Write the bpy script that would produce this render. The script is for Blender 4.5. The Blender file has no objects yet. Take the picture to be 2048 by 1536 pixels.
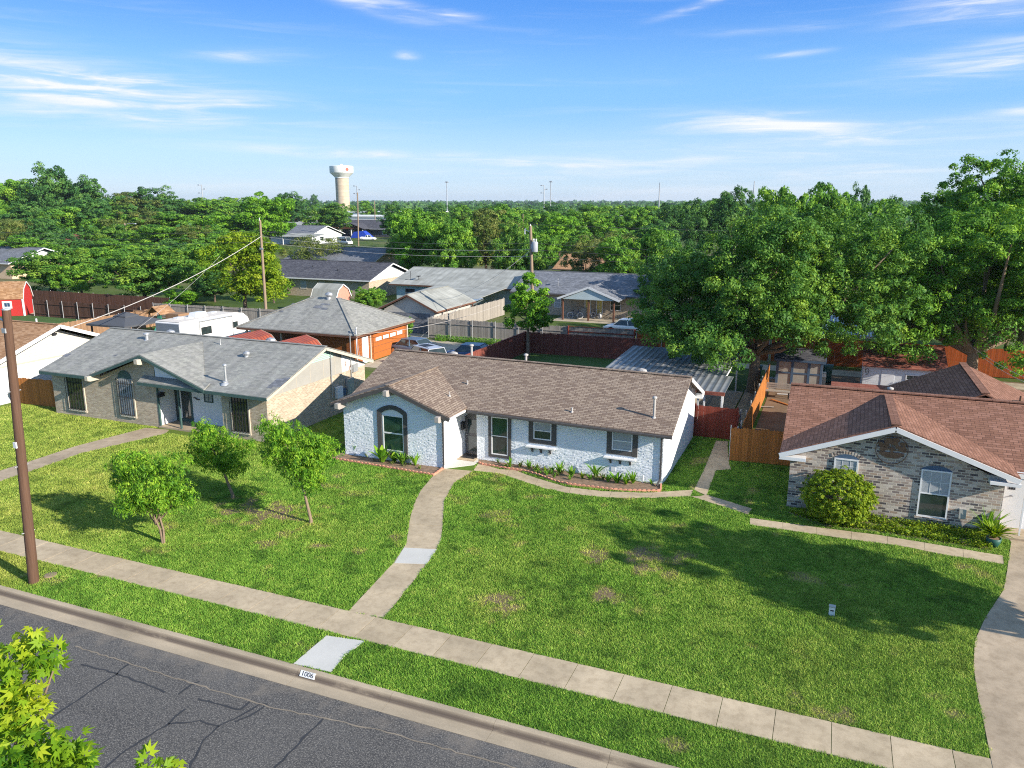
import bpy, math, random
import numpy as np
from mathutils import Vector, Matrix

# ------------------------------------------------------------------ camera, light, exposure
FPX, HORIZON, VPX, CAMH = 1554.0, 404.0, 1682.0, 13.0        # for a frame 2048 px wide
TH = math.atan((768 - HORIZON) / FPX)
YAW = math.atan((VPX - 1024) * math.cos(TH) / FPX)
scene = bpy.context.scene
C = scene.collection
cam = bpy.data.cameras.new('camera'); camo = bpy.data.objects.new('camera', cam); C.objects.link(camo)
cam.sensor_width = 36.0; cam.lens = 36.0 * FPX / 2048; cam.clip_start = 0.1; cam.clip_end = 20000
camo.location = (0, 0, CAMH); camo.rotation_euler = (math.pi / 2 - TH, 0, YAW)
scene.camera = camo

SUN_AZ, SUN_EL = math.radians(-12.0), math.radians(24.0)       # azimuth measured from +X towards +Y
sd = Vector((math.cos(SUN_AZ) * math.cos(SUN_EL), math.sin(SUN_AZ) * math.cos(SUN_EL), math.sin(SUN_EL)))
sl = bpy.data.lights.new('sun', 'SUN'); sl.energy = 4.5; sl.angle = math.radians(0.5); sl.color = (1.0, 0.92, 0.80)
so = bpy.data.objects.new('sun', sl); C.objects.link(so)
so.rotation_euler = sd.to_track_quat('Z', 'Y').to_euler(); so.location = (60, -10, 60)

scene.view_settings.view_transform = 'Standard'
scene.view_settings.look = 'None'
scene.view_settings.gamma = 1.0
scene.view_settings.use_curve_mapping = False
scene.view_settings.exposure = 0.95
scene.cycles.filter_width = 1.1
scene.cycles.use_denoising = False

W = bpy.data.worlds.new('World'); scene.world = W; W.use_nodes = True
wn = W.node_tree.nodes; wl = W.node_tree.links; wn.clear()
wo = wn.new('ShaderNodeOutputWorld'); bg = wn.new('ShaderNodeBackground'); bg.inputs['Strength'].default_value = 0.15
sky = wn.new('ShaderNodeTexSky'); sky.sky_type = 'NISHITA'; sky.sun_disc = False
sky.sun_elevation = SUN_EL; sky.sun_rotation = math.pi / 2 - SUN_AZ
sky.altitude = 0; sky.air_density = 1.0; sky.dust_density = 0.4; sky.ozone_density = 2.6
tc = wn.new('ShaderNodeTexCoord'); sx = wn.new('ShaderNodeSeparateXYZ'); wl.new(tc.outputs['Generated'], sx.inputs[0])

def wmath(op, a, b=None, clamp=False):
    n = wn.new('ShaderNodeMath'); n.operation = op; n.use_clamp = clamp
    for i, v in enumerate((a, b)):
        if v is None: continue
        if isinstance(v, (int, float)): n.inputs[i].default_value = v
        else: wl.new(v, n.inputs[i])
    return n.outputs[0]

# clear-day gradient laid over the physical sky: pale at the horizon, deep blue above
zr_ = wn.new('ShaderNodeValToRGB'); wl.new(sx.outputs['Z'], zr_.inputs[0]); zr_.color_ramp.interpolation = 'EASE'
SKYK = 3.35
els = zr_.color_ramp.elements
SKYC = ((0.0, (.56, .76, .98)), (0.045, (.41, .67, 1.0)), (0.12, (.18, .50, 1.0)), (0.24, (.036, .27, .90)), (0.45, (.20, .42, .82)), (1.0, (.34, .50, .78)))
for i_, (p_, c_) in enumerate(SKYC):
    e_ = els[0] if i_ == 0 else (els[-1] if p_ == 1.0 else els.new(p_)); e_.color = (c_[0], c_[1], c_[2], 1)
sv = wn.new('ShaderNodeVectorMath'); sv.operation = 'SCALE'; sv.inputs['Scale'].default_value = SKYK; wl.new(zr_.outputs[0], sv.inputs[0])
hs = wn.new('ShaderNodeMix'); hs.data_type = 'RGBA'; hs.inputs[0].default_value = 0.85; wl.new(sky.outputs[0], hs.inputs[6]); wl.new(sv.outputs[0], hs.inputs[7])

# cirrus streaks, anchored in the sky by bearing and elevation (radians)
az_ = wmath('ARCTAN2', sx.outputs['Y'], sx.outputs['X']); el_ = wmath('ARCSINE', sx.outputs['Z'])
AZ0 = math.pi / 2 + YAW
da = wmath('SUBTRACT', az_, AZ0)
cx = wn.new('ShaderNodeCombineXYZ'); wl.new(da, cx.inputs[0]); wl.new(el_, cx.inputs[1])
def streaks(scl, rot, nscale, lo, hi, dist, loc=(0, 0, 0)):
    mp = wn.new('ShaderNodeMapping'); mp.inputs['Rotation'].default_value = (0, 0, rot); mp.inputs['Scale'].default_value = scl; mp.inputs['Location'].default_value = loc
    wl.new(cx.outputs[0], mp.inputs[0])
    n = wn.new('ShaderNodeTexNoise'); n.inputs['Scale'].default_value = nscale; n.inputs['Detail'].default_value = 8; n.inputs['Roughness'].default_value = 0.6; n.inputs['Distortion'].default_value = dist
    wl.new(mp.outputs[0], n.inputs['Vector'])
    mr = wn.new('ShaderNodeMapRange'); mr.interpolation_type = 'SMOOTHSTEP'; mr.inputs['From Min'].default_value = lo; mr.inputs['From Max'].default_value = hi
    wl.new(n.outputs['Fac'], mr.inputs['Value']); return mr.outputs[0]
fibre = streaks((7, 75, 1), 0.05, 1.0, 0.36, 0.72, 0.7); soft = streaks((3, 26, 1), 0.0, 1.0, 0.30, 0.62, 0.4, (4, 2, 0))
faint = streaks((4, 60, 1), -0.04, 1.0, 0.50, 0.80, 0.6, (9, 5, 0))
mask = None
for px_, py_, hw_, hh_, tilt_, k_ in [(200, 215, 330, 36, -.10, 1.0), (480, 232, 130, 14, -.06, .8), (330, 262, 260, 18, .02, .7), (150, 250, 120, 10, 0, .5), (700, 36, 130, 13, -.26, 1.0), (800, 50, 110, 9, -.2, .6), (1540, 272, 170, 20, -.06, 1.0), (1750, 292, 330, 17, .04, .9), (1640, 322, 400, 12, .02, .6), (1985, 92, 140, 26, .04, 1.0), (1990, 175, 170, 24, .10, .9),
                                  (960, 325, 420, 10, -.04, .8), (1250, 350, 500, 14, 0, .45), (900, 385, 900, 20, 0, .35), (828, 140, 18, 8, 0, .9), (535, 150, 90, 10, .05, .5), (325, 22, 50, 12, -.2, .5), (1750, 6, 90, 14, .15, .7), (1370, 58, 60, 6, .25, .5), (900, 66, 50, 7, -.1, .6), (12, 64, 26, 9, 0, .7), (1500, 105, 120, 8, 0, .3), (2010, 262, 70, 10, 0, .6), (1330, 5, 60, 7, 0, .5), (1700, 350, 420, 14, 0, .55), (1550, 148, 60, 5, .05, .4)]:
    a0_ = -math.atan((px_ - 1024) / 1554 / 1.0); e0_ = math.atan((404 - py_) / 1554.0)
    u_ = wmath('SUBTRACT', da, a0_); v_ = wmath('SUBTRACT', el_, e0_)
    v_ = wmath('ADD', v_, wmath('MULTIPLY', u_, tilt_))
    q_ = wmath('ADD', wmath('POWER', wmath('ABSOLUTE', wmath('DIVIDE', u_, hw_ / 1554.0)), 2), wmath('POWER', wmath('ABSOLUTE', wmath('DIVIDE', v_, hh_ / 1554.0)), 2))
    g_ = wmath('MULTIPLY', wmath('POWER', 2.718, wmath('MULTIPLY', q_, -1.0)), k_)
    mask = g_ if mask is None else wmath('MAXIMUM', mask, g_)
cm = wmath('MULTIPLY', wmath('ADD', wmath('MULTIPLY', mask, wmath('MULTIPLY', wmath('ADD', fibre, 0.16), wmath('ADD', soft, 0.35))), wmath('MULTIPLY', wmath('MULTIPLY', faint, soft), 0.16)), 1.15, True)
mx = wn.new('ShaderNodeMix'); mx.data_type = 'RGBA'
wl.new(cm, mx.inputs[0]); wl.new(hs.outputs[2], mx.inputs[6]); mx.inputs[7].default_value = (3.35, 3.45, 3.65, 1)
wl.new(mx.outputs[2], bg.inputs[0]); wl.new(bg.outputs[0], wo.inputs[0])

# ------------------------------------------------------------------ picture <-> place
_f = np.array([-math.sin(YAW) * math.cos(TH), math.cos(YAW) * math.cos(TH), -math.sin(TH)])
_r = np.array([math.cos(YAW), math.sin(YAW), 0.0]); _u = np.cross(_r, _f)
_o = np.array([0, 0, CAMH])
def ray(px, py): return _f * FPX + _r * (px - 1024) - _u * (py - 768)
def G(px, py, z=0.0):
    d = ray(px, py); return _o + d * ((z - CAMH) / d[2])
def onY(px, py, Y):
    d = ray(px, py); return _o + d * (Y / d[1])
def onX(px, py, X):
    d = ray(px, py); return _o + d * (X / d[0])
def proj(p):
    p = np.asarray(p, float) - _o; w = p @ _f
    w = np.where(np.abs(w) < 1e-6, 1e-6, w)
    return 1024 + FPX * (p @ _r) / w, 768 - FPX * (p @ _u) / w, w
def height(base, py):
    lo, hi = -5.0, 80.0
    for _ in range(50):
        m = (lo + hi) / 2
        if proj([base[0], base[1], m])[1] > py: lo = m
        else: hi = m
    return lo
def depth(p): return float((np.asarray(p, float) - _o) @ _f)

# ------------------------------------------------------------------ colours and materials
def hx(s, k=1.0):
    s = s.lstrip('#'); out = []
    for i in (0, 2, 4):
        v = int(s[i:i + 2], 16) / 255
        out.append((v / 12.92 if v <= 0.04045 else ((v + 0.055) / 1.055) ** 2.4) * k)
    return tuple(out) + (1.0,)

class NT:
    def __init__(s, name):
        s.m = bpy.data.materials.new(name); s.m.use_nodes = True
        s.n = s.m.node_tree.nodes; s.l = s.m.node_tree.links; s.n.clear()
        s.out = s.n.new('ShaderNodeOutputMaterial'); s.b = s.n.new('ShaderNodeBsdfPrincipled')
        s.l.new(s.b.outputs[0], s.out.inputs[0]); s.t = None
    def co(s, kind='Object'):
        if s.t is None: s.t = s.n.new('ShaderNodeTexCoord')
        return s.t.outputs[kind]
    def set(s, sock, v):
        i = s.b.inputs[sock] if isinstance(sock, str) else sock
        if hasattr(v, 'links'): s.l.new(v, i)
        else: i.default_value = v
    def noise(s, scale, detail=4, rough=0.55, vec=None, stretch=None, dist=0.0):
        vec = vec if vec is not None else s.co()
        if stretch:
            mp = s.n.new('ShaderNodeMapping'); mp.inputs['Scale'].default_value = stretch; s.l.new(vec, mp.inputs[0]); vec = mp.outputs[0]
        n = s.n.new('ShaderNodeTexNoise'); s.l.new(vec, n.inputs['Vector'])
        n.inputs['Scale'].default_value = scale; n.inputs['Detail'].default_value = detail; n.inputs['Roughness'].default_value = rough
        n.inputs['Distortion'].default_value = dist
        return n.outputs['Fac']
    def ramp(s, fac, stops, const=False):
        r = s.n.new('ShaderNodeValToRGB'); s.l.new(fac, r.inputs[0])
        e = r.color_ramp.elements
        while len(e) > 1: e.remove(e[-1])
        e[0].position, e[0].color = stops[0]
        for p, c in stops[1:]:
            k = e.new(p); k.color = c
        if const: r.color_ramp.interpolation = 'CONSTANT'
        return r.outputs[0]
    def mix(s, fac, a, b, mode='MIX'):
        m = s.n.new('ShaderNodeMix'); m.data_type = 'RGBA'; m.blend_type = mode
        s.set(m.inputs[0], fac); s.set(m.inputs[6], a); s.set(m.inputs[7], b); return m.outputs[2]
    def math(s, op, a, b=0.0, clamp=False):
        m = s.n.new('ShaderNodeMath'); m.operation = op; m.use_clamp = clamp
        s.set(m.inputs[0], a); s.set(m.inputs[1], b); return m.outputs[0]
    def rng(s, v, a, b, c=0.0, d=1.0):
        m = s.n.new('ShaderNodeMapRange'); s.set(m.inputs[0], v)
        for i, x in enumerate((a, b, c, d)): m.inputs[i + 1].default_value = x
        return m.outputs[0]
    def bump(s, h, strength, dist):
        b = s.n.new('ShaderNodeBump'); b.inputs['Strength'].default_value = strength; b.inputs['Distance'].default_value = dist
        s.l.new(h, b.inputs['Height']); s.set('Normal', b.outputs[0])
    def attr(s, name):
        a = s.n.new('ShaderNodeAttribute'); a.attribute_name = name; return a.outputs['Fac']
    def island(s):
        g = s.n.new('ShaderNodeNewGeometry'); return g.outputs['Random Per Island']

def sc(c, k): return (c[0] * k, c[1] * k, c[2] * k, 1.0)

def plain(name, col, rough=0.7, var=0.18, scale=3.0, bump=0.0, metal=0.0, spec=0.35, fine=40.0):
    t = NT(name)
    a = t.noise(scale, 5); b = t.noise(fine, 3)
    v = t.math('ADD', t.math('MULTIPLY', a, 0.7), t.math('MULTIPLY', b, 0.3))
    t.set('Base Color', t.ramp(v, [(0.25, sc(col, 1 - var * 1.3)), (0.75, sc(col, 1 + var * 0.8))]))
    t.set('Roughness', rough); t.set('Metallic', metal); t.set('Specular IOR Level', spec)
    if bump: t.bump(t.noise(fine, 4), bump, 0.02)
    return t.m

def glass(name, col=(0.03, 0.045, 0.045, 1), rough=0.06):
    t = NT(name); t.set('Base Color', t.ramp(t.noise(1.3, 2), [(0.3, sc(col, 0.6)), (0.7, sc(col, 1.3))]))
    t.set('Roughness', rough); t.set('Specular IOR Level', 0.7); return t.m

def courses(name, cols, mortar, bw, bh, ms=0.012, bump=0.4, rough=0.85, stain=0.2, offset=0.5, bdist=0.012, stain_scale=0.5, streak=False, soft=0.0):
    """bricks or shingles laid in courses on the UV map (metres)"""
    t = NT(name); uv = t.co('UV')
    br = t.n.new('ShaderNodeTexBrick'); t.l.new(uv, br.inputs['Vector'])
    br.inputs['Color1'].default_value = (0, 0, 0, 1); br.inputs['Color2'].default_value = (1, 1, 1, 1); br.inputs['Mortar'].default_value = (0.5, 0.5, 0.5, 1)
    br.inputs['Scale'].default_value = 1.0; br.inputs['Mortar Size'].default_value = ms; br.inputs['Mortar Smooth'].default_value = 0.15
    br.inputs['Brick Width'].default_value = bw; br.inputs['Row Height'].default_value = bh; br.offset = offset; br.offset_frequency = 2
    k = len(cols)
    body = t.ramp(br.outputs['Color'], [(i / k, c) for i, c in enumerate(cols)], const=True)
    col = t.mix(br.outputs['Fac'], body, mortar)
    n = t.noise(stain_scale, 6, 0.6)
    col = t.mix(1.0, col, t.ramp(n, [(0.3, (1 - stain,) * 3 + (1,)), (0.7, (1 + stain * 0.35,) * 3 + (1,))]), 'MULTIPLY')
    f = t.noise(35, 4)
    col = t.mix(1.0, col, t.ramp(f, [(0.3, (0.86, 0.86, 0.86, 1)), (0.7, (1.08, 1.08, 1.08, 1))]), 'MULTIPLY')
    if streak:
        s = t.noise(1.0, 5, 0.6, vec=uv, stretch=(2.2, 0.25, 1))
        col = t.mix(1.0, col, t.ramp(s, [(0.35, (0.80, 0.80, 0.80, 1)), (0.65, (1.06, 1.06, 1.06, 1))]), 'MULTIPLY')
    t.set('Base Color', col); t.set('Roughness', rough); t.set('Specular IOR Level', 0.25)
    h = t.math('SUBTRACT', 1.0, br.outputs['Fac'])
    h = t.math('ADD', h, t.math('MULTIPLY', br.outputs['Color'], 0.35))
    h = t.math('ADD', h, t.math('MULTIPLY', t.noise(25, 4), 0.5 + soft))
    t.bump(h, bump, bdist)
    return t.m

def planks(name, col, var=0.3, rough=0.85, grey=0.0, streak=(14, 14, 1.2)):
    t = NT(name); r = t.island()
    s = t.noise(3.0, 5, 0.6, stretch=streak)
    a = t.ramp(r, [(0.0, sc(col, 1 - var)), (0.5, col), (1.0, sc(col, 1 + var * 0.8))])
    b = t.mix(1.0, a, t.ramp(s, [(0.3, (0.72, 0.70, 0.68, 1)), (0.7, (1.12, 1.1, 1.08, 1))]), 'MULTIPLY')
    t.set('Base Color', b); t.set('Roughness', rough); t.set('Specular IOR Level', 0.2)
    t.bump(s, 0.3, 0.01); return t.m

def leafmat(name, dark, mid, light, trans=0.3, rough=0.5):
    t = NT(name)
    col = t.ramp(t.attr('tint'), [(0.0, dark), (0.5, mid), (1.0, light)])
    t.set('Base Color', col); t.set('Roughness', rough); t.set('Specular IOR Level', 0.15)
    tr = t.n.new('ShaderNodeBsdfTranslucent'); t.l.new(t.mix(1.0, col, (1.25, 1.15, 0.55, 1), 'MULTIPLY'), tr.inputs[0])
    ms = t.n.new('ShaderNodeMixShader'); ms.inputs[0].default_value = trans
    t.l.new(t.b.outputs[0], ms.inputs[1]); t.l.new(tr.outputs[0], ms.inputs[2]); t.l.new(ms.outputs[0], t.out.inputs[0])
    return t.m

def concrete(name, col, stain=0.25, joint=None):
    t = NT(name)
    a = t.noise(0.7, 6, 0.6); b = t.noise(60, 3); r = t.island()
    v = t.ramp(a, [(0.3, sc(col, 1 - stain)), (0.7, sc(col, 1 + stain * 0.4))])
    v = t.mix(1.0, v, t.ramp(b, [(0.3, (0.86,) * 3 + (1,)), (0.7, (1.1,) * 3 + (1,))]), 'MULTIPLY')
    v = t.mix(1.0, v, t.ramp(r, [(0, (0.92, 0.91, 0.89, 1)), (1, (1.07, 1.06, 1.05, 1))]), 'MULTIPLY')
    if stain > .15: v = t.mix(1.0, v, t.ramp(t.noise(3.5, 6, 0.7), [(0.32, (0.80, 0.78, 0.75, 1)), (0.55, (1.03, 1.03, 1.02, 1))]), 'MULTIPLY')
    t.set('Base Color', v); t.set('Roughness', 0.9); t.set('Specular IOR Level', 0.2); t.bump(b, 0.15, 0.004); return t.m

def corrugated(name, col, period=0.2, axis=0, rough=0.4, metal=0.6, var=0.3):
    t = NT(name); s = t.n.new('ShaderNodeSeparateXYZ'); t.l.new(t.co(), s.inputs[0])
    w = t.math('SINE', t.math('MULTIPLY', s.outputs[axis], 2 * math.pi / period))
    a = t.noise(1.2, 5)
    v = t.ramp(a, [(0.3, sc(col, 1 - var)), (0.7, sc(col, 1 + var * 0.5))])
    v = t.mix(t.rng(w, 0.55, 0.95), v, sc(col, 0.45))
    t.set('Base Color', v); t.set('Roughness', rough); t.set('Metallic', metal)
    t.bump(w, 0.6, 0.03); return t.m

M = {}
def rough_brick():
    t = NT('rough_painted_brick'); uv = t.co('UV')
    br = t.n.new('ShaderNodeTexBrick'); t.l.new(uv, br.inputs['Vector']); br.inputs['Color1'].default_value = (0, 0, 0, 1); br.inputs['Color2'].default_value = (1, 1, 1, 1)
    br.inputs['Scale'].default_value = 1; br.inputs['Mortar Size'].default_value = .014; br.inputs['Mortar Smooth'].default_value = .6; br.inputs['Brick Width'].default_value = .24; br.inputs['Row Height'].default_value = .08
    a = t.noise(1.0, 4, .6, vec=uv, stretch=(5, 13, 1)); f = t.noise(40, 3)
    t.set('Base Color', t.ramp(t.noise(.8, 5), [(.3, (.75, .785, .82, 1)), (.7, (.82, .845, .87, 1))])); t.set('Roughness', .7); t.set('Specular IOR Level', .25)  # cool skylight tint put into the white base colour
    h = t.math('MULTIPLY', t.math('SUBTRACT', 1.0, br.outputs['Fac']), .35); h = t.math('ADD', h, t.math('MULTIPLY', br.outputs['Color'], .25)); h = t.math('ADD', h, t.math('MULTIPLY', a, 1.6)); h = t.math('ADD', h, t.math('MULTIPLY', f, .15))
    t.bump(h, .5, .012); return t.m
M['white_brick'] = rough_brick()
M['white_smooth'] = plain('white_painted_board', (0.76, 0.77, 0.79, 1), 0.6, 0.05, 1.5, 0.1)
M['white_trim'] = plain('white_trim_paint', (0.74, 0.74, 0.74, 1), 0.5, 0.05)
M['dark_trim'] = plain('dark_brown_trim_paint', (0.085, 0.078, 0.076, 1), 0.55, 0.12)
M['taupe'] = plain('taupe_beam_paint', (0.36, 0.33, 0.30, 1), 0.7, 0.1)
M['brown_shingle'] = courses('brown_architectural_shingle', [hx('#948474'), hx('#988878'), hx('#7a6a5d'), hx('#908071'), hx('#9b8b7b'), hx('#7e6e62'), hx('#968676'), hx('#8a7b6e')], hx('#6a584c'), 0.30, 0.135, 0.020, 0.7, 0.9, 0.06, 0.5)
M['grey_shingle'] = courses('weathered_grey_shingle', [hx('#93928d'), hx('#999892'), hx('#8e8e88'), hx('#9c9c94'), hx('#95948d'), hx('#888883')], hx('#727472'), 0.31, 0.14, 0.005, 0.35, 0.92, 0.10, 0.6, streak=True)
M['red_shingle'] = courses('red_brown_shingle', [hx('#8a6350'), hx('#906856'), hx('#845e4c'), hx('#956d5b'), hx('#87604e'), hx('#7e5948')], hx('#553d33'), 0.33, 0.16, 0.011, 0.7, 0.9, 0.12, 0.43)
M['charcoal_shingle'] = courses('charcoal_shingle', [hx('#4d4d54'), hx('#57575d'), hx('#46464d'), hx('#5e5e63')], hx('#414148'), 0.3, 0.14, 0.006, 0.5, 0.92, 0.2, 0.41)
M['slate_shingle'] = courses('slate_grey_shingle', [hx('#6f7278'), hx('#787b80'), hx('#676a70'), hx('#80838a')], hx('#5f6268'), 0.3, 0.14, 0.006, 0.5, 0.92, 0.2, 0.41)
M['pale_roof'] = courses('pale_gravel_roof', [hx('#a3a49d'), hx('#a9aaa3'), hx('#9c9d96')], hx('#96978f'), 1.2, 0.9, 0.004, 0.1, 0.95, 0.2, 0.3, streak=True)
M['tan_shingle'] = courses('tan_brown_shingle', [hx('#a07a58'), hx('#aa8462'), hx('#957050'), hx('#b08c6b')], hx('#85644a'), 0.3, 0.14, 0.005, 0.4, 0.92, 0.2, 0.41)
M['rust_shingle'] = courses('rust_shingle', [hx('#8d5446'), hx('#96604f'), hx('#83493c')], hx('#6a3b32'), 0.3, 0.14, 0.006, 0.4, 0.92, 0.2, 0.41)
M['tan_brick'] = courses('tan_brick', [hx('#b5a58f'), hx('#ab9a85'), hx('#bfb09b'), hx('#a69580')], hx('#c2b5a2'), 0.22, 0.076, 0.011, 0.6, 0.85, 0.12)
M['mixed_brick'] = courses('mottled_grey_brick', [hx('#b5a99f'), hx('#a39388'), hx('#6b6262'), hx('#c4b8ad'), hx('#ab9583'), hx('#93847c'), hx('#cbc0b5'), hx('#857773'), hx('#b3a093'), hx('#5a5558')], hx('#cdc2b4'), 0.30, 0.112, 0.015, 0.6, 0.85, 0.2)
M['red_brick'] = courses('red_brick', [hx('#8f5340'), hx('#9c6049'), hx('#7d4636')], hx('#a08a7b'), 0.22, 0.076, 0.011, 0.5, 0.85, 0.2)
M['cream_board'] = plain('cream_board', (0.34, 0.325, 0.29, 1), 0.75, 0.12, 1.2)
M['cream_siding'] = courses('cream_siding', [(0.62, 0.60, 0.54, 1), (0.60, 0.58, 0.52, 1)], (0.42, 0.40, 0.36, 1), 30.0, 0.2, 0.008, 0.5, 0.7, 0.1)
M['white_siding'] = courses('white_siding', [(0.70, 0.71, 0.72, 1), (0.68, 0.69, 0.70, 1)], (0.50, 0.51, 0.53, 1), 30.0, 0.2, 0.008, 0.5, 0.7, 0.1)
M['peach_siding'] = courses('peach_siding', [(0.70, 0.52, 0.34, 1), (0.68, 0.50, 0.33, 1)], (0.50, 0.37, 0.25, 1), 30.0, 0.2, 0.008, 0.4, 0.7, 0.1)
M['blue_siding'] = courses('pale_blue_siding', [(0.55, 0.64, 0.66, 1), (0.53, 0.62, 0.64, 1)], (0.42, 0.50, 0.52, 1), 30.0, 0.25, 0.008, 0.4, 0.7, 0.1)
M['green_trim'] = plain('dull_green_trim_paint', (0.055, 0.105, 0.098, 1), 0.6, 0.2)
M['cream_trim'] = plain('cream_trim_paint', (0.52, 0.46, 0.37, 1), 0.6, 0.1)
M['mint'] = plain('mint_louvre_paint', (0.40, 0.62, 0.50, 1), 0.6, 0.1)
M['dark_iron'] = plain('dark_iron', (0.025, 0.022, 0.022, 1), 0.6, 0.2)
M['dark_void'] = plain('dark_interior', (0.02, 0.02, 0.022, 1), 0.9, 0.2)
M['glass'] = glass('window_glass')
M['green_glass'] = glass('tinted_green_glass', (0.022, 0.060, 0.046, 1))
M['blind'] = courses('window_blind', [(0.42, 0.44, 0.46, 1), (0.40, 0.42, 0.44, 1)], (0.27, 0.29, 0.31, 1), 30, 0.05, 0.006, 0.3, 0.3, 0.05)
M['blue_glass'] = glass('blue_glass', (0.03, 0.06, 0.12, 1))
M['yellow_pane'] = plain('yellow_window_pane', (0.75, 0.62, 0.18, 1), 0.8, 0.2)  # plain yellow base colour for the far porch panes
M['orange_wall'] = courses('orange_brown_brick', [hx('#94562c'), hx('#9c5f34'), hx('#894d28')], hx('#8a4d20'), 0.22, 0.076, 0.006, 0.3, 0.85, 0.12)
M['orange_board'] = plain('orange_brown_board', hx('#a9602a'), 0.75, 0.12)
M['brown_wall'] = plain('brown_wall', hx('#6b4a3a'), 0.85, 0.2)
M['grey_door'] = plain('charcoal_door_paint', (0.12, 0.115, 0.115, 1), 0.5, 0.1)
M['grey_wall'] = plain('faded_white_board', (0.52, 0.49, 0.44, 1), 0.8, 0.2, 1.0)
M['grey_panel'] = plain('grey_panel', hx('#a39d92'), 0.8, 0.15)
M['blue_trim'] = plain('slate_blue_trim', hx('#4a6079'), 0.7, 0.15)
M['red_paint'] = plain('barn_red_paint', hx('#b5302c'), 0.65, 0.1)
M['pink_paint'] = plain('faded_pink_paint', hx('#c98b78'), 0.75, 0.12)
M['red_metal'] = corrugated('red_ribbed_metal', hx('#97492f'), 0.35, 1, 0.5, 0.0, 0.25)
M['patio_metal'] = corrugated('patio_roof_metal', (0.24, 0.25, 0.26, 1), 0.40, 0, 0.55, 0.2, 0.25)  # base grey lowered to carry the big tree's shade
M['shed_metal'] = corrugated('galvanised_metal', (0.50, 0.56, 0.62, 1), 0.25, 0, 0.4, 0.5, 0.3)
M['galv'] = plain('galvanised_steel', (0.50, 0.51, 0.52, 1), 0.45, 0.2, 6, metal=0.5)
M['pipe'] = plain('painted_pipe', (0.40, 0.38, 0.36, 1), 0.55, 0.15, 6)
M['cedar_stain'] = planks('red_brown_fence_stain', hx('#824a40'), 0.18)
M['red_gate'] = planks('red_gate_stain', hx('#7c3d31'), 0.18)
M['tan_fence'] = planks('honey_cedar', hx('#b0713a'), 0.22)
M['orange_fence'] = planks('orange_cedar', hx('#b05a30'), 0.18)
M['dark_fence'] = planks('dark_weathered_fence', hx('#62473a'), 0.25)
M['brown_fence'] = planks('brown_weathered_fence', hx('#94765c'), 0.25)
M['grey_fence'] = planks('silver_grey_fence', hx('#9a948c'), 0.22)
M['pole_wood'] = planks('creosoted_pole_wood', hx('#624b3d'), 0.1, streak=(7, 7, 0.30))
M['old_pole'] = planks('old_grey_pole_wood', hx('#94826f'), 0.1, streak=(30, 30, 0.8))
M['bark'] = planks('tree_bark', hx('#8a7966'), 0.15, streak=(20, 20, 3))
M['bark_dark'] = planks('dark_tree_bark', hx('#5f5348'), 0.15, streak=(20, 20, 3))
M['concrete'] = concrete('pavement_concrete', hx('#bfae93', 0.95))
M['kerb_concrete'] = concrete('kerb_concrete', hx('#a8947f', 0.9), 0.35)
M['white_concrete'] = concrete('pale_painted_concrete', hx('#cbc9c2', 0.92), 0.10)
M['drive_concrete'] = concrete('driveway_concrete', hx('#bcaa92', 0.88), 0.3)
M['alley_concrete'] = concrete('alley_concrete', hx('#bcb09c', 0.95), 0.3)
M['terracotta'] = plain('terracotta_edging', hx('#c98d74'), 0.85, 0.2, 5, 0.2)
M['soil'] = plain('flower_bed_soil', hx('#8a735f'), 0.95, 0.5, 5, 0.6, fine=22)
M['paint_white'] = plain('white_sign_paint', (0.72, 0.72, 0.72, 1), 0.6, 0.05)
M['paint_black'] = plain('black_sign_paint', (0.03, 0.03, 0.03, 1), 0.6, 0.05)
M['black_plastic'] = plain('black_plastic', (0.025, 0.025, 0.027, 1), 0.5, 0.1)
M['tar'] = plain('tar_crack_seal', (0.042, 0.042, 0.044, 1), 0.7, 0.2)
M['cable'] = plain('cable_sheath', (0.09, 0.09, 0.09, 1), 0.6, 0.1)
M['pale_cable'] = plain('pale_cable_sheath', (0.50, 0.47, 0.44, 1), 0.6, 0.1)
M['canopy_cloth'] = plain('charcoal_canopy_cloth', (0.075, 0.08, 0.09, 1), 0.85, 0.1)
M['rv_white'] = plain('caravan_white', (0.74, 0.74, 0.73, 1), 0.35, 0.04)
M['rv_roof'] = plain('caravan_roof', (0.66, 0.60, 0.52, 1), 0.7, 0.12)
M['rv_grey'] = courses('caravan_grey_cladding', [(0.20, 0.23, 0.27, 1), (0.19, 0.22, 0.26, 1)], (0.12, 0.14, 0.16, 1), 30, 0.12, 0.008, 0.4, 0.4, 0.05)
M['tower_white'] = plain('water_tower_white', (0.72, 0.73, 0.70, 1), 0.6, 0.05, 0.1, fine=1)
M['tower_concrete'] = courses('water_tower_concrete', [hx('#c3b39d'), hx('#bcac96')], hx('#ad9d88'), 200, 2.4, 0.12, 0.1, 0.9, 0.1, stain_scale=0.05)
M['emblem_red'] = plain('emblem_red_paint', (0.55, 0.10, 0.06, 1), 0.6, 0.05)
M['steel_mast'] = plain('steel_mast', (0.35, 0.37, 0.40, 1), 0.5, 0.1)
M['rust_metal'] = plain('rusty_metal', hx('#80604a'), 0.75, 0.35, 8)
M['bin_green'] = plain('green_bin_plastic', (0.03, 0.11, 0.09, 1), 0.5, 0.1)
M['bin_blue'] = plain('blue_bin_plastic', (0.03, 0.08, 0.35, 1), 0.5, 0.1)
M['slide_green'] = plain('green_slide_plastic', (0.05, 0.26, 0.17, 1), 0.4, 0.1)
M['ac_beige'] = plain('appliance_beige', (0.42, 0.41, 0.37, 1), 0.6, 0.1)
M['tyre'] = plain('tyre_rubber', (0.02, 0.02, 0.02, 1), 0.85, 0.1)
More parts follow.
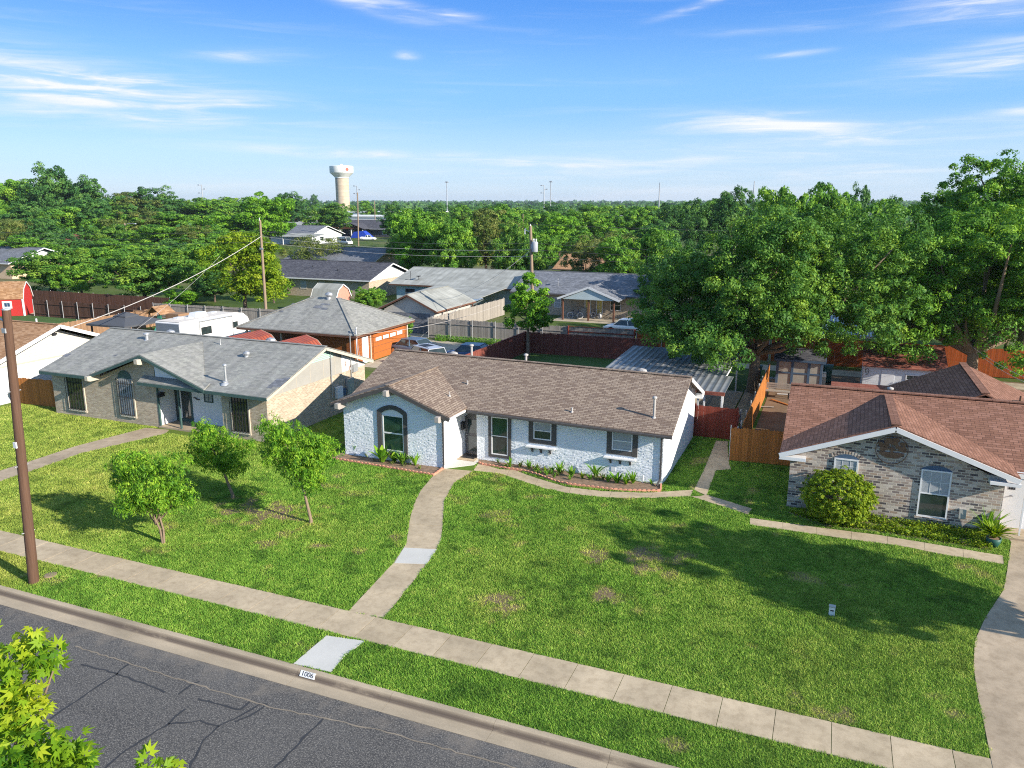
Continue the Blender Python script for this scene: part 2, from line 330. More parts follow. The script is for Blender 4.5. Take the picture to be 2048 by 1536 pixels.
M['rim'] = plain('wheel_alloy', (0.55, 0.55, 0.56, 1), 0.3, 0.1, metal=0.8)
M['headlight'] = glass('headlight_glass', (0.6, 0.62, 0.65, 1), 0.1)

M['leaf_big'] = leafmat('leaf_deep_green', (0.041, 0.128, 0.024, 1), (0.113, 0.255, 0.038, 1), (0.272, 0.418, 0.050, 1), 0.30)
M['leaf_mid'] = leafmat('leaf_mid_green', (0.050, 0.152, 0.021, 1), (0.138, 0.312, 0.035, 1), (0.295, 0.483, 0.051, 1), 0.32)
M['leaf_dark'] = leafmat('leaf_dark_green', (0.029, 0.098, 0.026, 1), (0.070, 0.184, 0.041, 1), (0.155, 0.290, 0.056, 1), 0.25)
M['leaf_bright'] = leafmat('leaf_bright_green', (0.055, 0.158, 0.013, 1), (0.139, 0.330, 0.024, 1), (0.277, 0.488, 0.040, 1), 0.35)
M['leaf_olive'] = leafmat('leaf_olive_green', (0.068, 0.115, 0.024, 1), (0.149, 0.203, 0.046, 1), (0.270, 0.284, 0.074, 1), 0.30)
M['leaf_yellow'] = leafmat('leaf_yellow_green', (0.081, 0.172, 0.011, 1), (0.218, 0.345, 0.018, 1), (0.391, 0.460, 0.032, 1), 0.38)
M['leaf_young'] = leafmat('leaf_young_tree', (0.048, 0.158, 0.015, 1), (0.169, 0.359, 0.026, 1), (0.388, 0.568, 0.051, 1), 0.35)
M['leaf_lime'] = leafmat('leaf_lime_bush', (0.059, 0.138, 0.010, 1), (0.223, 0.325, 0.020, 1), (0.446, 0.500, 0.033, 1), 0.32)
M['leaf_maple'] = leafmat('leaf_fresh_lobed', (0.060, 0.170, 0.010, 1), (0.210, 0.350, 0.016, 1), (0.420, 0.480, 0.028, 1), 0.40)

# ------------------------------------------------------------------ mesh helpers
class MB:
    def __init__(s): s.v, s.f, s.mi, s.sm = [], [], [], []
    def face(s, pts, mi=0, smooth=False):
        k = len(s.v); s.v += [tuple(map(float, p)) for p in pts]; s.f.append(tuple(range(k, k + len(pts)))); s.mi.append(mi); s.sm.append(smooth)
    def mesh(s, vs, fs, mi=0, smooth=False):
        k = len(s.v); s.v += [tuple(map(float, p)) for p in vs]
        for f in fs: s.f.append(tuple(i + k for i in f)); s.mi.append(mi); s.sm.append(smooth)
    def box(s, x0, x1, y0, y1, z0, z1, mi=0, taper=0.0):
        t = taper
        vs = [(x0, y0, z0), (x1, y0, z0), (x1, y1, z0), (x0, y1, z0), (x0 + t, y0 + t, z1), (x1 - t, y0 + t, z1), (x1 - t, y1 - t, z1), (x0 + t, y1 - t, z1)]
        s.mesh(vs, [(3, 2, 1, 0), (4, 5, 6, 7), (0, 1, 5, 4), (1, 2, 6, 5), (2, 3, 7, 6), (3, 0, 4, 7)], mi)
        return s
    def beam(s, p0, p1, w, h, up=(0, 0, 1), mi=0):
        """bar from p0 to p1; w across, h along up"""
        p0, p1 = Vector(p0), Vector(p1); d = (p1 - p0).normalized(); u = Vector(up)
        a = d.cross(u)
        if a.length < 1e-6: a = d.cross(Vector((0, 1, 0)))
        a.normalize(); b = a.cross(d); a *= w / 2; b *= h / 2
        vs = [p0 - a - b, p0 + a - b, p0 + a + b, p0 - a + b, p1 - a - b, p1 + a - b, p1 + a + b, p1 - a + b]
        s.mesh(vs, [(0, 1, 2, 3), (7, 6, 5, 4), (4, 5, 1, 0), (5, 6, 2, 1), (6, 7, 3, 2), (7, 4, 0, 3)], mi); return s
    def slab(s, pts, th, mi=0, side=0, down=(0, 0, -1)):
        """flat polygon (counter-clockwise seen from above) with thickness along down"""
        n = len(pts); top = [Vector(p) for p in pts]; bot = [p + Vector(down) * th for p in top]
        s.mesh(top + bot, [tuple(range(n))], mi)
        k = len(s.v) - 2 * n
        s.f.append(tuple(k + n + i for i in reversed(range(n)))); s.mi.append(side); s.sm.append(False)
        for i in range(n):
            j = (i + 1) % n
            s.f.append((k + j, k + i, k + n + i, k + n + j)); s.mi.append(side); s.sm.append(False)
        return s
    def tube(s, pts, rad, n=8, mi=0, cap=True):
        pts = [Vector(p) for p in pts]; rad = rad if hasattr(rad, '__len__') else [rad] * len(pts)
        rings = []; prev = None
        for i, p in enumerate(pts):
            d = (pts[min(i + 1, len(pts) - 1)] - pts[max(i - 1, 0)]).normalized()
            a = prev - d * prev.dot(d) if prev is not None else d.orthogonal()
            if a.length < 1e-6: a = d.orthogonal()
            a.normalize(); prev = a; b = d.cross(a)
            rings.append([p + (a * math.cos(2 * math.pi * k / n) + b * math.sin(2 * math.pi * k / n)) * rad[i] for k in range(n)])
        vs = [v for r in rings for v in r]; fs = []
        for i in range(len(pts) - 1):
            for k in range(n):
                fs.append((i * n + k, i * n + (k + 1) % n, (i + 1) * n + (k + 1) % n, (i + 1) * n + k))
        s.mesh(vs, fs, mi, True)
        if cap:
            s.face(list(reversed(rings[0])), mi); s.face(rings[-1], mi)
        return s
    def lathe(s, prof, n=24, c=(0, 0, 0), mi=0, smooth=True):
        vs = []; fs = []
        for r, z in prof:
            vs += [(c[0] + r * math.cos(2 * math.pi * k / n), c[1] + r * math.sin(2 * math.pi * k / n), c[2] + z) for k in range(n)]
        for i in range(len(prof) - 1):
            for k in range(n): fs.append((i * n + k, i * n + (k + 1) % n, (i + 1) * n + (k + 1) % n, (i + 1) * n + k))
        s.mesh(vs, fs, mi, smooth); return s
    def prism(s, poly, axis, a, b, mi=0):
        """2D polygon extruded along axis ('x': poly in (y,z); 'y': poly in (x,z); 'z': poly in (x,y))"""
        def P(p, t): return {'x': (t, p[0], p[1]), 'y': (p[0], t, p[1]), 'z': (p[0], p[1], t)}[axis]
        n = len(poly); vs = [P(p, a) for p in poly] + [P(p, b) for p in poly]
        fs = [tuple(range(n)), tuple(reversed(range(n, 2 * n)))] + [((i + 1) % n, i, n + i, n + (i + 1) % n) for i in range(n)]
        area = sum(poly[i][0] * poly[(i + 1) % n][1] - poly[(i + 1) % n][0] * poly[i][1] for i in range(n))
        flip = (area > 0) ^ (axis == 'y') ^ (b < a)
        if flip: fs = [tuple(reversed(f)) for f in fs]
        s.mesh(vs, fs, mi); return s
    def build(s, name, mats, parent=None, local=False):
        """one mesh object; coordinates are the place's own unless local"""
        me = bpy.data.meshes.new(name)
        off = (0, 0, 0)
        if parent is not None and not local:
            off = root_of(parent)
        v = np.array(s.v, float)
        me.from_pydata([tuple(p) for p in (v - np.array(off))], [], s.f)
        mats = mats if isinstance(mats, (list, tuple)) else [mats]
        for m in mats: me.materials.append(M[m] if isinstance(m, str) else m)
        me.polygons.foreach_set('material_index', s.mi); me.polygons.foreach_set('use_smooth', s.sm)
        # UV in metres: u level along the face, v up the face
        uv = me.uv_layers.new(name='UVMap'); data = np.zeros((len(me.loops), 2))
        li = 0
        for p, f in zip(me.polygons, s.f):
            nx, ny, nz = p.normal
            h = math.hypot(nx, ny)
            if h < 0.02: ua = (1, 0, 0); va = (0, 1, 0)
            else: ua = (-ny / h, nx / h, 0); va = (-nz * ua[1], nz * ua[0], nx * ua[1] - ny * ua[0]); 
            if h >= 0.02 and va[2] < 0: va = tuple(-q for q in va)
            for i in f:
                q = s.v[i]; data[li] = (q[0] * ua[0] + q[1] * ua[1], q[0] * va[0] + q[1] * va[1] + q[2] * va[2]); li += 1
        uv.data.foreach_set('uv', data.ravel())
        me.update()
        o = bpy.data.objects.new(name, me); C.objects.link(o)
        if parent is not None: o.parent = parent
        return o

def root_of(o):
    p = Vector((0, 0, 0))
    while o is not None: p = p + o.location; o = o.parent
    return tuple(p)

def tag(o, label=None, cat=None, group=None, kind=None):
    if label: o['label'] = label
    if cat: o['category'] = cat
    if group: o['group'] = group
    if kind: o['kind'] = kind
    return o
def thing(name, label, cat, loc=(0, 0, 0), group=None, rz=0.0):
    o = bpy.data.objects.new(name, None); C.objects.link(o); o.location = tuple(map(float, loc)); o.rotation_euler = (0, 0, rz)
    o.empty_display_size = 0.3
    return tag(o, label, cat, group)
def struct(o, label=None, cat=None):
    return tag(o, label, cat, None, 'structure')
def copy_tree(o, loc, rz=0.0, scale=None, label=None, group=None):
    r = o.copy(); C.objects.link(r); r.location = tuple(map(float, loc)); r.rotation_euler = (0, 0, rz)
    if scale is not None: r.scale = scale
    if label: r['label'] = label
    if group: r['group'] = group
    for ch in list(o.children):
        c = ch.copy(); C.objects.link(c); c.parent = r
        for g in list(ch.children):
            d = g.copy(); C.objects.link(d); d.parent = c
    return r
def recolour(root, part, mat):
    """give one copied thing's part its own paint"""
    for ch in root.children:
        if ch.name.split('.')[0] == part:
            ch.data = ch.data.copy(); ch.data.materials[0] = M[mat]

def hash2(ix, iy, seed):
    n = (ix.astype(np.int64) * 374761393 + iy.astype(np.int64) * 668265263 + seed * 2147483647) & 0x7fffffff
    n = ((n ^ (n >> 13)) * 1274126177) & 0x7fffffff
    return ((n ^ (n >> 16)) & 0xffff) / 65535.0
def vnoise(x, y, s, seed=0, oct=3):
    out = np.zeros_like(x); amp = 1.0; tot = 0
    for o in range(oct):
        X, Y = x / s, y / s; ix, iy = np.floor(X), np.floor(Y); fx, fy = X - ix, Y - iy
        fx = fx * fx * (3 - 2 * fx); fy = fy * fy * (3 - 2 * fy)
        a = hash2(ix, iy, seed + o); b = hash2(ix + 1, iy, seed + o); c = hash2(ix, iy + 1, seed + o); d = hash2(ix + 1, iy + 1, seed + o)
        out += amp * ((a * (1 - fx) + b * fx) * (1 - fy) + (c * (1 - fx) + d * fx) * fy); tot += amp; amp *= 0.5; s *= 0.5
    return out / tot
def inpoly(x, y, poly):
    r = np.zeros(x.shape, bool); n = len(poly)
    for i in range(n):
        x0, y0 = poly[i]; x1, y1 = poly[(i + 1) % n]
        if y0 == y1: continue
        c = (y0 > y) != (y1 > y)
        r ^= c & (x < (x1 - x0) * (y - y0) / (y1 - y0) + x0)
    return r
def gp(*pts): return [tuple(G(*p)[:2]) for p in pts]

# ------------------------------------------------------------------ ground, road, paths
def groundmat():
    t = NT('far_ground')
    a = t.noise(0.05, 6, 0.6); b = t.noise(0.9, 5)
    v = t.ramp(a, [(0.35, (0.055, 0.095, 0.022, 1)), (0.5, (0.085, 0.125, 0.030, 1)), (0.62, (0.15, 0.14, 0.075, 1))])
    v = t.mix(1.0, v, t.ramp(b, [(0.3, (0.8, 0.8, 0.8, 1)), (0.7, (1.15, 1.15, 1.1, 1))]), 'MULTIPLY')
    t.set('Base Color', v); t.set('Roughness', 0.95); t.set('Specular IOR Level', 0.1); return t.m
M['ground'] = groundmat()

def lawnmat():
    t = NT('lawn_soil_and_thatch')
    n = t.noise(9.0, 5, 0.65); m = t.noise(45.0, 3)
    g = t.ramp(n, [(0.3, (0.055, 0.12, 0.016, 1)), (0.7, (0.12, 0.20, 0.030, 1))])
    d = t.ramp(t.math('ADD', t.math('MULTIPLY', m, 0.6), t.math('MULTIPLY', n, 0.4)), [(0.3, (0.10, 0.075, 0.045, 1)), (0.5, (0.19, 0.135, 0.085, 1)), (0.7, (0.32, 0.24, 0.15, 1))])
    dry = t.ramp(n, [(0.3, (0.11, 0.14, 0.026, 1)), (0.7, (0.20, 0.21, 0.050, 1))])
    c = t.mix(t.math('MULTIPLY', t.attr('dry'), 0.7, True), g, dry)
    c = t.mix(t.attr('bare'), c, d)
    t.set('Base Color', c); t.set('Roughness', 0.95); t.set('Specular IOR Level', 0.1)
    t.bump(m, 0.5, 0.03); return t.m
M['lawn'] = lawnmat()

YKB, YKF, YGUT = 16.08, 15.88, 15.36         # kerb back, kerb face, gutter edge
YS0, YS1 = 17.93, 19.24                      # pavement
ZROAD = -0.15

b = MB(); b.slab([(-7000, 49.9, -0.012), (7000, 49.9, -0.012), (7000, 9500, -0.012), (-7000, 9500, -0.012)], 0.5)
struct(b.build('ground', 'ground'))
b = MB(); b.slab([(-700, -600, -0.012), (700, -600, -0.012), (700, 2.0, -0.012), (-700, 2.0, -0.012)], 0.5)
struct(b.build('far_verge', 'ground'))

# the front lawn, one fine sheet
front_walk_r = gp((767.5, 1237), (853.9, 1127.8), (874.5, 1099), (882, 1082), (886, 1040), (888.7, 999.8), (908.8, 965), (946.4, 942))
front_walk_l = gp((696.8, 1223), (787, 1126), (812.6, 1088), (817.4, 1056), (818.8, 1042.8), (828, 1008), (841.7, 981), (864.5, 954), (886, 937))
P_walk = front_walk_l[::1] + [tuple(G(957, 917)[:2])] + front_walk_r[::-1]
P_apron = gp((653, 1272), (730, 1283), (690, 1312), (661.9, 1345), (587, 1328))
side_up = gp((957, 927), (1000, 938.8), (1029, 940.5), (1073, 956.4), (1132, 974), (1205, 982.8), (1293, 985.7), (1386.7, 980))
side_lo = gp((946.4, 942), (1000, 947.6), (1044, 962), (1088, 977), (1146.5, 988.7), (1219.7, 996), (1307.6, 996), (1381, 993))
P_side = side_up + side_lo[::-1]
P_gatewalk = gp((1388, 980), (1412, 931), (1432, 881.7), (1455.6, 883), (1457, 921), (1461.5, 939), (1432, 941), (1413, 991.6), (1400, 993))
P_step = gp((1400, 993), (1413, 990), (1504, 1018), (1497, 1029.7), (1440, 1012), (1381, 993))
P_nwalk = gp((1500, 1036.4), (1637.7, 1055.4), (1754.8, 1070), (1877.9, 1090.6), (2006, 1112), (2008, 1129), (1878, 1108), (1813.4, 1094), (1700, 1079), (1500, 1049.6))
drive_edge = gp((2022, 1085), (2014, 1144), (2007, 1181), (1970, 1237), (1949.5, 1283), (1947, 1334), (1956, 1394), (1970, 1459), (1984, 1529), (2002, 1600))
P_drive = drive_edge + [(drive_edge[-1][0] + 0.1, YKB), (drive_edge[-1][0] + 5.2, YKB), (drive_edge[0][0] + 4.0, drive_edge[0][1] + 4.5), (drive_edge[0][0] + 0.1, drive_edge[0][1] + 4.5)]
P_lwalk = gp((0, 942), (66, 921), (150, 893), (230, 872), (292, 856), (338, 860), (330, 868), (250, 886), (165, 906), (80, 936), (0, 963), (-120, 1010), (-120, 985))
P_bed1 = gp((664, 918), (866.8, 951.4), (887, 937.5), (880, 931), (700, 897))
P_bed2 = gp((957, 926), (965, 930), (1000, 936), (1050, 943.7), (1076.4, 950.7), (1108, 963), (1138, 970), (1182, 975.3), (1226, 980.6), (1278.5, 983.2), (1320.7, 983.2), (1322, 970)) + [(-16.2, 34.75)]
P_porch = [(-17.3, 32.6), (-16.0, 33.75), (-16.0, 36), (-17.3, 36)]
P_nbed = gp((1576, 1025), (1640, 1050), (1755, 1064), (1880, 1085), (1985, 1103), (1975, 1060), (1800, 1040), (1690, 1020))
HOUSES = [(-23.1, -17.2, 32.8, 43), (-17.3, -6.6, 34.7, 43), (-44.9, -28.1, 32.9, 43), (-1.1, 14, 34.1, 45), (-66, -49.3, 32.2, 42.5)]

def paved(name, polys, mat, z=0.012, th=0.06):
    m = MB()
    for p in polys:
        a = sum(p[i][0] * p[(i + 1) % len(p)][1] - p[(i + 1) % len(p)][0] * p[i][1] for i in range(len(p)))
        q = p if a > 0 else p[::-1]
        m.slab([(x, y, z) for x, y in q], th)
    return struct(m.build(name, mat))

def strips(left, right, k=1):
    """walk cut in slabs between two edges with thin joints"""
    def res(pl, n):
        pl = np.array(pl); d = np.r_[0, np.cumsum(np.hypot(*np.diff(pl, axis=0).T))]
        t = np.linspace(0, d[-1], n); return np.c_[np.interp(t, d, pl[:, 0]), np.interp(t, d, pl[:, 1])]
    n = k * 8 + 1; L, R = res(left, n), res(right, n); out = []
    for i in range(k):
        a, bb = i * 8, i * 8 + 8
        l = L[a:bb + 1].copy(); r = R[a:bb + 1].copy()
        for e in (l, r): e[-1] = e[-1] + (e[-2] - e[-1]) * 0.06
        out.append([tuple(p) for p in r] + [tuple(p) for p in l[::-1]])
    return out
paved('front_path', strips(front_walk_l[1:], front_walk_r[1:], 3), 'concrete', 0.014)
paved('front_path_lower', strips(front_walk_l[:2], front_walk_r[:2], 1), 'concrete', 0.0145)
paved('front_path_patch', [gp((789, 1127), (853, 1129), (874, 1099.5), (808, 1096))], 'white_concrete', 0.020)
paved('kerb_apron', [P_apron], 'white_concrete', 0.020)
paved('side_path', strips(side_lo, side_up, 6), 'concrete', 0.013)
paved('gate_path', [P_gatewalk[0:2] + P_gatewalk[6:8], P_gatewalk[1:7]], 'concrete', 0.017)
paved('path_step', [P_step], 'drive_concrete', 0.021)
nw_up = P_nwalk[:5]; nw_lo = P_nwalk[5:][::-1]
paved('neighbour_path', strips(nw_lo, nw_up, 7), 'concrete', 0.014)
paved('driveway', [P_drive], 'drive_concrete', 0.019)
paved('brown_lawn_path', [P_lwalk], 'drive_concrete', 0.014)
PX0, PX1 = -150.0, 60.0
m = MB(); x = -14.02 - 1.36 * 99
edges = []
while x < PX1:
    if not (-13.75 < x < -12.9): edges.append(x)
    x += 1.36
jr = random.Random(4)
for a, c_ in zip(edges[:-1], edges[1:]):
    m.slab([(a + 0.008, YS0, 0.013), (c_ - 0.008, YS0, 0.013), (c_ - 0.008, YS1, 0.013), (a + 0.008, YS1, 0.013)], 0.08)
struct(m.build('pavement', 'concrete'))

# kerb and gutter with a rolled face
prof = [(YKB, -0.3), (YKB, 0.02), (YKF + 0.06, 0.017), (YKF + 0.015, 0.003), (YKF - 0.012, -0.03), (YKF - 0.045, -0.105), (YKF - 0.075, -0.128), (YGUT, -0.140), (YGUT, -0.3)]
m = MB()
x = -150.4
while x < 60:
    m.prism(prof, 'x', x + 0.004, x + 3.05 - 0.004); x += 3.05
def kerbmat():
    t = NT('weathered_kerb'); s = t.n.new('ShaderNodeSeparateXYZ'); t.l.new(t.co(), s.inputs[0])
    n = t.noise(1.1, 6, 0.6, stretch=(0.35, 1, 1)); f = t.noise(40, 4); r = t.island()
    base = t.ramp(n, [(0.3, hx('#9a8c76', .85)), (0.7, hx('#bbaa90', .92))])
    base = t.mix(1.0, base, t.ramp(f, [(0.3, (0.85,) * 3 + (1,)), (0.7, (1.1,) * 3 + (1,))]), 'MULTIPLY')
    # grime that settles in the channel at the foot of the kerb face
    y = t.math('ABSOLUTE', t.math('SUBTRACT', s.outputs[1], YKF - 0.055))
    k = t.rng(y, 0.02, 0.10, 1, 0)
    k = t.math('MULTIPLY', k, t.rng(t.noise(0.5, 5, 0.7, stretch=(1, 3, 3)), 0.25, 0.45), True)
    base = t.mix(t.math('MULTIPLY', k, 0.85), base, (0.085, 0.062, 0.05, 1))
    t.set('Base Color', base); t.set('Roughness', 0.92); t.bump(f, 0.2, 0.005); return t.m
M['kerb'] = kerbmat()
struct(m.build('kerb', 'kerb'))

def roadmat():
    t = NT('worn_asphalt'); s = t.n.new('ShaderNodeSeparateXYZ'); t.l.new(t.co(), s.inputs[0])
    a = t.noise(0.35, 6, 0.6, stretch=(0.5, 1, 1)); sp = t.noise(26, 3, 0.75); sp2 = t.noise(7, 5, 0.75); big = t.noise(1.4, 6, 0.65)
    c = t.ramp(a, [(0.3, (0.040, 0.039, 0.039, 1)), (0.7, (0.095, 0.091, 0.087, 1))])
    c = t.mix(t.rng(sp, 0.50, 0.66), c, (0.27, 0.25, 0.22, 1))
    c = t.mix(t.math('MULTIPLY', t.rng(sp2, 0.48, 0.66), 0.7), c, (0.145, 0.135, 0.12, 1))
    # loose grit toward the gutter
    e = t.math('ADD', t.rng(s.outputs[1], YGUT - 1.5, YGUT + 0.3), t.math('MULTIPLY', t.math('SUBTRACT', big, 0.5), 2.6))
    c = t.mix(t.math('MULTIPLY', t.rng(e, 0.50, 1.15), 0.62, True), c, (0.21, 0.18, 0.145, 1))
    t.set('Base Color', c); t.set('Roughness', 0.88); t.set('Specular IOR Level', 0.25); t.bump(sp, 0.5, 0.012); return t.m
M['road'] = roadmat()
m = MB(); m.slab([(-300, 2.0, ZROAD), (300, 2.0, ZROAD), (300, YGUT, ZROAD), (-300, YGUT, ZROAD)], 0.2)
road = struct(m.build('road', 'road'))
def gr(*pts): return [G(px, py, ZROAD) for px, py in pts]
rr = random.Random(8)
def seal(pts, w, mat, name, dz):
    pts = [np.array(p) for p in pts]; fine = []
    for p, q in zip(pts[:-1], pts[1:]):
        k = max(2, int(np.linalg.norm(q - p) / 0.18))
        for i in range(k): fine.append(p + (q - p) * i / k)
    fine.append(pts[-1]); m = MB(); L, R = [], []
    for i, p in enumerate(fine):
        d = fine[min(i + 1, len(fine) - 1)] - fine[max(i - 1, 0)]; n = np.array([-d[1], d[0], 0]); n /= np.linalg.norm(n) + 1e-9
        j = n * rr.uniform(-0.035, 0.035); ww = w * rr.uniform(0.6, 1.3)
        L.append(p + n * ww / 2 + j); R.append(p - n * ww / 2 + j)
    for i in range(len(fine) - 1):
        z = np.array([0, 0, dz]); m.face([R[i] + z, R[i + 1] + z, L[i + 1] + z, L[i] + z])
    return m.build(name, mat, road)
SEALS = [[(262, 1326), (190, 1378), (112, 1430), (60, 1470)], [(397, 1362), (355, 1388)], [(372, 1418), (330, 1452), (255, 1500), (205, 1540)],
         [(336, 1448), (400, 1442), (438, 1452), (505, 1418), (530, 1405)], [(438, 1452), (405, 1480), (388, 1515), (372, 1560)], [(536, 1408), (512, 1425), (470, 1445)],
         [(648, 1436), (608, 1476), (566, 1520), (530, 1560)], [(505, 1400), (480, 1420), (440, 1408), (395, 1398)], [(160, 1330), (230, 1345), (330, 1385)]]
for s_ in SEALS: seal(gr(*s_), 0.06, 'tar', 'crack_seal', 0.004)
M['grit'] = plain('pale_grit_seam', (0.24, 0.20, 0.15, 1), 0.95, 0.3)
seal(gr((150, 1293), (300, 1340), (420, 1378), (470, 1394), (560, 1420), (650, 1436), (760, 1462), (900, 1500), (1040, 1540)), 0.045, 'grit', 'grit_seam', 0.006)

# lawn sheet with per-vertex wear
def lawn_fields(x, y):
    bare = np.zeros_like(x)
    for px, py, hw, hh, k in [(545, 1022, 92, 26, 1.0), (475, 1045, 28, 10, 0.8), (560, 1008, 60, 10, .6), (1000, 1204, 52, 20, 1.0), (1205, 1191, 22, 14, 1.0), (1185, 1112, 38, 22, 0.9), (1290, 1118, 70, 26, 1.0), (1340, 1150, 22, 10, 0.8), (792, 1068, 18, 24, 0.9), (720, 1103, 20, 13, 0.75),
                             (530, 1087, 28, 9, 0.9), (625, 1093, 32, 9, 0.9), (620, 1046, 20, 6, 1.0), (910, 1000, 26, 10, 0.6), (985, 1028, 34, 10, 0.7), (1070, 1018, 22, 8, 0.6), (1062, 995, 18, 7, 0.7), (1035, 1050, 26, 9, 0.6), (720, 985, 60, 8, 0.5), (860, 1060, 12, 20, 0.3), (328, 1088, 8, 4, 0.6), (466, 996, 14, 5, .7), (88, 1160, 40, 12, .6), (1330, 1000, 14, 6, 0.3)]:
        c = G(px, py); dx = G(px + hw, py) - c; dy = G(px, py - hh) - c
        A = np.array([[dx[0], dy[0]], [dx[1], dy[1]]]); Ai = np.linalg.inv(A)
        u = Ai[0, 0] * (x - c[0]) + Ai[0, 1] * (y - c[1]); v = Ai[1, 0] * (x - c[0]) + Ai[1, 1] * (y - c[1])
        r = np.sqrt(u * u + v * v) + (vnoise(x, y, 0.55, 5, 4) - 0.5) * 2.6
        bare = np.maximum(bare, k * np.clip((1.0 - r) / 0.6, 0, 1))
    bare = np.maximum(bare, 0.75 * np.clip((vnoise(x, y, 1.3, 60, 4) - 0.69) / 0.08, 0, 1) * (x > -26))
    dry = np.clip(vnoise(x, y, 3.5, 21) * 1.5 - 0.55, 0, 1) * 0.40 + np.clip((-23.0 - x) / 8, 0, 1) * 0.5 + np.clip((vnoise(x, y, 1.1, 33) - 0.6) * 3, 0, 1) * 0.3
    verge = np.clip((x + 24) / -3, 0, 1) * (y < YS0)
    dry = np.where(y < YS0, dry * 0.35 + verge * 0.9, dry)
    dry += np.clip((x + 6) / 8, 0, 1) * 0.18
    dry *= np.where((y > 34) & (x > -7) & (x < -1), 0.3, 1.0)
    return bare, np.clip(dry, 0, 1)
LX0, LX1, LY0, LY1 = -62.0, 16.0, YKB, 50.0
nx_, ny_ = 430, 200
gx, gy = np.meshgrid(np.linspace(LX0, LX1, nx_), np.linspace(LY0, LY1, ny_))
gz = np.zeros_like(gx)
me = bpy.data.meshes.new('lawn'); idx = np.arange(nx_ * ny_).reshape(ny_, nx_)
quads = np.stack([idx[:-1, :-1], idx[:-1, 1:], idx[1:, 1:], idx[1:, :-1]], -1).reshape(-1, 4)
me.vertices.add(nx_ * ny_); me.vertices.foreach_set('co', np.stack([gx, gy, gz], -1).ravel())
me.loops.add(quads.size); me.loops.foreach_set('vertex_index', quads.ravel().astype(np.int32))
me.polygons.add(len(quads)); me.polygons.foreach_set('loop_start', np.arange(0, quads.size, 4, dtype=np.int32))
me.update(calc_edges=True)
bare, dry = lawn_fields(gx.ravel(), gy.ravel())
for nme, val in (('bare', bare), ('dry', dry)):
    me.attributes.new(nme, 'FLOAT', 'POINT').data.foreach_set('value', val.astype(np.float32))
me.materials.append(M['lawn']); lawn = bpy.data.objects.new('lawn', me); C.objects.link(lawn); struct(lawn)
m = MB()
m.slab([(-500, YKB, -0.004), (LX0 - 0.002, YKB, -0.004), (LX0 - 0.002, 49.9, -0.004), (-500, 49.9, -0.004)], 0.3); m.slab([(LX1 + 0.002, YKB, -0.004), (500, YKB, -0.004), (500, 49.9, -0.004), (LX1 + 0.002, 49.9, -0.004)], 0.3)
struct(m.build('outer_lawn', 'ground'))

def bladesmat():
    t = NT('grass_blades'); ti = t.attr('tint'); dr = t.attr('dry')
    g = t.ramp(ti, [(0.0, (0.081, 0.194, 0.029, 1)), (0.5, (0.192, 0.387, 0.049, 1)), (1.0, (0.380, 0.569, 0.086, 1))])
    d = t.ramp(ti, [(0.0, (0.221, 0.268, 0.049, 1)), (0.5, (0.432, 0.480, 0.091, 1)), (1.0, (0.722, 0.646, 0.211, 1))])
    c = t.mix(dr, g, d)
    t.set('Base Color', c); t.set('Roughness', 0.6); t.set('Specular IOR Level', 0.10)
    tr = t.n.new('ShaderNodeBsdfTranslucent'); t.l.new(c, tr.inputs[0])
    ms = t.n.new('ShaderNodeMixShader'); ms.inputs[0].default_value = 0.3
    t.l.new(t.b.outputs[0], ms.inputs[1]); t.l.new(tr.outputs[0], ms.inputs[2]); t.l.new(ms.outputs[0], t.out.inputs[0]); return t.m
M['blades'] = bladesmat()

def mesh_tris(name, co, mat, attrs, per=3):
    n = len(co) // per
    me = bpy.data.meshes.new(name); me.vertices.add(len(co)); me.vertices.foreach_set('co', co.astype(np.float32).ravel())
    me.loops.add(len(co)); me.loops.foreach_set('vertex_index', np.arange(len(co), dtype=np.int32))
    me.polygons.add(n); me.polygons.foreach_set('loop_start', np.arange(0, len(co), per, dtype=np.int32))
    for k, v in attrs.items(): me.attributes.new(k, 'FLOAT', 'POINT').data.foreach_set('value', np.repeat(v, per).astype(np.float32))
    me.materials.append(mat); me.update(calc_edges=True); return me

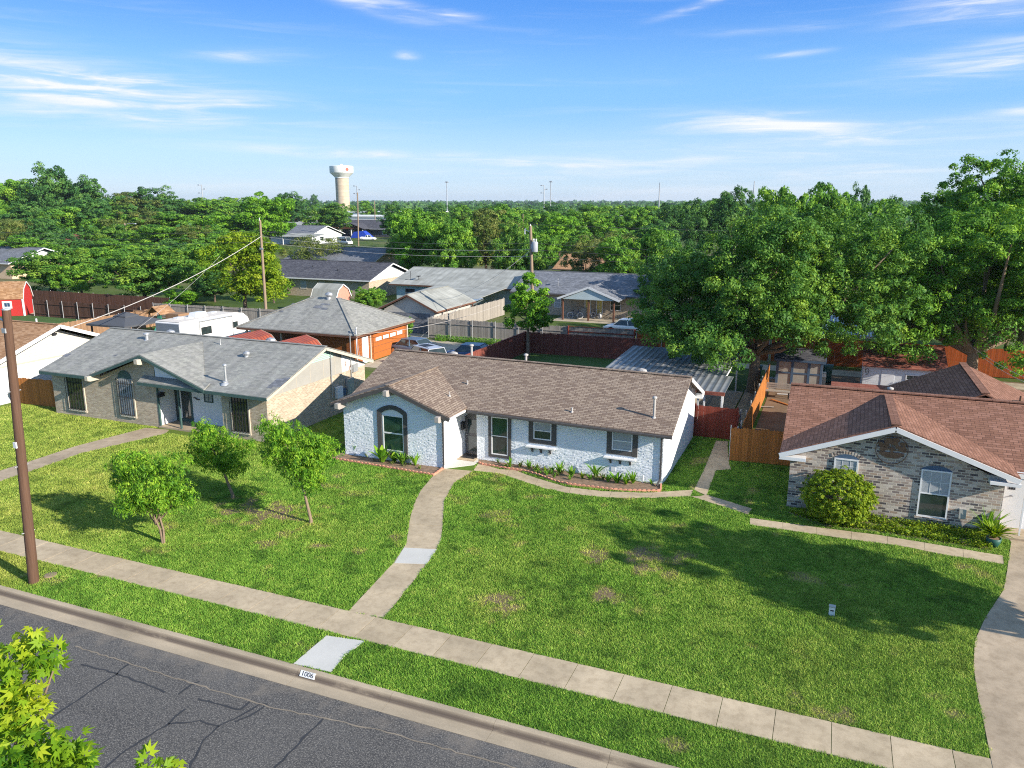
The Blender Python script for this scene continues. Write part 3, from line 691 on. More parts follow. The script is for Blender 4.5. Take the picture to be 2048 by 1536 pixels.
def blade_field():
    rg = np.random.default_rng(3)
    N = 4200000
    x = rg.uniform(-64, 12, N); y = rg.uniform(YKB - 0.01, 47, N)
    px, py, w = proj(np.stack([x, y, np.zeros(N)], -1))
    keep = (px > -220) & (px < 2260) & (py < 1640) & (w > 5)
    dd = np.hypot(x, y)
    keep &= rg.random(N) < np.clip((25.0 / np.hypot(dd, 13)) ** 2 * 1.35, 0, 1)
    x, y, w = x[keep], y[keep], w[keep]
    bare, dry = lawn_fields(x, y)
    ok = rg.random(len(x)) > bare * 0.82
    ok &= ~((y > YS0 + 0.02) & (y < YS1 - 0.02))
    jx = x + (vnoise(x, y, 0.35, 9) - 0.5) * 0.16; jy = y + (vnoise(x, y, 0.35, 10) - 0.5) * 0.16
    ok &= ~((jy > YS0 + 0.03) & (jy < YS1 - 0.03))
    for p in (P_walk, P_apron, P_side, P_gatewalk, P_step, P_nwalk, P_drive, P_lwalk, P_bed1, P_bed2, P_porch): ok &= ~inpoly(jx, jy, p)
    for x0, x1, y0, y1 in HOUSES: ok &= ~((x > x0) & (x < x1) & (y > y0) & (y < y1))
    ok &= ~((y > 39.6) & (x > -4) & (x < -1.0)); ok &= ~((x > -36.2) & (x < -31.2) & (y > 32.2) & (y < 33.2))
    x, y, w, dry, barek = x[ok], y[ok], w[ok], dry[ok], bare[ok]
    n = len(x); h = rg.uniform(0.030, 0.075, n) * (0.8 + 0.5 * vnoise(x, y, 0.5, 44)); wd = 0.0105 * np.clip(w / 22, 0.8, 2.0) * rg.uniform(0.8, 1.3, n)
    a = rg.uniform(0, 2 * np.pi, n); la = rg.uniform(0, 2 * np.pi, n); ln = h * rg.uniform(0.2, 1.1, n)
    co = np.zeros((n, 3, 3))
    co[:, 0] = np.stack([x + np.cos(a) * wd, y + np.sin(a) * wd, np.zeros(n)], -1); co[:, 1] = np.stack([x - np.cos(a) * wd, y - np.sin(a) * wd, np.zeros(n)], -1)
    co[:, 2] = np.stack([x + np.cos(la) * ln, y + np.sin(la) * ln, h], -1)
    tint = np.clip(rg.normal(0.48, 0.10, n) + (vnoise(x, y, 0.16, 14, 2) - 0.5) * 0.55 + (vnoise(x, y, 0.45, 15, 2) - 0.5) * 0.4 + (vnoise(x, y, 4, 17) - 0.5) * 0.35 + .05 * np.sin((x * .94 + y * .34) * 2 * np.pi / 1.15) - .35 * np.clip((vnoise(x, y, .8, 71, 2) - .66) * 8, 0, 1), 0, 1)
    dr = np.clip(dry + rg.normal(0, 0.15, n) + (rg.random(n) < 0.05) * 0.6 + barek * .8, 0, 1)
    me = mesh_tris('grass', co.reshape(-1, 3), M['blades'], {'tint': tint, 'dry': dr})
    o = bpy.data.objects.new('grass', me); C.objects.link(o); tag(o, 'short green mown grass covering the front lawns', 'grass', None, 'stuff')
blade_field()

def soil_bed(name, poly, mat='soil'):
    a = sum(poly[i][0] * poly[(i + 1) % len(poly)][1] - poly[(i + 1) % len(poly)][0] * poly[i][1] for i in range(len(poly)))
    q = poly if a > 0 else poly[::-1]
    m = MB(); m.slab([(x, y, 0.03) for x, y in q], 0.05); struct(m.build(name, mat))
soil_bed('flower_bed_soil', P_bed1); soil_bed('flower_bed_soil', P_bed2)
soil_bed('ivy_bed_soil', P_nbed)

# alley behind the gardens, back yards
paved('alley', [[(-200, 63.5), (120, 63.5), (120, 65.6), (-200, 65.6)]], 'alley_concrete', 0.010)
paved('garage_apron', [[(-35.1, 52.4), (-26.5, 52.4), (-26.5, 63.5), (-35.1, 63.5)]], 'alley_concrete', 0.006)
paved('garage_drive', [[(-43, 65.4), (-36.4, 65.4), (-36.4, 68.4), (-43, 68.4)]], 'alley_concrete', 0.006)
paved('yard_path', [[(-5.1, 43.4), (-3.9, 43.4), (-3.9, 60), (-5.1, 60)], [(-13, 44), (-5.2, 44), (-5.2, 55.3), (-13, 55.3)]], 'alley_concrete', 0.008)
M['dirt'] = plain('bare_yard_dirt', hx('#7a6550'), 0.95, 0.35, 0.9, 0.3, fine=8)
paved('dirt_yard', [[(-3.5, 40.3), (0.9, 44.6), (12, 45), (30, 45), (30, 66), (-3.5, 66)]], 'dirt', 0.004)
M['yardgrass'] = plain('yard_grass', (0.055, 0.115, 0.020, 1), 0.95, 0.35, 1.2, 0.4, fine=14)
paved('yard_lawn', [[(-24.9, 43), (-13, 43), (-13, 63), (-24.9, 63)]], 'yardgrass', 0.005)
paved('yard_lawn_red_shed', [[(-100, 50), (-67.4, 50), (-67.4, 62.3), (-100, 62.3)]], 'yardgrass', 0.004)

# ------------------------------------------------------------------ building kit
def fbox(m, face, u0, u1, d0, d1, v0, v1, mi=0):
    k, p = face
    if k == '-y': m.box(u0, u1, p - d1, p - d0, v0, v1, mi)
    elif k == '+y': m.box(u0, u1, p + d0, p + d1, v0, v1, mi)
    elif k == '+x': m.box(p + d0, p + d1, u0, u1, v0, v1, mi)
    else: m.box(p - d1, p - d0, u0, u1, v0, v1, mi)
    return m
def window(parent, face, u0, u1, v0, v1, fw=0.05, frame='white_trim', pane='glass', mid=True, cols=1, rows=0, proud=0.05, lower=None, name='window'):
    m = MB()
    fbox(m, face, u0, u0 + fw, 0.0, proud, v0, v1); fbox(m, face, u1 - fw, u1, 0.0, proud, v0, v1)
    fbox(m, face, u0 + fw, u1 - fw, 0.0, proud - 0.003, v0, v0 + fw); fbox(m, face, u0 + fw, u1 - fw, 0.0, proud - 0.003, v1 - fw, v1)
    if mid: vm = (v0 + v1) / 2 if mid is True else mid; fbox(m, face, u0 + fw, u1 - fw, 0.0, proud - 0.006, vm - fw * 0.4, vm + fw * 0.4)
    vg = (v0 + v1) / 2 if lower and cols > 1 else v0 + fw; gw = 0.007 if lower else 0.011
    for i in range(1, cols): uu = u0 + (u1 - u0) * i / cols; fbox(m, face, uu - gw, uu + gw, 0.0, proud - 0.018, vg, v1 - fw)
    for i in range(1, rows):
        vv = v0 + (v1 - v0) * i / rows
        if vv > vg + .05 or not lower: fbox(m, face, u0 + fw, u1 - fw, 0.0, proud - 0.021, vv - gw, vv + gw)
    w = m.build(name, frame, parent)
    if lower:
        vm = (v0 + v1) / 2
        m = MB(); fbox(m, face, u0 + fw, u1 - fw, 0.004, proud - 0.028, vm, v1 - fw); m.build('pane', pane, w)
        m = MB(); fbox(m, face, u0 + fw, u1 - fw, 0.004, proud - 0.028, v0 + fw, vm); m.build('pane', lower, w)
    else:
        m = MB(); fbox(m, face, u0 + fw, u1 - fw, 0.004, proud - 0.028, v0 + fw, v1 - fw); m.build('pane', pane, w)
    return w
def gable_roof(parent, x0, x1, y0, y1, z, zr, mat, trim='white_trim', axis='x', th=0.09, yr=None, fascia=0.16, name='roof'):
    """two slopes with the ridge along axis, bargeboards and eave boards as a sub-part"""
    m = MB(); t = MB()
    if axis == 'x':
        r = (y0 + y1) / 2 if yr is None else yr
        m.slab([(x0, y0, z), (x1, y0, z), (x1, r, zr), (x0, r, zr)], th); m.slab([(x0, r, zr), (x1, r, zr), (x1, y1, z), (x0, y1, z)], th)
        m.beam((x0, r, zr + 0.012), (x1, r, zr + 0.012), 0.26, 0.03)
        for x in (x0, x1):
            s = -0.02 if x == x0 else 0.02
            t.beam((x + s, y0, z - th - 0.03), (x + s, r, zr - th - 0.03), 0.03, fascia); t.beam((x + s, r, zr - th - 0.03), (x + s, y1, z - th - 0.03), 0.03, fascia)
        t.beam((x0, y0 - 0.016, z - th - 0.02), (x1, y0 - 0.016, z - th - 0.02), 0.03, fascia); t.beam((x0, y1 + 0.016, z - th - 0.02), (x1, y1 + 0.016, z - th - 0.02), 0.03, fascia)
    else:
        r = (x0 + x1) / 2 if yr is None else yr
        m.slab([(x0, y0, z), (r, y0, zr), (r, y1, zr), (x0, y1, z)], th); m.slab([(r, y0, zr), (x1, y0, z), (x1, y1, z), (r, y1, zr)], th)
        m.beam((r, y0, zr + 0.012), (r, y1, zr + 0.012), 0.26, 0.03)
        for y in (y0, y1):
            s = -0.02 if y == y0 else 0.02
            t.beam((x0, y + s, z - th - 0.03), (r, y + s, zr - th - 0.03), 0.03, fascia); t.beam((r, y + s, zr - th - 0.03), (x1, y + s, z - th - 0.03), 0.03, fascia)
        t.beam((x0 - 0.016, y0, z - th - 0.02), (x0 - 0.016, y1, z - th - 0.02), 0.03, fascia); t.beam((x1 + 0.016, y0, z - th - 0.02), (x1 + 0.016, y1, z - th - 0.02), 0.03, fascia)
    o = m.build(name, mat, parent); t.build('fascia', trim, o); return o
def gable_walls(parent, x0, x1, y0, y1, zt, za, mat, axis='x', gmat=None, name='wall', r=None, zb=-0.05):
    """walls with gable ends; gmat gives the gable triangles their own facing"""
    m = MB()
    m.box(x0, x1, y0, y1, zb, zt)
    o = m.build(name, mat, parent)
    if axis == 'x':
        r = (y0 + y1) / 2 if r is None else r
        for x in (x0, x1 - 0.1): g = MB(); g.prism([(y0, zt + .002), (y1, zt + .002), (r, za)], 'x', x - (0.004 if x == x0 else -0.004), x + 0.1 + (0.004 if x != x0 else 0)); g.build('gable', gmat or mat, parent)
    else:
        r = (x0 + x1) / 2 if r is None else r
        for y in (y0, y1 - 0.1): g = MB(); g.prism([(x0, zt + .002), (x1, zt + .002), (r, za)], 'y', y - (0.004 if y == y0 else -0.004), y + 0.1 + (0.004 if y != y0 else 0)); g.build('gable', gmat or mat, parent)
    return o
def pipe_vent(parent, p, h, r=0.05, cap=True, mat='pipe', flash=True):
    m = MB(); m.tube([(p[0], p[1], p[2] - 0.2), (p[0], p[1], p[2] + h)], r, 10)
    if cap: m.lathe([(r * 1.8, -0.02), (r * 2.0, 0.03), (r * 1.6, 0.07), (r * 0.6, 0.10), (0.001, 0.10)], 12, (p[0], p[1], p[2] + h))
    if flash: m.lathe([(r * 2.2, -0.09), (r * 1.6, 0.02), (r * 1.05, 0.05)], 12, p)
    return m.build('roof_vent', mat, parent)
def turbine(parent, p, s=1.0, mat='galv'):
    m = MB(); m.lathe([(0.17 * s, -0.3), (0.17 * s, 0.1)], 14, p)
    n = 18
    for k in range(n):
        a0 = 2 * math.pi * k / n; a1 = a0 + 2 * math.pi / n * 0.8
        prof = [(0.17, 0.1), (0.25, 0.18), (0.27, 0.27), (0.23, 0.36), (0.10, 0.42)]
        for (r0, z0), (r1, z1) in zip(prof[:-1], prof[1:]):
            m.face([(p[0] + s * r0 * math.cos(a0), p[1] + s * r0 * math.sin(a0), p[2] + z0 * s), (p[0] + s * r0 * 1.06 * math.cos(a1), p[1] + s * r0 * 1.06 * math.sin(a1), p[2] + z0 * s),
                    (p[0] + s * r1 * 1.06 * math.cos(a1), p[1] + s * r1 * 1.06 * math.sin(a1), p[2] + z1 * s), (p[0] + s * r1 * math.cos(a0), p[1] + s * r1 * math.sin(a0), p[2] + z1 * s)])
    m.lathe([(0.11 * s, 0.41 * s), (0.001, 0.44 * s)], 14, p)
    return m.build('turbine_vent', mat, parent)
def downspout(parent, x, y, z0, z1, mat='dark_trim', kick=(0, -0.3)):
    m = MB(); m.beam((x, y, z0 + 0.2), (x, y, z1), 0.08, 0.06, (0, 1, 0)); m.beam((x, y, z0 + 0.22), (x + kick[0], y + kick[1], z0 + 0.06), 0.08, 0.06)
    return m.build('downspout', mat, parent)

# ------------------------------------------------------------------ the white painted brick house
def white_house():
    h = thing('white_brick_house', 'white painted brick bungalow with brown shingle roof and dark window trim', 'house', (-15, 38, 0))
    XL, XR, YG, YM, YB, XG, YD = -23.05, -6.66, 32.85, 34.78, 43.0, -17.28, 35.42
    m = MB()
    m.box(-16.3, XR, YM, YB, -0.1, 2.62); m.box(XG, -16.3 - 1e-3, YD, YB - 0.004, -0.1, 2.62); m.box(XL, XG - 1e-3, YG, YB - 0.002, -0.1, 2.72)
    m.prism([(XL + .001, 2.715), (XG - 0.002, 2.715), (-20.1, 3.94)], 'y', YG + 0.001, YG + 0.2)
    w = m.build('wall', 'white_brick', h)
    m = MB()   # smooth boarded end wall and its gable
    m.box(XR + 0.002, XR + 0.05, YM + 0.42, YB, -0.1, 2.72); m.prism([(YM + 0.42, 2.71), (YM + 0.42, 2.80), (38.95, 4.28), (YB, 2.86), (YB, 2.71)], 'x', XR + 0.003, XR + 0.045)
    m.build('end_wall', 'white_smooth', h)
    m = MB(); m.prism([(YM + 0.1, 2.6), (38.95, 4.28), (YB, 2.6)], 'x', XL + 0.004, XL - 0.04); m.build('gable', 'white_smooth', h)
    m = MB(); m.box(XG + 0.001, XG + 0.03, YG + 0.02, YD - 0.002, -0.05, 2.75); m.build('entry_wall', 'white_smooth', h)
    # entry recess drawn as a shallow porch pocket: dark lining, jamb, lintel arch
    x0, x1 = -17.25, -16.28
    # roof planes
    zL, zR, rL, rR = 2.90, 2.60, 4.55, 4.36
    xl, xr, ye, yr, yb = -23.53, -6.22, 34.30, 39.0, 43.5
    def zl(x, a, b_): return a + (b_ - a) * (x - xl) / (xr - xl)
    r = MB()
    r.slab([(xl + .004, ye, zL), (xr, ye, zR), (xr, yr, rR), (xl + .004, yr, rL)], 0.07)
    r.slab([(xl + .004, yr, rL), (xr, yr, rR), (xr, yb, zR + 0.06), (xl + .004, yb, zL)], 0.07)
    r.beam((xl, yr, rL + 0.015), (xr, yr, rR + 0.015), 0.28, 0.03)
    # front gable
    xa, za, ze = -20.08, 4.12, 2.90; yf = 32.42; xe0, xe1 = xl, -16.66; yback = 37.65
    zb = zl(xa, zL, zR) + (zl(xa, rL, rR) - zl(xa, zL, zR)) * (yback - ye) / (yr - ye) + 0.03
    r.slab([(xa, yf, za), (xe1, yf, ze - 0.06), (xe1, ye + 0.12, ze - 0.06), (xa, yback, zb)], 0.07)
    r.slab([(xe0, yf, ze), (xa, yf, za), (xa, yback, zb), (xe0, ye + 0.12, ze + 0.02)], 0.07)
    r.beam((xa, yf, za + 0.014), (xa, yback, zb + 0.014), 0.26, 0.03)
    roof = r.build('roof', 'brown_shingle', h)
    t = MB()
    t.beam((xe0, yf - 0.02, ze - 0.16), (xa, yf - 0.02, za - 0.16), 0.04, 0.19); t.beam((xa, yf - 0.02, za - 0.16), (xe1, yf - 0.02, ze - 0.22), 0.04, 0.19)
    t.beam((xe1 + 0.02, ye - 0.02, zl(xe1, zL, zR) - 0.12), (xr + 0.02, ye - 0.02, zR - 0.12), 0.04, 0.15)
    t.beam((xe0 - 0.022, yf, ze - 0.14), (xe0 - 0.022, ye, ze - 0.14), 0.04, 0.17)
    t.beam((xl - 0.02, ye, zL - 0.15), (xl - 0.02, yr, rL - 0.15), 0.04, 0.17); t.beam((xl - 0.02, yr, rL - 0.15), (xl - 0.02, yb, zL - 0.15), 0.04, 0.17)
    t.beam((xr - 0.05, ye + 0.05, zR - 0.16), (xr - 0.05, yr, rR - 0.16), 0.03, 0.16)
    t.build('fascia', 'dark_trim', roof)
    g = MB()   # gutters
    g.beam((xe1 + 0.1, ye - 0.09, zl(xe1, zL, zR) - 0.11), (xr, ye - 0.09, zR - 0.11), 0.10, 0.09)
    g.build('gutter', 'dark_trim', roof)
    g = MB(); g.beam((xe1 + 0.03, yf, ze - 0.15), (xe1 + 0.03, ye - 0.2, ze - 0.17), 0.09, 0.09); g.build('gutter', 'white_trim', roof)
    s = MB()   # white boxed soffit return at the back corner and undersides
    s.beam((xr + 0.021, yr + 0.1, rR - 0.17), (xr + 0.021, yb, zR - 0.12), 0.03, 0.2)
    s.box(XR + 0.06, xr, yb - 0.5, yb, zR - 0.32, zR - 0.02)
    s.slab([(XR, ye + 0.06, zR - 0.075), (xr - .07, ye + 0.06, zR - 0.075), (xr - .07, yr, rR - 0.075), (XR, yr, rR - 0.075)], 0.02)
    s.build('soffit', 'white_trim', roof)
    s = MB()
    s.slab([(XG, ye + 0.02, 2.60), (xr - .06, ye + 0.02, 2.45), (xr - .06, YM, 2.45), (XG, YM, 2.60)], 0.03)
    s.build('eave_soffit', 'dark_trim', roof)
    for px, py, hh, rr_, cap in [(935, 769, 0.22, 0.045, False), (899, 791, 0.2, 0.035, False), (1144, 824, 0.22, 0.045, False)]:
        q = None
        for k in range(200):   # meet the front slope
            Y = 34.4 + k * 0.025; p = onY(px, py, Y)
            zz_ = zl(p[0], zL, zR) + (zl(p[0], rL, rR) - zl(p[0], zL, zR)) * (Y - ye) / (yr - ye)
            if px == 899: zz_ = za - abs(p[0] - xa) * (za - ze) / (xe1 - xa)
            if p[2] <= zz_: q = p; break
        if q is not None: pipe_vent(h, (q[0], q[1], q[2]), hh, rr_, cap, 'pipe')
    q = None
    for k in range(200):
        Y = 34.4 + k * 0.02; p = onY(1308, 835, Y)
        zz_ = zl(p[0], zL, zR) + (zl(p[0], rL, rR) - zl(p[0], zL, zR)) * (Y - ye) / (yr - ye)
        if p[2] <= zz_: q = p; break
    pipe_vent(h, q, 0.95, 0.06, True, 'pipe')
    for px, top, base_y in [(943, 688, 40.0), (1052, 707, 40.3)]:
        p = onY(px, top, base_y); zb_ = rL - 0.3 - (base_y - yr) * .36
        pipe_vent(h, (p[0], base_y, zb_), p[2] - zb_ - 0.1, 0.07, True, 'pipe')
    for px, py in [(906, 706), (1283, 740)]:
        p = onY(px, py, 39.5); turbine(h, (p[0], 39.5, p[2] - 0.36), 1.05, 'pipe')
    # beam ends
    for x, z in ((-20.08, 3.72), (xe0 + 0.55, 2.78), (xe1 - 0.55, 2.68)):
        m = MB(); m.prism([(yf - 0.30, z - 0.10), (yf - 0.30, z + 0.16), (YG, z + 0.16), (YG, z - 0.16), (yf - 0.16, z - 0.16)], 'x', x - 0.10, x + 0.10); m.build('beam_end', 'taupe', h)
    # arched window in the front gable: dark surround, white frame, green panes
    def P(px, py): p = onY(px, py, YG); return p[0], p[2]
    ux0, _ = P(756.5, 870); ux1, _ = P(815.5, 880); _, zbot = P(786, 909); zsh = P(757, 820)[1] ; ztop = P(786, 810.5)[1]
    m = MB()
    def arch(x0, x1, z0, zs, zt, n=14):
        pts = [(x0, z0), (x1, z0)]
        for k in range(n + 1):
            a = k / n; x = x1 + (x0 - x1) * a; pts.append((x, zs + (zt - zs) * (1 - (2 * a - 1) ** 2)))
        return pts
    th = 0.24
    out = arch(ux0, ux1, zbot, zsh, ztop); inn = arch(ux0 + th * 1.05, ux1 - th * 0.85, zbot + 0.1, zsh - 0.12, ztop - 0.22)
    n = len(out)
    for k in range(n):
        j = (k + 1) % n
        a, b2, c, d = out[k], out[j], inn[j], inn[k]
        m.face([(a[0], YG - 0.07, a[1]), (b2[0], YG - 0.07, b2[1]), (c[0], YG - 0.07, c[1]), (d[0], YG - 0.07, d[1])])
        m.face([(a[0], YG, a[1]), (b2[0], YG, b2[1]), (b2[0], YG - 0.07, b2[1]), (a[0], YG - 0.07, a[1])])
        m.face([(d[0], YG - 0.07, d[1]), (c[0], YG - 0.07, c[1]), (c[0], YG, c[1]), (d[0], YG, d[1])])
    wsur = m.build('arched_window', 'dark_trim', h)
    m = MB(); m.prism(inn, 'y', YG - 0.012, YG - 0.002); m.build('frame', 'white_trim', wsur)
    wx0, wx1 = ux0 + th * 1.05 + 0.12, ux1 - th * 0.85 - 0.06; wz0, wz1 = zbot + 0.26, zsh - 0.25
    m = MB()
    F = ('-y', YG - 0.012)
    for a, b2, c, d in ((wx0 - .06, wx0, wz0 - .06, wz1 + .06), (wx1, wx1 + .06, wz0 - .06, wz1 + .06), (wx0, wx1, wz0 - .06, wz0), (wx0, wx1, wz1, wz1 + .06), (wx0, wx1, (wz0 + wz1) / 2 - .035, (wz0 + wz1) / 2 + .035)): fbox(m, F, a, b2, 0, 0.035, c, d)
    m.build('sash', 'white_trim', wsur)
    m = MB(); fbox(m, F, wx0, wx1, 0.002, 0.012, wz0, wz1); m.build('pane', 'green_glass', wsur)
    m = MB(); m.box(ux0 + 0.1, ux1 - 0.05, YG - 0.13, YG - 0.07, zbot - 0.02, zbot + 0.08); m.build('window_sill', 'dark_trim', wsur)
    HOLES = [(ux0 + .1, ux1 - .1, zbot + .1, ztop - .12)]
    # windows of the main front
    def Q(px, py): p = onY(px, py, YM); return p[0], p[2]
    def trimmed(pl, pr, pt, pb, tw, top, pane, lower, sill=True, mid=True):
        x0, _ = Q(pl, (pt + pb) / 2); x1, _ = Q(pr, (pt + pb) / 2 + 6); xm = (pl + pr) / 2; z1 = Q(xm, pt)[1]; z0 = Q(xm, pb)[1]
        m = MB(); F = ('-y', YM)
        fbox(m, F, x0, x0 + tw, 0, 0.06, z0, z1); fbox(m, F, x1 - tw, x1, 0, 0.06, z0 - 0.02, z1); fbox(m, F, x0 + tw, x1 - tw, 0, 0.055, z0, z0 + tw * 0.9)
        if top: fbox(m, F, x0 + tw, x1 - tw, 0, 0.055, z1 - 0.09, z1)
        HOLES.append((x0, x1, z0, z1)); s_ = m.build('window_surround', 'dark_trim', h)
        return s_, x0 + tw, x1 - tw, z0 + tw * 0.9, z1 - (0.09 if top else 0)
    def fill(s_, x0, x1, z0, z1, pane, lower, fw=0.055):
        window(s_, ('-y', YM), x0, x1, z0, z1, fw, 'white_trim', pane, True, 1, 0, 0.05, lower)
    a = trimmed(977.5, 1022.5, 831, 915, 0.16, True, None, None); fill(*a, 'green_glass', 'glass')
    a = trimmed(1058, 1113, 844, 888, 0.25, False, None, None); fill(*a, 'blind', 'glass')
    a = trimmed(1214, 1275.5, 863, 910, 0.25, False, None, None); fill(*a, 'blind', 'blind')
    for pl, pr, py in ((1054, 1111.5, 895), (1209, 1272.5, 917)):
        x0, z = Q(pl, py - 3); x1, _ = Q(pr, py + 3); z = Q((pl + pr) / 2, py)[1]
        m = MB(); m.box(x0, x1, YM - 0.24, YM, z, z + 0.05); sh = m.build('flower_shelf', 'white_trim', h)
        for k in (0.2, 0.5, 0.82):
            xx = x0 + (x1 - x0) * k
            m = MB(); m.prism([(YM, z - 0.003), (YM - 0.2, z - 0.003), (YM - 0.2, z - 0.07), (YM - 0.09, z - 0.14), (YM - 0.05, z - 0.27), (YM, z - 0.27)], 'x', xx - 0.045, xx + 0.045); m.build('bracket', 'dark_trim', sh)
    # front door with arched head, set on the main wall beside the entry wall
    def D(px, py): p = onY(px, py, YD); return p[0], p[2]
    zt = D(946, 826)[1]; xd0, xd1 = XG + 0.05, -16.33
    m = MB(); pts = arch(xd0, xd1, 0.03, zt - 0.2, zt + 0.02); m.prism(pts, 'y', YD - 0.05, YD + 0.01); d = m.build('front_door', 'grey_door', h)
    m = MB(); m.box(xd0 + 0.14, xd1 - 0.14, YD - 0.056, YD - 0.05, 1.2, zt - 0.35); m.box(xd0 + 0.14, xd1 - 0.14, YD - 0.056, YD - 0.05, 0.2, 1.02); m.build('storm_glass', 'glass', d)
    m = MB(); m.lathe([(0.03, 0), (0.045, 0.02), (0.03, 0.05), (0.001, 0.06)], 10, (xd0 + 0.1, YD - 0.08, 1.08)); m.build('handle', 'galv', d)
    m = MB(); m.box(XG + 0.04, -16.25, YM - 0.5, YD - 0.06, 0.02, 0.06); m.build('door_step', 'drive_concrete', h)
    dn = downspout(h, XG + 0.07, YG - 0.06, 0, 2.6, 'dark_trim', (0.0, -0.1))
    m = MB(); m.tube([(XG + 0.07, YG - 0.06, 2.55), (XG + 0.07, YG - 0.08, 2.68), (XG + 0.35, YG - 0.25, 2.74), (xe1, yf + 0.05, 2.78)], 0.045, 8); m.build('downspout', 'dark_trim', h)
    downspout(h, XR - 0.10, YM - 0.06, 0.03, 2.4, 'dark_trim', (-0.05, -0.45))
    m = MB(); m.box(-12.4, -12.28, YM - 0.06, YM, 0.75, 0.87); m.build('outlet_box', 'galv', h)
    m = MB(); m.box(-9.15, -8.93, YM - 0.03, YM, 0.35, 0.6); m.build('wall_vent', 'white_trim', h)
    m = MB(); m.tube([(-7.55, YM - 0.18, 0), (-7.55, YM - 0.18, 0.4)], 0.03, 8); m.build('standpipe', 'white_trim', h)
    # rough split-face bricks, each proud by its own few millimetres
    rgb = np.random.default_rng(12); m = MB()
    def relief(x0, x1, Y, ztop):
        bw, bh = .245, .081; rows = int(4.2 / bh)
        for j in range(rows):
            z0 = -.02 + j * bh; xs = x0 - (bw / 2 if j % 2 else 0)
            while xs < x1:
                a_, b_ = max(xs + .006, x0), min(xs + bw - .006, x1); xs += bw
                if any(a_ < q[1] - .03 and b_ > q[0] + .03 and z0 + bh > q[2] + .03 and z0 < q[3] - .03 for q in HOLES): continue
                if b_ - a_ < .04 or ztop((a_ + b_) / 2) < z0 + bh: continue
                d = rgb.uniform(.006, .017); c = d + rgb.uniform(-.007, .008, 6); c = np.clip(c, .003, .05); xm = a_ + (b_ - a_) * rgb.uniform(.3, .7); z1 = z0 + bh - .008
                P_ = [(a_, z0), (xm, z0), (b_, z0), (b_, z1), (xm, z1), (a_, z1)]
                f = [(x, Y - q, z) for (x, z), q in zip(P_, c)]; k = [(x, Y, z) for x, z in P_]
                m.mesh(f + k, [(0, 1, 4, 5), (1, 2, 3, 4)] + [(i, 6 + i, 6 + (i + 1) % 6, (i + 1) % 6) for i in range(6)])
    relief(XL, XG - .01, YG, lambda x: 3.9 - abs(x + 20.1) * .36)
    relief(-16.28, XR - .01, YM, lambda x: 2.62)
    m.build('brick_face', 'white_brick', h)
    # threshold slab
    paved('porch_slab', [[(-17.24, 32.75), (-16.05, 33.9), (-16.05, 34.6), (-16.3, 34.76), (-16.3, 35.38), (-17.24, 35.38)]], 'white_concrete', 0.026)
    # mat, letter box
    m = MB(); m.box(XG + 0.12, -16.4, YM - 0.2, YD - 0.16, 0.062, 0.078); tag(m.build('door_mat', 'black_plastic'), 'dark door mat in front of the charcoal front door of the white house', 'door mat')
    p = onX(923.5, 850, XG + 0.03)
    m = MB(); m.box(XG + 0.032, XG + 0.17, p[1] - 0.14, p[1] + 0.14, p[2] - 0.22, p[2] + 0.12); m.prism([(p[1] - 0.16, p[2] + 0.122), (p[1] + 0.16, p[2] + 0.122), (p[1] + 0.14, p[2] + 0.19), (p[1] - 0.14, p[2] + 0.19)], 'x', XG + 0.032, XG + 0.19)
    o = m.build('letter_box', 'black_plastic'); tag(o, 'black wall letter box beside the charcoal front door of the white house', 'letter box')
    m = MB(); m.tube([(XG + 0.1, p[1] - 0.12, p[2] - 0.225), (XG + 0.15, p[1] - 0.12, p[2] - 0.3), (XG + 0.15, p[1] + 0.12, p[2] - 0.3), (XG + 0.1, p[1] + 0.12, p[2] - 0.225)], 0.008, 6); m.build('newspaper_hook', 'dark_iron', o)
    return h
white_house()

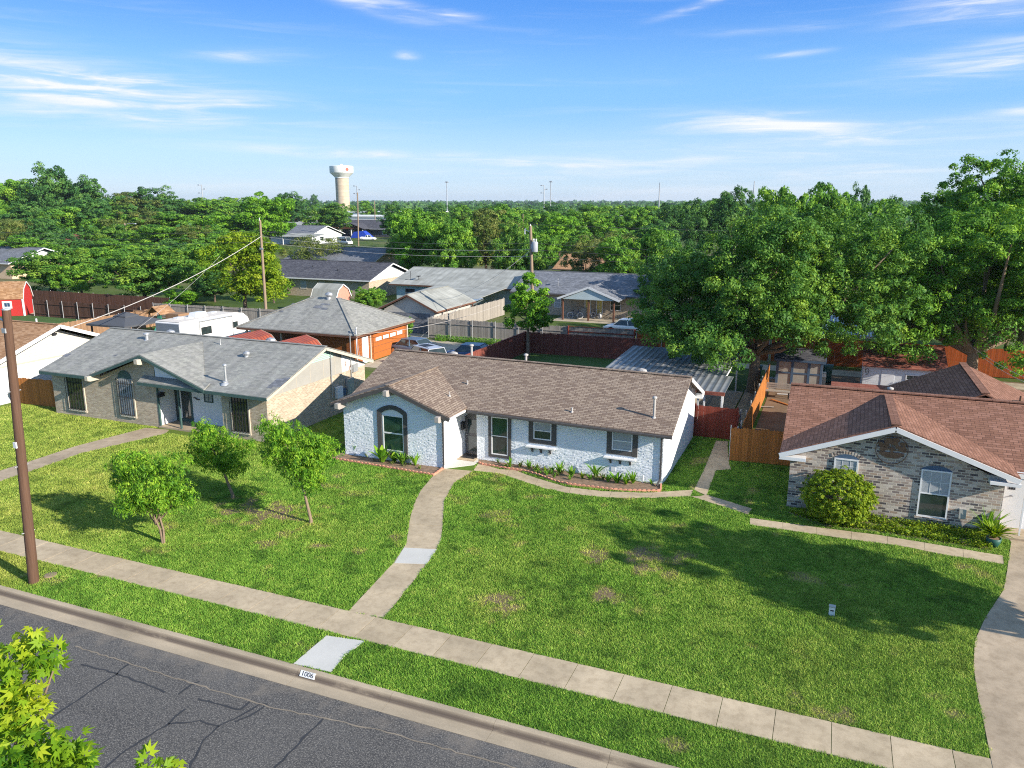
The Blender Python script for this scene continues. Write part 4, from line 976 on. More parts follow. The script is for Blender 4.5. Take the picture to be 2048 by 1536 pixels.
# ------------------------------------------------------------------ the grey roofed tan brick house
def iron_grille(parent, x0, x1, z0, z1, Y, n=6):
    m = MB()
    for k in range(n + 1):
        x = x0 + (x1 - x0) * k / n; m.box(x - 0.012, x + 0.012, Y - 0.025, Y, z0, z1)
    for z in (z0 + 0.06, (z0 + z1) / 2, z1 - 0.3): m.box(x0, x1, Y - 0.02, Y - 0.004, z - 0.012, z + 0.012)
    xm = (x0 + x1) / 2   # scrolls down the middle
    for k in range(5):
        zc = z0 + 0.3 + k * (z1 - z0 - 0.7) / 4; pts = [(xm + 0.10 * math.cos(t) * (1 - t / 9), Y - 0.03, zc + 0.13 * math.sin(t) * (1 - t / 9)) for t in np.linspace(0, 6.5, 14)]
        m.tube(pts, 0.01, 5)
    return m.build('iron_grille', 'dark_iron', parent)
def grey_house():
    h = thing('tan_brick_house', 'tan brick house with weathered grey shingle roof and green trimmed porch', 'house', (-36, 38, 0))
    XL, XR, YF, YB = -44.82, -28.13, 32.96, 42.7
    XP0, XP1 = -36.15, -31.3
    m = MB()
    m.box(XL, XP0, YF, YB, -0.1, 2.6); m.box(XP1, XR, YF, YB - 0.003, -0.1, 2.55)
    m.prism([(-40.9, 2.595), (XP0 - .001, 2.595), (XP0 - .001, 4.12), (-36.56, 4.28)], 'y', YF + 0.001, YF + 0.2)
    m.build('wall', 'tan_brick', h)
    m = MB(); m.box(XP0 + .003, XP1 - .003, YF + 1.35, YB - 0.01, -0.08, 2.7); m.box(XP0 + 0.002, XP0 + 0.03, YF + 0.06, YF + 1.36, 0.1, 2.7)
    m.prism([(XP0 + 0.002, 2.9), (-32.4, 2.9), (-36.1, 4.10), (XP0 + .002, 4.12)], 'y', YF + 0.01, YF + 0.1); m.build('porch_wall', 'white_smooth', h)
    m = MB(); m.box(XP0 + 0.01, XP1 - .02, YF - 0.1, YF + 1.34, -0.05, 0.1); m.build('porch_floor', 'drive_concrete', h)
    # gable end: cream board panels over brick, louvre at the top, peeling white board at the back
    yr = 38.02
    m = MB(); m.prism([(YF, 2.552), (40.1, 2.552), (40.1, 3.68), (yr + 0.5, 4.28), (yr, 4.47), (YF, 2.64)], 'x', XR - 0.06, XR + 0.02); m.build('gable', 'cream_board', h)
    for y in (34.3, 35.6, 36.9, 38.2, 39.4): m = MB(); m.box(XR + 0.02, XR + 0.032, y - 0.012, y + 0.012, 2.56, 2.64 + (y - YF) * 0.36 if y < yr else 4.44 - (y - yr) * .36); m.build('panel_batten', 'cream_trim', h)
    m = MB(); m.prism([(40.11, 2.552), (YB, 2.552), (YB, 2.72), (40.11, 3.68)], 'x', XR - 0.06, XR + 0.022)
    t = NT('peeling_white_paint'); n_ = t.noise(3, 6, 0.7, stretch=(1, 2.2, 0.5)); t.set('Base Color', t.ramp(n_, [(0.54, (0.74, 0.73, 0.71, 1)), (0.58, (0.24, 0.15, 0.11, 1))])); t.set('Roughness', 0.8); M['peel'] = t.m
    m.build('gable_board', 'peel', h)
    m = MB()
    for k in range(7):
        z = 3.72 + k * 0.10; hw = (4.47 - z) / 0.36 * 0.96
        m.box(XR + 0.024, XR + 0.06, yr - hw, yr + min(hw, 1.2), z, z + 0.06)
    m.build('gable_louvre', 'mint', h)
    # roof
    xl, xr, ye, yb, ze, zr = -45.2, -27.68, 32.46, 43.1, 2.82, 4.66
    r = MB()
    def zE(x): return ze - .08 * (x - xl) / (xr - xl)
    def zR(x): return zr + .02 - .08 * (x - xl) / (xr - xl)
    for xa_, xb_, y_ in ((xl, -41.04, ye), (-41.04, -37.0, YF + .06), (-37.0, xr, ye)):   # the eave stops where the gable wall stands flush
        zf = lambda x: zE(x) + (zR(x) - zE(x)) * (y_ - ye) / (yr - ye)
        r.slab([(xa_, y_, zf(xa_)), (xb_, y_, zf(xb_)), (xb_, yr, zR(xb_)), (xa_, yr, zR(xa_))], 0.07)
    r.slab([(xl, yr, zr + 0.02), (xr, yr, zr - 0.06), (xr, yb, ze + 0.06), (xl, yb, ze + 0.06)], 0.07)
    xa, za = -36.55, 4.47; yf = 32.40; yk = 37.3; zk = ze + (zr - ze) * (yk - ye) / (yr - ye) + 0.02
    r.slab([(xa, yf, za), (-31.98, yf, ze + 0.02), (-31.98, ye + 0.1, ze + 0.02), (xa, yk, zk)], 0.07)
    r.slab([(-41.04, yf, ze + 0.02), (xa, yf, za), (xa, yk, zk), (-41.04, ye + 0.1, ze + 0.02)], 0.07)
    r.beam((xl, yr, zr + 0.03), (xr, yr, zr - 0.05), 0.26, 0.03)
    roof = r.build('roof', 'grey_shingle', h)
    r = MB(); r.slab([(-37.0, ye + 0.01, ze + 0.01), (-32.0, ye + 0.01, ze - 0.01), (-32.0, YF, ze + 0.25), (-37.0, YF, ze + 0.28)], 0.05); r.build('pent_roof', 'grey_shingle', h)
    t = MB()
    t.beam((xl, ye - 0.02, ze - 0.14), (-41.1, ye - 0.02, ze - 0.14), 0.04, 0.17); t.beam((-37.0, ye - 0.02, ze - 0.12), (xr, ye - 0.02, ze - 0.2), 0.04, 0.17)
    t.beam((-41.04, yf - 0.02, ze - 0.12), (xa, yf - 0.02, za - 0.15), 0.04, 0.15); t.beam((xa, yf - 0.02, za - 0.15), (-31.98, yf - 0.02, ze - 0.12), 0.04, 0.15)
    t.build('fascia', 'green_trim', roof)
    t = MB(); t.beam((xr - 0.02, ye + 0.02, ze - 0.22), (xr - 0.02, yr, zr - 0.2), 0.04, 0.18); t.beam((xr - 0.02, yr, zr - 0.2), (xr - 0.02, yb, ze - 0.1), 0.04, 0.18); t.build('bargeboard', 'cream_trim', roof)
    t = MB(); t.slab([(XR, ye + 0.1, ze - 0.17), (xr - .05, ye + 0.1, ze - 0.17), (xr - .05, yr, zr - 0.15), (XR, yr, zr - 0.15)], 0.02); t.build('soffit', 'cream_trim', roof)
    # torn patches of shingle
    for px, py, w_, l_ in ((385, 694, 0.9, 0.12), (352, 691, 0.5, 0.1), (134, 711, 0.5, 0.2), (226, 711, 0.7, 0.14), (250, 710, 0.4, 0.12), (590, 738, 0.4, 0.12), (484, 681, 0.6, 0.12), (564, 763, 0.5, 0.5), (549, 765, 0.35, 0.5), (500, 686, 0.4, .1)):
        for k in range(240):
            Y = ye + 0.1 + k * 0.025; p = onY(px, py, Y)
            if p[2] <= ze - 0.03 + (zr - ze) * (Y - ye) / (yr - ye): break
        s_ = (zr - ze) / (yr - ye); z_ = lambda y: ze - 0.08 * (p[0] - xl) / (xr - xl) + (zr - ze) * (y - ye) / (yr - ye) + 0.008
        pt = MB(); pt.face([(p[0] - w_ / 2, Y - l_, z_(Y - l_)), (p[0] + w_ / 2, Y - l_, z_(Y - l_)), (p[0] + w_ / 2.3, Y + l_, z_(Y + l_)), (p[0] - w_ / 2, Y + l_ * .9, z_(Y + l_ * .9))]); pt.build('torn_shingle', 'slate_shingle', roof)
    for x, z in ((-36.56, 4.06), (-40.7, 2.72)):
        m = MB(); m.prism([(yf - 0.32, z - 0.12), (yf - 0.32, z + 0.14), (YF, z + 0.14), (YF, z - 0.18), (yf - 0.12, z - 0.18)], 'x', x - 0.12, x + 0.12); m.build('beam_end', 'cream_trim', h)
    def onroof(px, py):
        for k in range(400):
            Y = ye + 0.1 + k * 0.02; p = onY(px, py, Y)
            if p[2] <= ze - 0.03 + (zr - ze) * (min(Y, yr) - ye) / (yr - ye): return p
        return p
    p = onroof(294, 680); pipe_vent(h, p, 0.38, 0.1, True, 'galv')
    p = onroof(452, 764); pipe_vent(h, p, 0.95, 0.06, True, 'galv'); p = onroof(450, 767); pipe_vent(h, p, 0.12, 0.12, False, 'galv')
    p = onroof(441, 689); pipe_vent(h, p, 0.35, 0.03, False, 'galv'); p = onroof(493, 713); turbine(h, p, 0.75, 'galv')
    p = onY(340, 663, 38.5); turbine(h, (p[0], 38.5, p[2] - 0.35), 1.1); p = onY(541, 679, 38.5); turbine(h, (p[0], 38.5, p[2] - 0.35), 1.1)
    # windows with iron grilles
    def Q(px, py): p = onY(px, py, YF); return p[0], p[2]
    for l, r_, tp, bt in ((137, 168, 756, 818), (465, 497, 795, 863)):
        x0 = Q(l, (tp + bt) / 2)[0]; x1 = Q(r_, (tp + bt) / 2)[0]; z1 = Q((l + r_) / 2, tp)[1]; z0 = Q((l + r_) / 2, bt)[1]
        z1 = min(z1, 2.5)
        m = MB(); F = ('-y', YF); fbox(m, F, x0 - 0.1, x0, 0, 0.06, z0 - 0.1, z1); fbox(m, F, x1, x1 + 0.1, 0, 0.06, z0 - 0.14, z1); fbox(m, F, x0, x1, 0, 0.1, z0 - 0.1, z0)
        w = m.build('window', 'cream_trim', h); m = MB(); fbox(m, F, x0, x1, 0.004, 0.02, z0, z1); m.build('pane', 'glass', w); iron_grille(w, x0 - 0.05, x1 + 0.05, z0 - 0.02, z1, YF - 0.1)
    x0 = Q(240, 790)[0]; x1 = Q(267, 793)[0]; z0 = Q(257, 830)[1]; zs = Q(250, 757)[1]; zt = Q(250, 747)[1]
    m = MB(); F = ('-y', YF); fbox(m, F, x0 - 0.12, x0, 0, 0.06, z0 - 0.1, zs); fbox(m, F, x1, x1 + 0.12, 0, 0.06, z0 - 0.14, zs); fbox(m, F, x0, x1, 0, 0.1, z0 - 0.1, z0)
    w = m.build('arched_window', 'cream_trim', h)
    m = MB(); fbox(m, F, x0, x1, 0.004, 0.02, z0, zs); m.build('pane', 'blind', w)
    pts = [(x0 + (x1 - x0) / 2 + (x1 - x0) / 2 * math.cos(a), zs + (zt - zs + 0.18) * math.sin(a)) for a in np.linspace(0, math.pi, 14)]
    m = MB(); m.prism(pts, 'y', YF - 0.03, YF - 0.003); m.build('arch_panel', 'green_trim', w); iron_grille(w, x0 - 0.06, x1 + 0.06, z0, zs, YF - 0.1, 7)
    # porch: double door, small window, green posts, number marks
    Yp = YF + 1.35
    def R(px, py): p = onY(px, py, Yp); return p[0], p[2]
    x0, x1 = R(343, 800)[0], R(385, 810)[0]
    m = MB(); m.box(x0, x1, Yp - 0.05, Yp, 0.1, 2.35); d = m.build('porch_door', 'green_trim', h)
    m = MB(); m.box(x0 + 0.12, (x0 + x1) / 2 - 0.1, Yp - 0.056, Yp - 0.05, 0.3, 2.2); m.box((x0 + x1) / 2 + 0.05, x1 - 0.12, Yp - 0.056, Yp - 0.05, 0.3, 2.2); m.build('door_glass', 'glass', d)
    xm = (x0 + x1) / 2
    m = MB(); m.box(xm - 0.08, xm + 0.03, Yp - 0.07, Yp - 0.05, 0.3, 2.2); m.build('door_stile', 'white_trim', d)
    x0, z1 = R(408, 785); x1, z0 = R(427, 806); window(h, ('-y', Yp), x0, x1, z0, z1, 0.06, 'green_trim', 'blind', False, 2, 2)
    for x, w_ in ((XP0 + 0.06, 0.10), (Q(361, 840)[0], 0.08)):
        m = MB(); m.box(x - w_ / 2, x + w_ / 2, YF - 0.02, YF + 0.08, 0.05, 2.72); m.build('porch_post', 'green_trim', h)
    m = MB(); m.beam((XP0, YF + 0.03, 3.5), (XP0, YF + 0.03, 2.75), 0.08, 0.05); m.build('gable_post', 'green_trim', h)
    # meters and conduit on the end wall
    def E(px, py): p = onX(px, py, XR + 0.03); return p[1], p[2]
    for l, r_, tp, bt, mt, dp in ((669, 681, 775, 793, 'white_trim', 0.22), (691, 705, 758, 789, 'galv', 0.16), (682, 689, 778, 790, 'blue_trim', 0.12), (703.5, 713, 729, 741, 'galv', 0.12)):
        y0, z1 = E(l, tp); y1, z0 = E(r_, bt); zc = (z0 + z1) / 2; hh = abs(z1 - z0) / 2
        m = MB(); m.box(XR + 0.03, XR + 0.03 + dp, min(y0, y1), max(y0, y1), zc - hh, zc + hh); m.build('meter_box', mt, h)
    for px, tp, bt in ((664, 700, 795), (703.5, 668, 778)):
        y, z0 = E(px, bt); _, z1 = E(px, tp)
        m = MB(); m.tube([(XR + 0.08, y, z0), (XR + 0.08, y, z1), (XR + 0.08, y - 0.08, z1 + 0.06)], 0.035, 8); m.build('conduit', 'galv', h)
    p = onX(319.5, 790, XP0 + 0.03); m = MB(); m.box(XP0 + 0.032, XP0 + 0.18, p[1] - 0.24, p[1] + 0.24, p[2] - 0.1, p[2] + 0.08); m.prism([(p[1] - .25, p[2] + .082), (p[1] + .25, p[2] + .082), (p[1] + .22, p[2] + .15), (p[1] - .22, p[2] + .15)], 'x', XP0 + .032, XP0 + .2)
    tag(m.build('letter_box', 'black_plastic'), 'long black letter box on the white porch wall of the tan brick house', 'letter box')
    m = MB(); rz = random.Random(2)
    for px, py in ((391, 796), (396, 799)):   # curly house number script, unreadable squiggles
        x, z = R(px, py); pts = [(x - 0.16 + 0.026 * k, Yp - 0.02, z + 0.045 * math.sin(k * 1.9) + 0.01 * (k % 3)) for k in range(13)]
        m.tube(pts, 0.012, 5)
    m.build('number_script', 'dark_iron', h)
    return h
grey_house()

# ------------------------------------------------------------------ the mottled brick house with the red roof
def red_roof_house():
    h = thing('mottled_brick_house', 'mottled grey brick house with red brown shingle roof and white fascia', 'house', (4, 39, 0))
    XL, XR, YF, YB, XG = -1.05, 13.5, 34.12, 44.6, 6.95
    m = MB(); m.box(XL, XG, YF, YB, -0.1, 2.5); m.box(XG + .001, XR, YF + 1.6, YB - .003, -0.1, 2.5)
    m.prism([(XL + .01, 2.495), (XG - .6, 2.495), (2.85, 4.05)], 'y', YF + 0.001, YF + 0.2); m.prism([(YF + 1, 2.495), (YB, 2.495), (39.9, 4.05)], 'x', XL + 0.002, XL + 0.1)
    m.build('wall', 'mixed_brick', h)
    xl, xr, ye, yr, yb, ze, zr = -1.5, 14.2, 35.0, 39.95, 45.0, 2.42, 4.22
    r = MB()
    r.slab([(xl + .004, ye, ze), (xr, ye, ze), (xr, yr, zr), (xl + .004, yr, zr)], 0.08); r.slab([(xl + .004, yr, zr), (xr, yr, zr), (xr, yb, ze), (xl + .004, yb, ze)], 0.08)
    xa, za, yf = 2.85, 4.24, 33.72; zb = 4.10; yk = ye + (zb - ze) / (zr - ze) * (yr - ye); ze2 = 2.62
    r.slab([(xa, yf, za), (7.35, yf, ze2), (7.35, ye + 0.5, ze2), (xa, yk, zb + 0.05)], 0.08)
    r.slab([(xl, yf, ze2 - 0.04), (xa, yf, za), (xa, yk, zb + 0.05), (xl, ye + 0.42, ze2 - 0.04)], 0.08)
    roof = r.build('roof', 'red_shingle', h)
    r = MB(); r.beam((xa, yf, za + 0.02), (xa, yk, zb + 0.065), 0.36, 0.05); r.beam((xl, yr, zr + 0.02), (xr, yr, zr + 0.02), 0.34, 0.05)
    r.build('ridge_cap', 'red_shingle', roof)
    t = MB()
    t.beam((xl, yf - 0.025, ze2 - 0.19), (xa, yf - 0.025, za - 0.17), 0.05, 0.2); t.beam((xa, yf - 0.025, za - 0.17), (7.35, yf - 0.025, ze2 - 0.17), 0.05, 0.2)
    t.box(xl, XL + 0.62, yf - 0.03, YF - .001, ze2 - 0.36, ze2 - 0.22); t.box(6.35, 7.4, yf - 0.06, YF - .001, ze2 - 0.38, ze2 - 0.26)
    t.beam((7.35, ye - 0.02, ze - 0.12), (xr, ye - 0.02, ze - 0.12), 0.05, 0.18)
    t.build('fascia', 'white_trim', roof)
    t = MB(); t.slab([(XL, yf + .02, ze2 - 0.10), (xa, yf + .02, za - 0.10), (xa, YF, za - 0.10), (XL, YF, ze2 - .10)], 0.02); t.slab([(xa, yf + .02, za - 0.10), (7.2, yf + .02, ze2 - 0.10), (7.2, YF, ze2 - 0.10), (xa, YF, za - .10)], 0.02); t.build('soffit', 'blue_trim', roof)
    p = onY(1781, 775, 40.4); m = MB(); m.lathe([(0.12, -0.3), (0.06, 0.05), (0.06, 0.16), (0.15, 0.17), (0.15, 0.25), (0.001, 0.3)], 12, (p[0], 40.4, 4.08)); m.build('roof_vent', 'pipe', h)
    p = onY(2040, 806, 40.1); m = MB(); m.tube([(p[0], 40.1, 3.9), (p[0], 40.1, 4.5)], 0.05, 8); m.box(p[0] - 0.3, p[0] + 0.1, 40.0, 40.2, 4.15, 4.27); m.build('roof_vent', 'rust_metal', h)
    def Q(px, py): p = onY(px, py, YF); return p[0], p[2]
    for l, r_, tp, bt in ((1666, 1714, 917, 975), (1837, 1898, 940, 1035)):
        x0 = Q(l, (tp + bt) / 2)[0]; x1 = Q(r_, (tp + bt) / 2 + 8)[0]; z1 = Q((l + r_) / 2, tp)[1]; z0 = Q((l + r_) / 2, bt)[1]
        w = window(h, ('-y', YF), x0, x1, z0, z1, 0.06, 'white_trim', 'blind', True, 3, 4, 0.06, 'glass')
        pts = [(x0, z1 + 0.002), (x1, z1 + 0.002)] + [(x1 + (x0 - x1) * k / 10, z1 + 0.002 + 0.17 * (1 - (k / 5 - 1) ** 2) + 0.02) for k in range(11)]
        m = MB(); m.prism(pts, 'y', YF - 0.02, YF - 0.003); m.build('arch_panel', 'blue_trim', w)
        m = MB(); m.box(x0 - 0.06, x1 + 0.06, YF - 0.09, YF, z0 - 0.08, z0 - 0.003); m.build('window_sill', 'mixed_brick', w)
        m = MB()
        for k in range(11):   # soldier course over the arch
            a = (k - 5) / 5; xx = (x0 + x1) / 2 + a * (x1 - x0) * 0.56; zz_ = z1 + 0.20 - 0.17 * a * a
            m.beam((xx, YF - 0.012, zz_), (xx + a * 0.06, YF - 0.012, zz_ + 0.15), 0.075, 0.02, (0, 1, 0))
        m.build('brick_arch', 'mixed_brick', w)
    # metal tree-of-life wall disc
    x, z = Q(1783.5, 899.5); R_ = 0.60; Y = YF - 0.04
    m = MB(); m.tube([(x + R_ * math.cos(a), Y, z + R_ * math.sin(a)) for a in np.linspace(0, 2 * math.pi, 33)], 0.015, 6)
    rg = random.Random(5)
    m.prism([(x - 0.05, z - 0.32), (x + 0.06, z - 0.32), (x + 0.05, z + 0.12), (x - 0.04, z + 0.12)], 'y', Y - 0.01, Y + 0.01)
    pts = [(x + 0.46 * math.cos(a), z - 0.14 + 0.2 * math.sin(a)) for a in np.linspace(math.pi, 2 * math.pi, 10)]; m.prism([(x - 0.46, z - 0.1)] + pts + [(x + 0.46, z - 0.1)], 'y', Y - 0.012, Y + 0.008)
    for k in range(30):
        a = math.pi * (k + 0.5) / 30 + rg.uniform(-.05, .05); rr_ = rg.uniform(0.25, 0.5); cx_, cz_ = x + rr_ * math.cos(a), z + rr_ * math.sin(a) * 0.98; s_ = rg.uniform(0.05, 0.10)
        q = [(cx_ + s_ * math.cos(t + a) * 1.3, cz_ + s_ * math.sin(t + a)) for t in np.linspace(0, 2 * math.pi, 7)[:-1]]; m.prism(q, 'y', Y - 0.012 - 0.001 * (k % 5), Y + 0.006)
        if k % 4 == 0: m.tube([(x, Y, z), (cx_, Y, cz_)], 0.014, 5)
    tag(m.build('wall_ornament', 'rust_metal'), 'round rusty metal tree ornament on the gable of the mottled brick house', 'wall art')
    # front door and porch post
    x0, z1 = onY(1994, 962, YF + 0.9)[0], onY(2020, 962, YF + 0.9)[2]
    m = MB(); m.box(XG + 0.002, XR - 1, YF + 0.9, YF + 1.598, -0.05, 2.45); m.build('porch_wall', 'white_smooth', h)
    m = MB(); m.box(x0 + 0.1, x0 + 1.05, YF + 0.85, YF + 0.898, 0.05, 2.15); d = m.build('front_door', 'white_trim', h)
    m = MB()
    for i in range(3):
        for j in range(3): m.box(x0 + 0.42 + i * 0.085, x0 + 0.49 + i * 0.085, YF + 0.838, YF + 0.849, 1.72 + j * 0.085, 1.79 + j * 0.085)
    m.lathe([(0.07, 0), (0.001, 0.02)], 12, (x0 + 0.55, YF + 0.84, 1.45)); m.build('door_window', 'dark_void', d)
    p = onY(2042, 1040, YF + 0.1); m = MB(); m.box(p[0] - 0.03, p[0] + 0.03, YF + 0.05, YF + 0.11, 0.05, 2.3); m.build('porch_post', 'white_trim', h)
    m = MB(); m.box(XG + 0.02, XR, YF - 0.3, YF + 0.85, -0.05, 0.10); m.build('porch_floor', 'drive_concrete', h)
    m = MB(); m.box(5.5, 5.75, YF - 0.12, YF, 0.55, 0.95); m.build('meter_box', 'ac_beige', h)
    # low brown porch roof and the hipped garage wing behind
    m = MB(); m.slab([(0.4, 45.0, 2.75), (5.0, 45.0, 2.75), (5.0, 49.2, 2.55), (0.4, 49.2, 2.55)], 0.1); m.build('porch_roof', 'rust_shingle', h)
    m = MB()
    for x in (0.55, 2.6, 4.8): m.box(x - .05, x + .05, 48.95, 49.05, 0, 2.46)
    m.build('porch_post', 'cream_trim', h)
    A = G(1925, 726, 4.32); ax, ay, az = A; s_ = 4.0; e = az - .45 * s_
    m = MB(); m.slab([(ax, 40.8, az), (ax, ay, az), (ax - s_, ay, e), (ax - s_, 40.8, e)], .07); m.slab([(ax, ay, az), (ax, 40.8, az), (ax + s_, 40.8, e), (ax + s_, ay, e)], .07); m.build('wing_roof', 'red_shingle', h)
    m = MB(); m.beam((ax, 40.8, az + .02), (ax, ay, az + .02), .36, .05); m.build('ridge_cap', 'red_shingle', h)
    m = MB(); m.beam((ax - s_, ay + .02, e - .14), (ax, ay + .02, az - .14), .04, .16); m.beam((ax, ay + .02, az - .14), (ax + s_, ay + .02, e - .14), .04, .16); m.build('bargeboard', 'white_trim', h)
    m = MB(); m.box(ax - s_ + .4, ax + s_ - .4, 44.62, ay - .4, -.1, e - .02); m.prism([(ax - s_ + .4, e - .025), (ax + s_ - .4, e - .025), (ax, az - .25)], 'y', ay - .6, ay - .402); m.build('wing_wall', 'mixed_brick', h)
    return h
red_roof_house()

# ------------------------------------------------------------------ other houses and sheds
def brown_roof_house():
    h = thing('cream_gable_house', 'house with tan shingle roof and cream boarded gable behind the timber pole', 'house', (-58, 37, 0))
    gable_walls(h, -66, -49.9, 32.4, 42.2, 2.5, 4.42, 'white_siding', 'x', 'cream_siding')
    gable_roof(h, -66.5, -49.2, 31.8, 42.8, 2.72, 4.75, 'tan_shingle', 'white_trim', fascia=0.24)
    m = MB(); m.box(-49.9, -49.86, 32.42, 42.18, 2.42, 2.5); m.build('gable_band', 'cream_trim', h)
    m = MB(); m.box(-49.88, -49.7, 37.1, 37.4, 4.0, 4.14); m.build('gable_lamp', 'black_plastic', h)
    window(h, ('-y', 32.4), -55, -53.8, 1.0, 2.2, 0.06, 'white_trim', 'blind'); window(h, ('-y', 32.4), -62, -60.6, 1.0, 2.2, 0.06, 'white_trim', 'blind')
    pipe_vent(h, (-53, 38.4, 4.1), 0.7, 0.06, False, 'white_trim')
brown_roof_house()

def orange_garage():
    h = thing('hip_roof_garage', 'orange brown garage with grey hipped roof and four white door lights', 'garage', (-41, 56.6, 0))
    x0, x1, y0, y1, e, az = -46.9, -34.85, 51.9, 61.3, 2.62, 4.9
    a0, a1 = (-42.2, 56.6), (-39.6, 56.6)
    r = MB()
    r.slab([(x0, y0, e), (x1, y0, e), (a1[0], a1[1], az), (a0[0], a0[1], az)], 0.08); r.slab([(x1, y0, e), (x1, y1, e), (a1[0], a1[1], az)], 0.08)
    r.slab([(x1, y1, e), (x0, y1, e), (a0[0], a0[1], az), (a1[0], a1[1], az)], 0.08); r.slab([(x0, y1, e), (x0, y0, e), (a0[0], a0[1], az)], 0.08)
    roof = r.build('roof', 'grey_shingle', h)
    m = MB(); m.beam((a1[0], a1[1], az + .015), (x1, y0, e + .015), 0.3, 0.04); m.beam((a1[0], a1[1], az + .015), (x1, y1, e + .015), 0.3, 0.04); m.beam((*a0, az + .015), (x0, y0, e + .015), 0.3, 0.04); m.build('hip_cap', 'grey_shingle', roof)
    t = MB(); t.beam((x0, y0 - .02, e - .15), (x1, y0 - .02, e - .15), .04, .16); t.beam((x1 + .02, y0, e - .15), (x1 + .02, y1, e - .15), .04, .16); t.build('fascia', 'brown_wall', roof)
    X = x1 - 0.5
    m = MB(); m.box(x0 + 6, X, y0 + 0.45, y1 - 0.5, -0.05, 2.55); m.build('wall', 'orange_wall', h)
    m = MB(); m.box(x0 + 0.5, x0 + 5.99, y0 + 2.6, y1 - 0.5, -0.05, 2.55); m.build('carport_wall', 'brown_wall', h)
    for x in (x0 + 0.6, x0 + 2.5, x0 + 4.2): m = MB(); m.box(x - .06, x + .06, y0 + .5, y0 + .62, 0, 2.55); m.build('carport_post', 'cream_trim', h)
    m = MB(); m.box(X, X + 0.04, y0 + 3.2, y1 - 1.0, 0, 2.25); d = m.build('garage_door', 'orange_board', h)
    for k in range(4): y = y0 + 3.55 + k * 1.16; m = MB(); m.box(X + .04, X + .055, y, y + 0.9, 1.55, 1.85); m.build('door_light', 'paint_white', d)
    m = MB()
    for z in (0.55, 1.1, 1.45, 1.92): m.box(X + .04, X + .046, y0 + 3.2, y1 - 1.0, z, z + 0.025)
    m.build('panel_seam', 'brown_wall', d)
    m = MB(); m.box(X, X + 0.05, y0 + 1.5, y0 + 2.4, 0, 2.2); m.build('side_door', 'white_trim', h)
    for y in (y0 + 2.75, y1 - .55): m = MB(); m.box(X, X + .08, y - .06, y + .06, 0, 2.5); m.build('corner_board', 'cream_trim', h)
    m = MB(); m.tube([(x1 - .1, y0 + .15, 0.2), (x1 - .1, y0 + .15, 3.15), (x1 - .1, y0 + 0.3, 3.25)], .05, 8); m.build('service_mast', 'galv', h)
    turbine(h, (-40.5, 56.4, az - 0.05), 1.2)
    s_ = (az - e) / (a1[1] - y0)
    for x, y, w_, l_ in ((-40.3, 55.6, 1.0, .12), (-40.8, 55.2, .9, .2), (-40.0, 55.0, .7, .15), (-44, 54.3, .5, .1), (-43.5, 55.4, .4, .1)):
        z = lambda yy: e + (yy - y0) * s_ + .006
        m = MB(); m.face([(x - w_ / 2, y - l_, z(y - l_)), (x + w_ / 2, y - l_, z(y - l_)), (x + w_ / 2.4, y + l_, z(y + l_)), (x - w_ / 2.2, y + l_, z(y + l_))]); m.build('torn_shingle', 'slate_shingle', roof)
orange_garage()

def detached_garage():
    h = thing('gable_garage', 'faded white gabled garage with a grey roller door facing the alley', 'garage', (-39.6, 72, 0))
    gable_walls(h, -42.5, -36.7, 68.6, 77, 2.3, 3.75, 'grey_wall', 'y')
    gable_roof(h, -43.0, -36.2, 68.2, 77.4, 2.4, 3.95, 'pale_roof', 'brown_wall', 'y')
    m = MB(); m.box(-42, -37.2, 68.55, 68.598, 0, 2.05); d = m.build('roller_door', 'slate_shingle', h)
    m = MB()
    for z in (0.5, 1.0, 1.5): m.box(-42, -37.2, 68.54, 68.549, z, z + .03)
    m.build('panel_seam', 'dark_trim', d)
detached_garage()

def light_house():
    h = thing('pale_roof_house', 'long house with pale gravel roof and light blue wall beyond the alley', 'house', (-45, 94, 0))
    gable_walls(h, -52.8, -34.5, 88.4, 100.6, 2.5, 4.1, 'blue_siding', 'x')
    gable_roof(h, -53.6, -34, 87.8, 101.2, 2.65, 4.35, 'pale_roof', 'brown_wall')
    m = MB(); m.slab([(-46.5, 79.5, 2.35), (-37.0, 79.5, 2.35), (-37.0, 88.0, 2.75), (-46.5, 88.0, 2.75)], 0.06); m.build('lean_to_roof', 'pale_roof', h)
    m = MB(); m.slab([(-43.5, 77.6, 2.25), (-36.6, 77.6, 2.25), (-36.6, 80.2, 2.37), (-43.5, 80.2, 2.37)], 0.04); m.build('metal_awning', 'shed_metal', h)
    for x in (-43.4, -40, -36.8): m = MB(); m.box(x - .06, x + .06, 77.7, 77.82, 0, 2.22); m.build('awning_post', 'brown_wall', h)
    window(h, ('-y', 88.4), -51.5, -50, 1.0, 2.1); 
    m = MB(); m.tube([(-50.1, 89.6, 3.0), (-50.1, 89.6, 3.55)], .04, 6); m.lathe([(.02, 0), (.28, .06), (.33, .12)], 14, (-50.1, 89.55, 3.5)); m.build('satellite_dish', 'black_plastic', h)
    m = MB(); m.tube([(-51.2, 89.4, 2.9), (-51.2, 89.4, 4.2)], .03, 6); m.box(-52.0, -50.2, 89.38, 89.42, 3.05, 3.1); m.build('aerial_mast', 'dark_iron', h)
light_house()

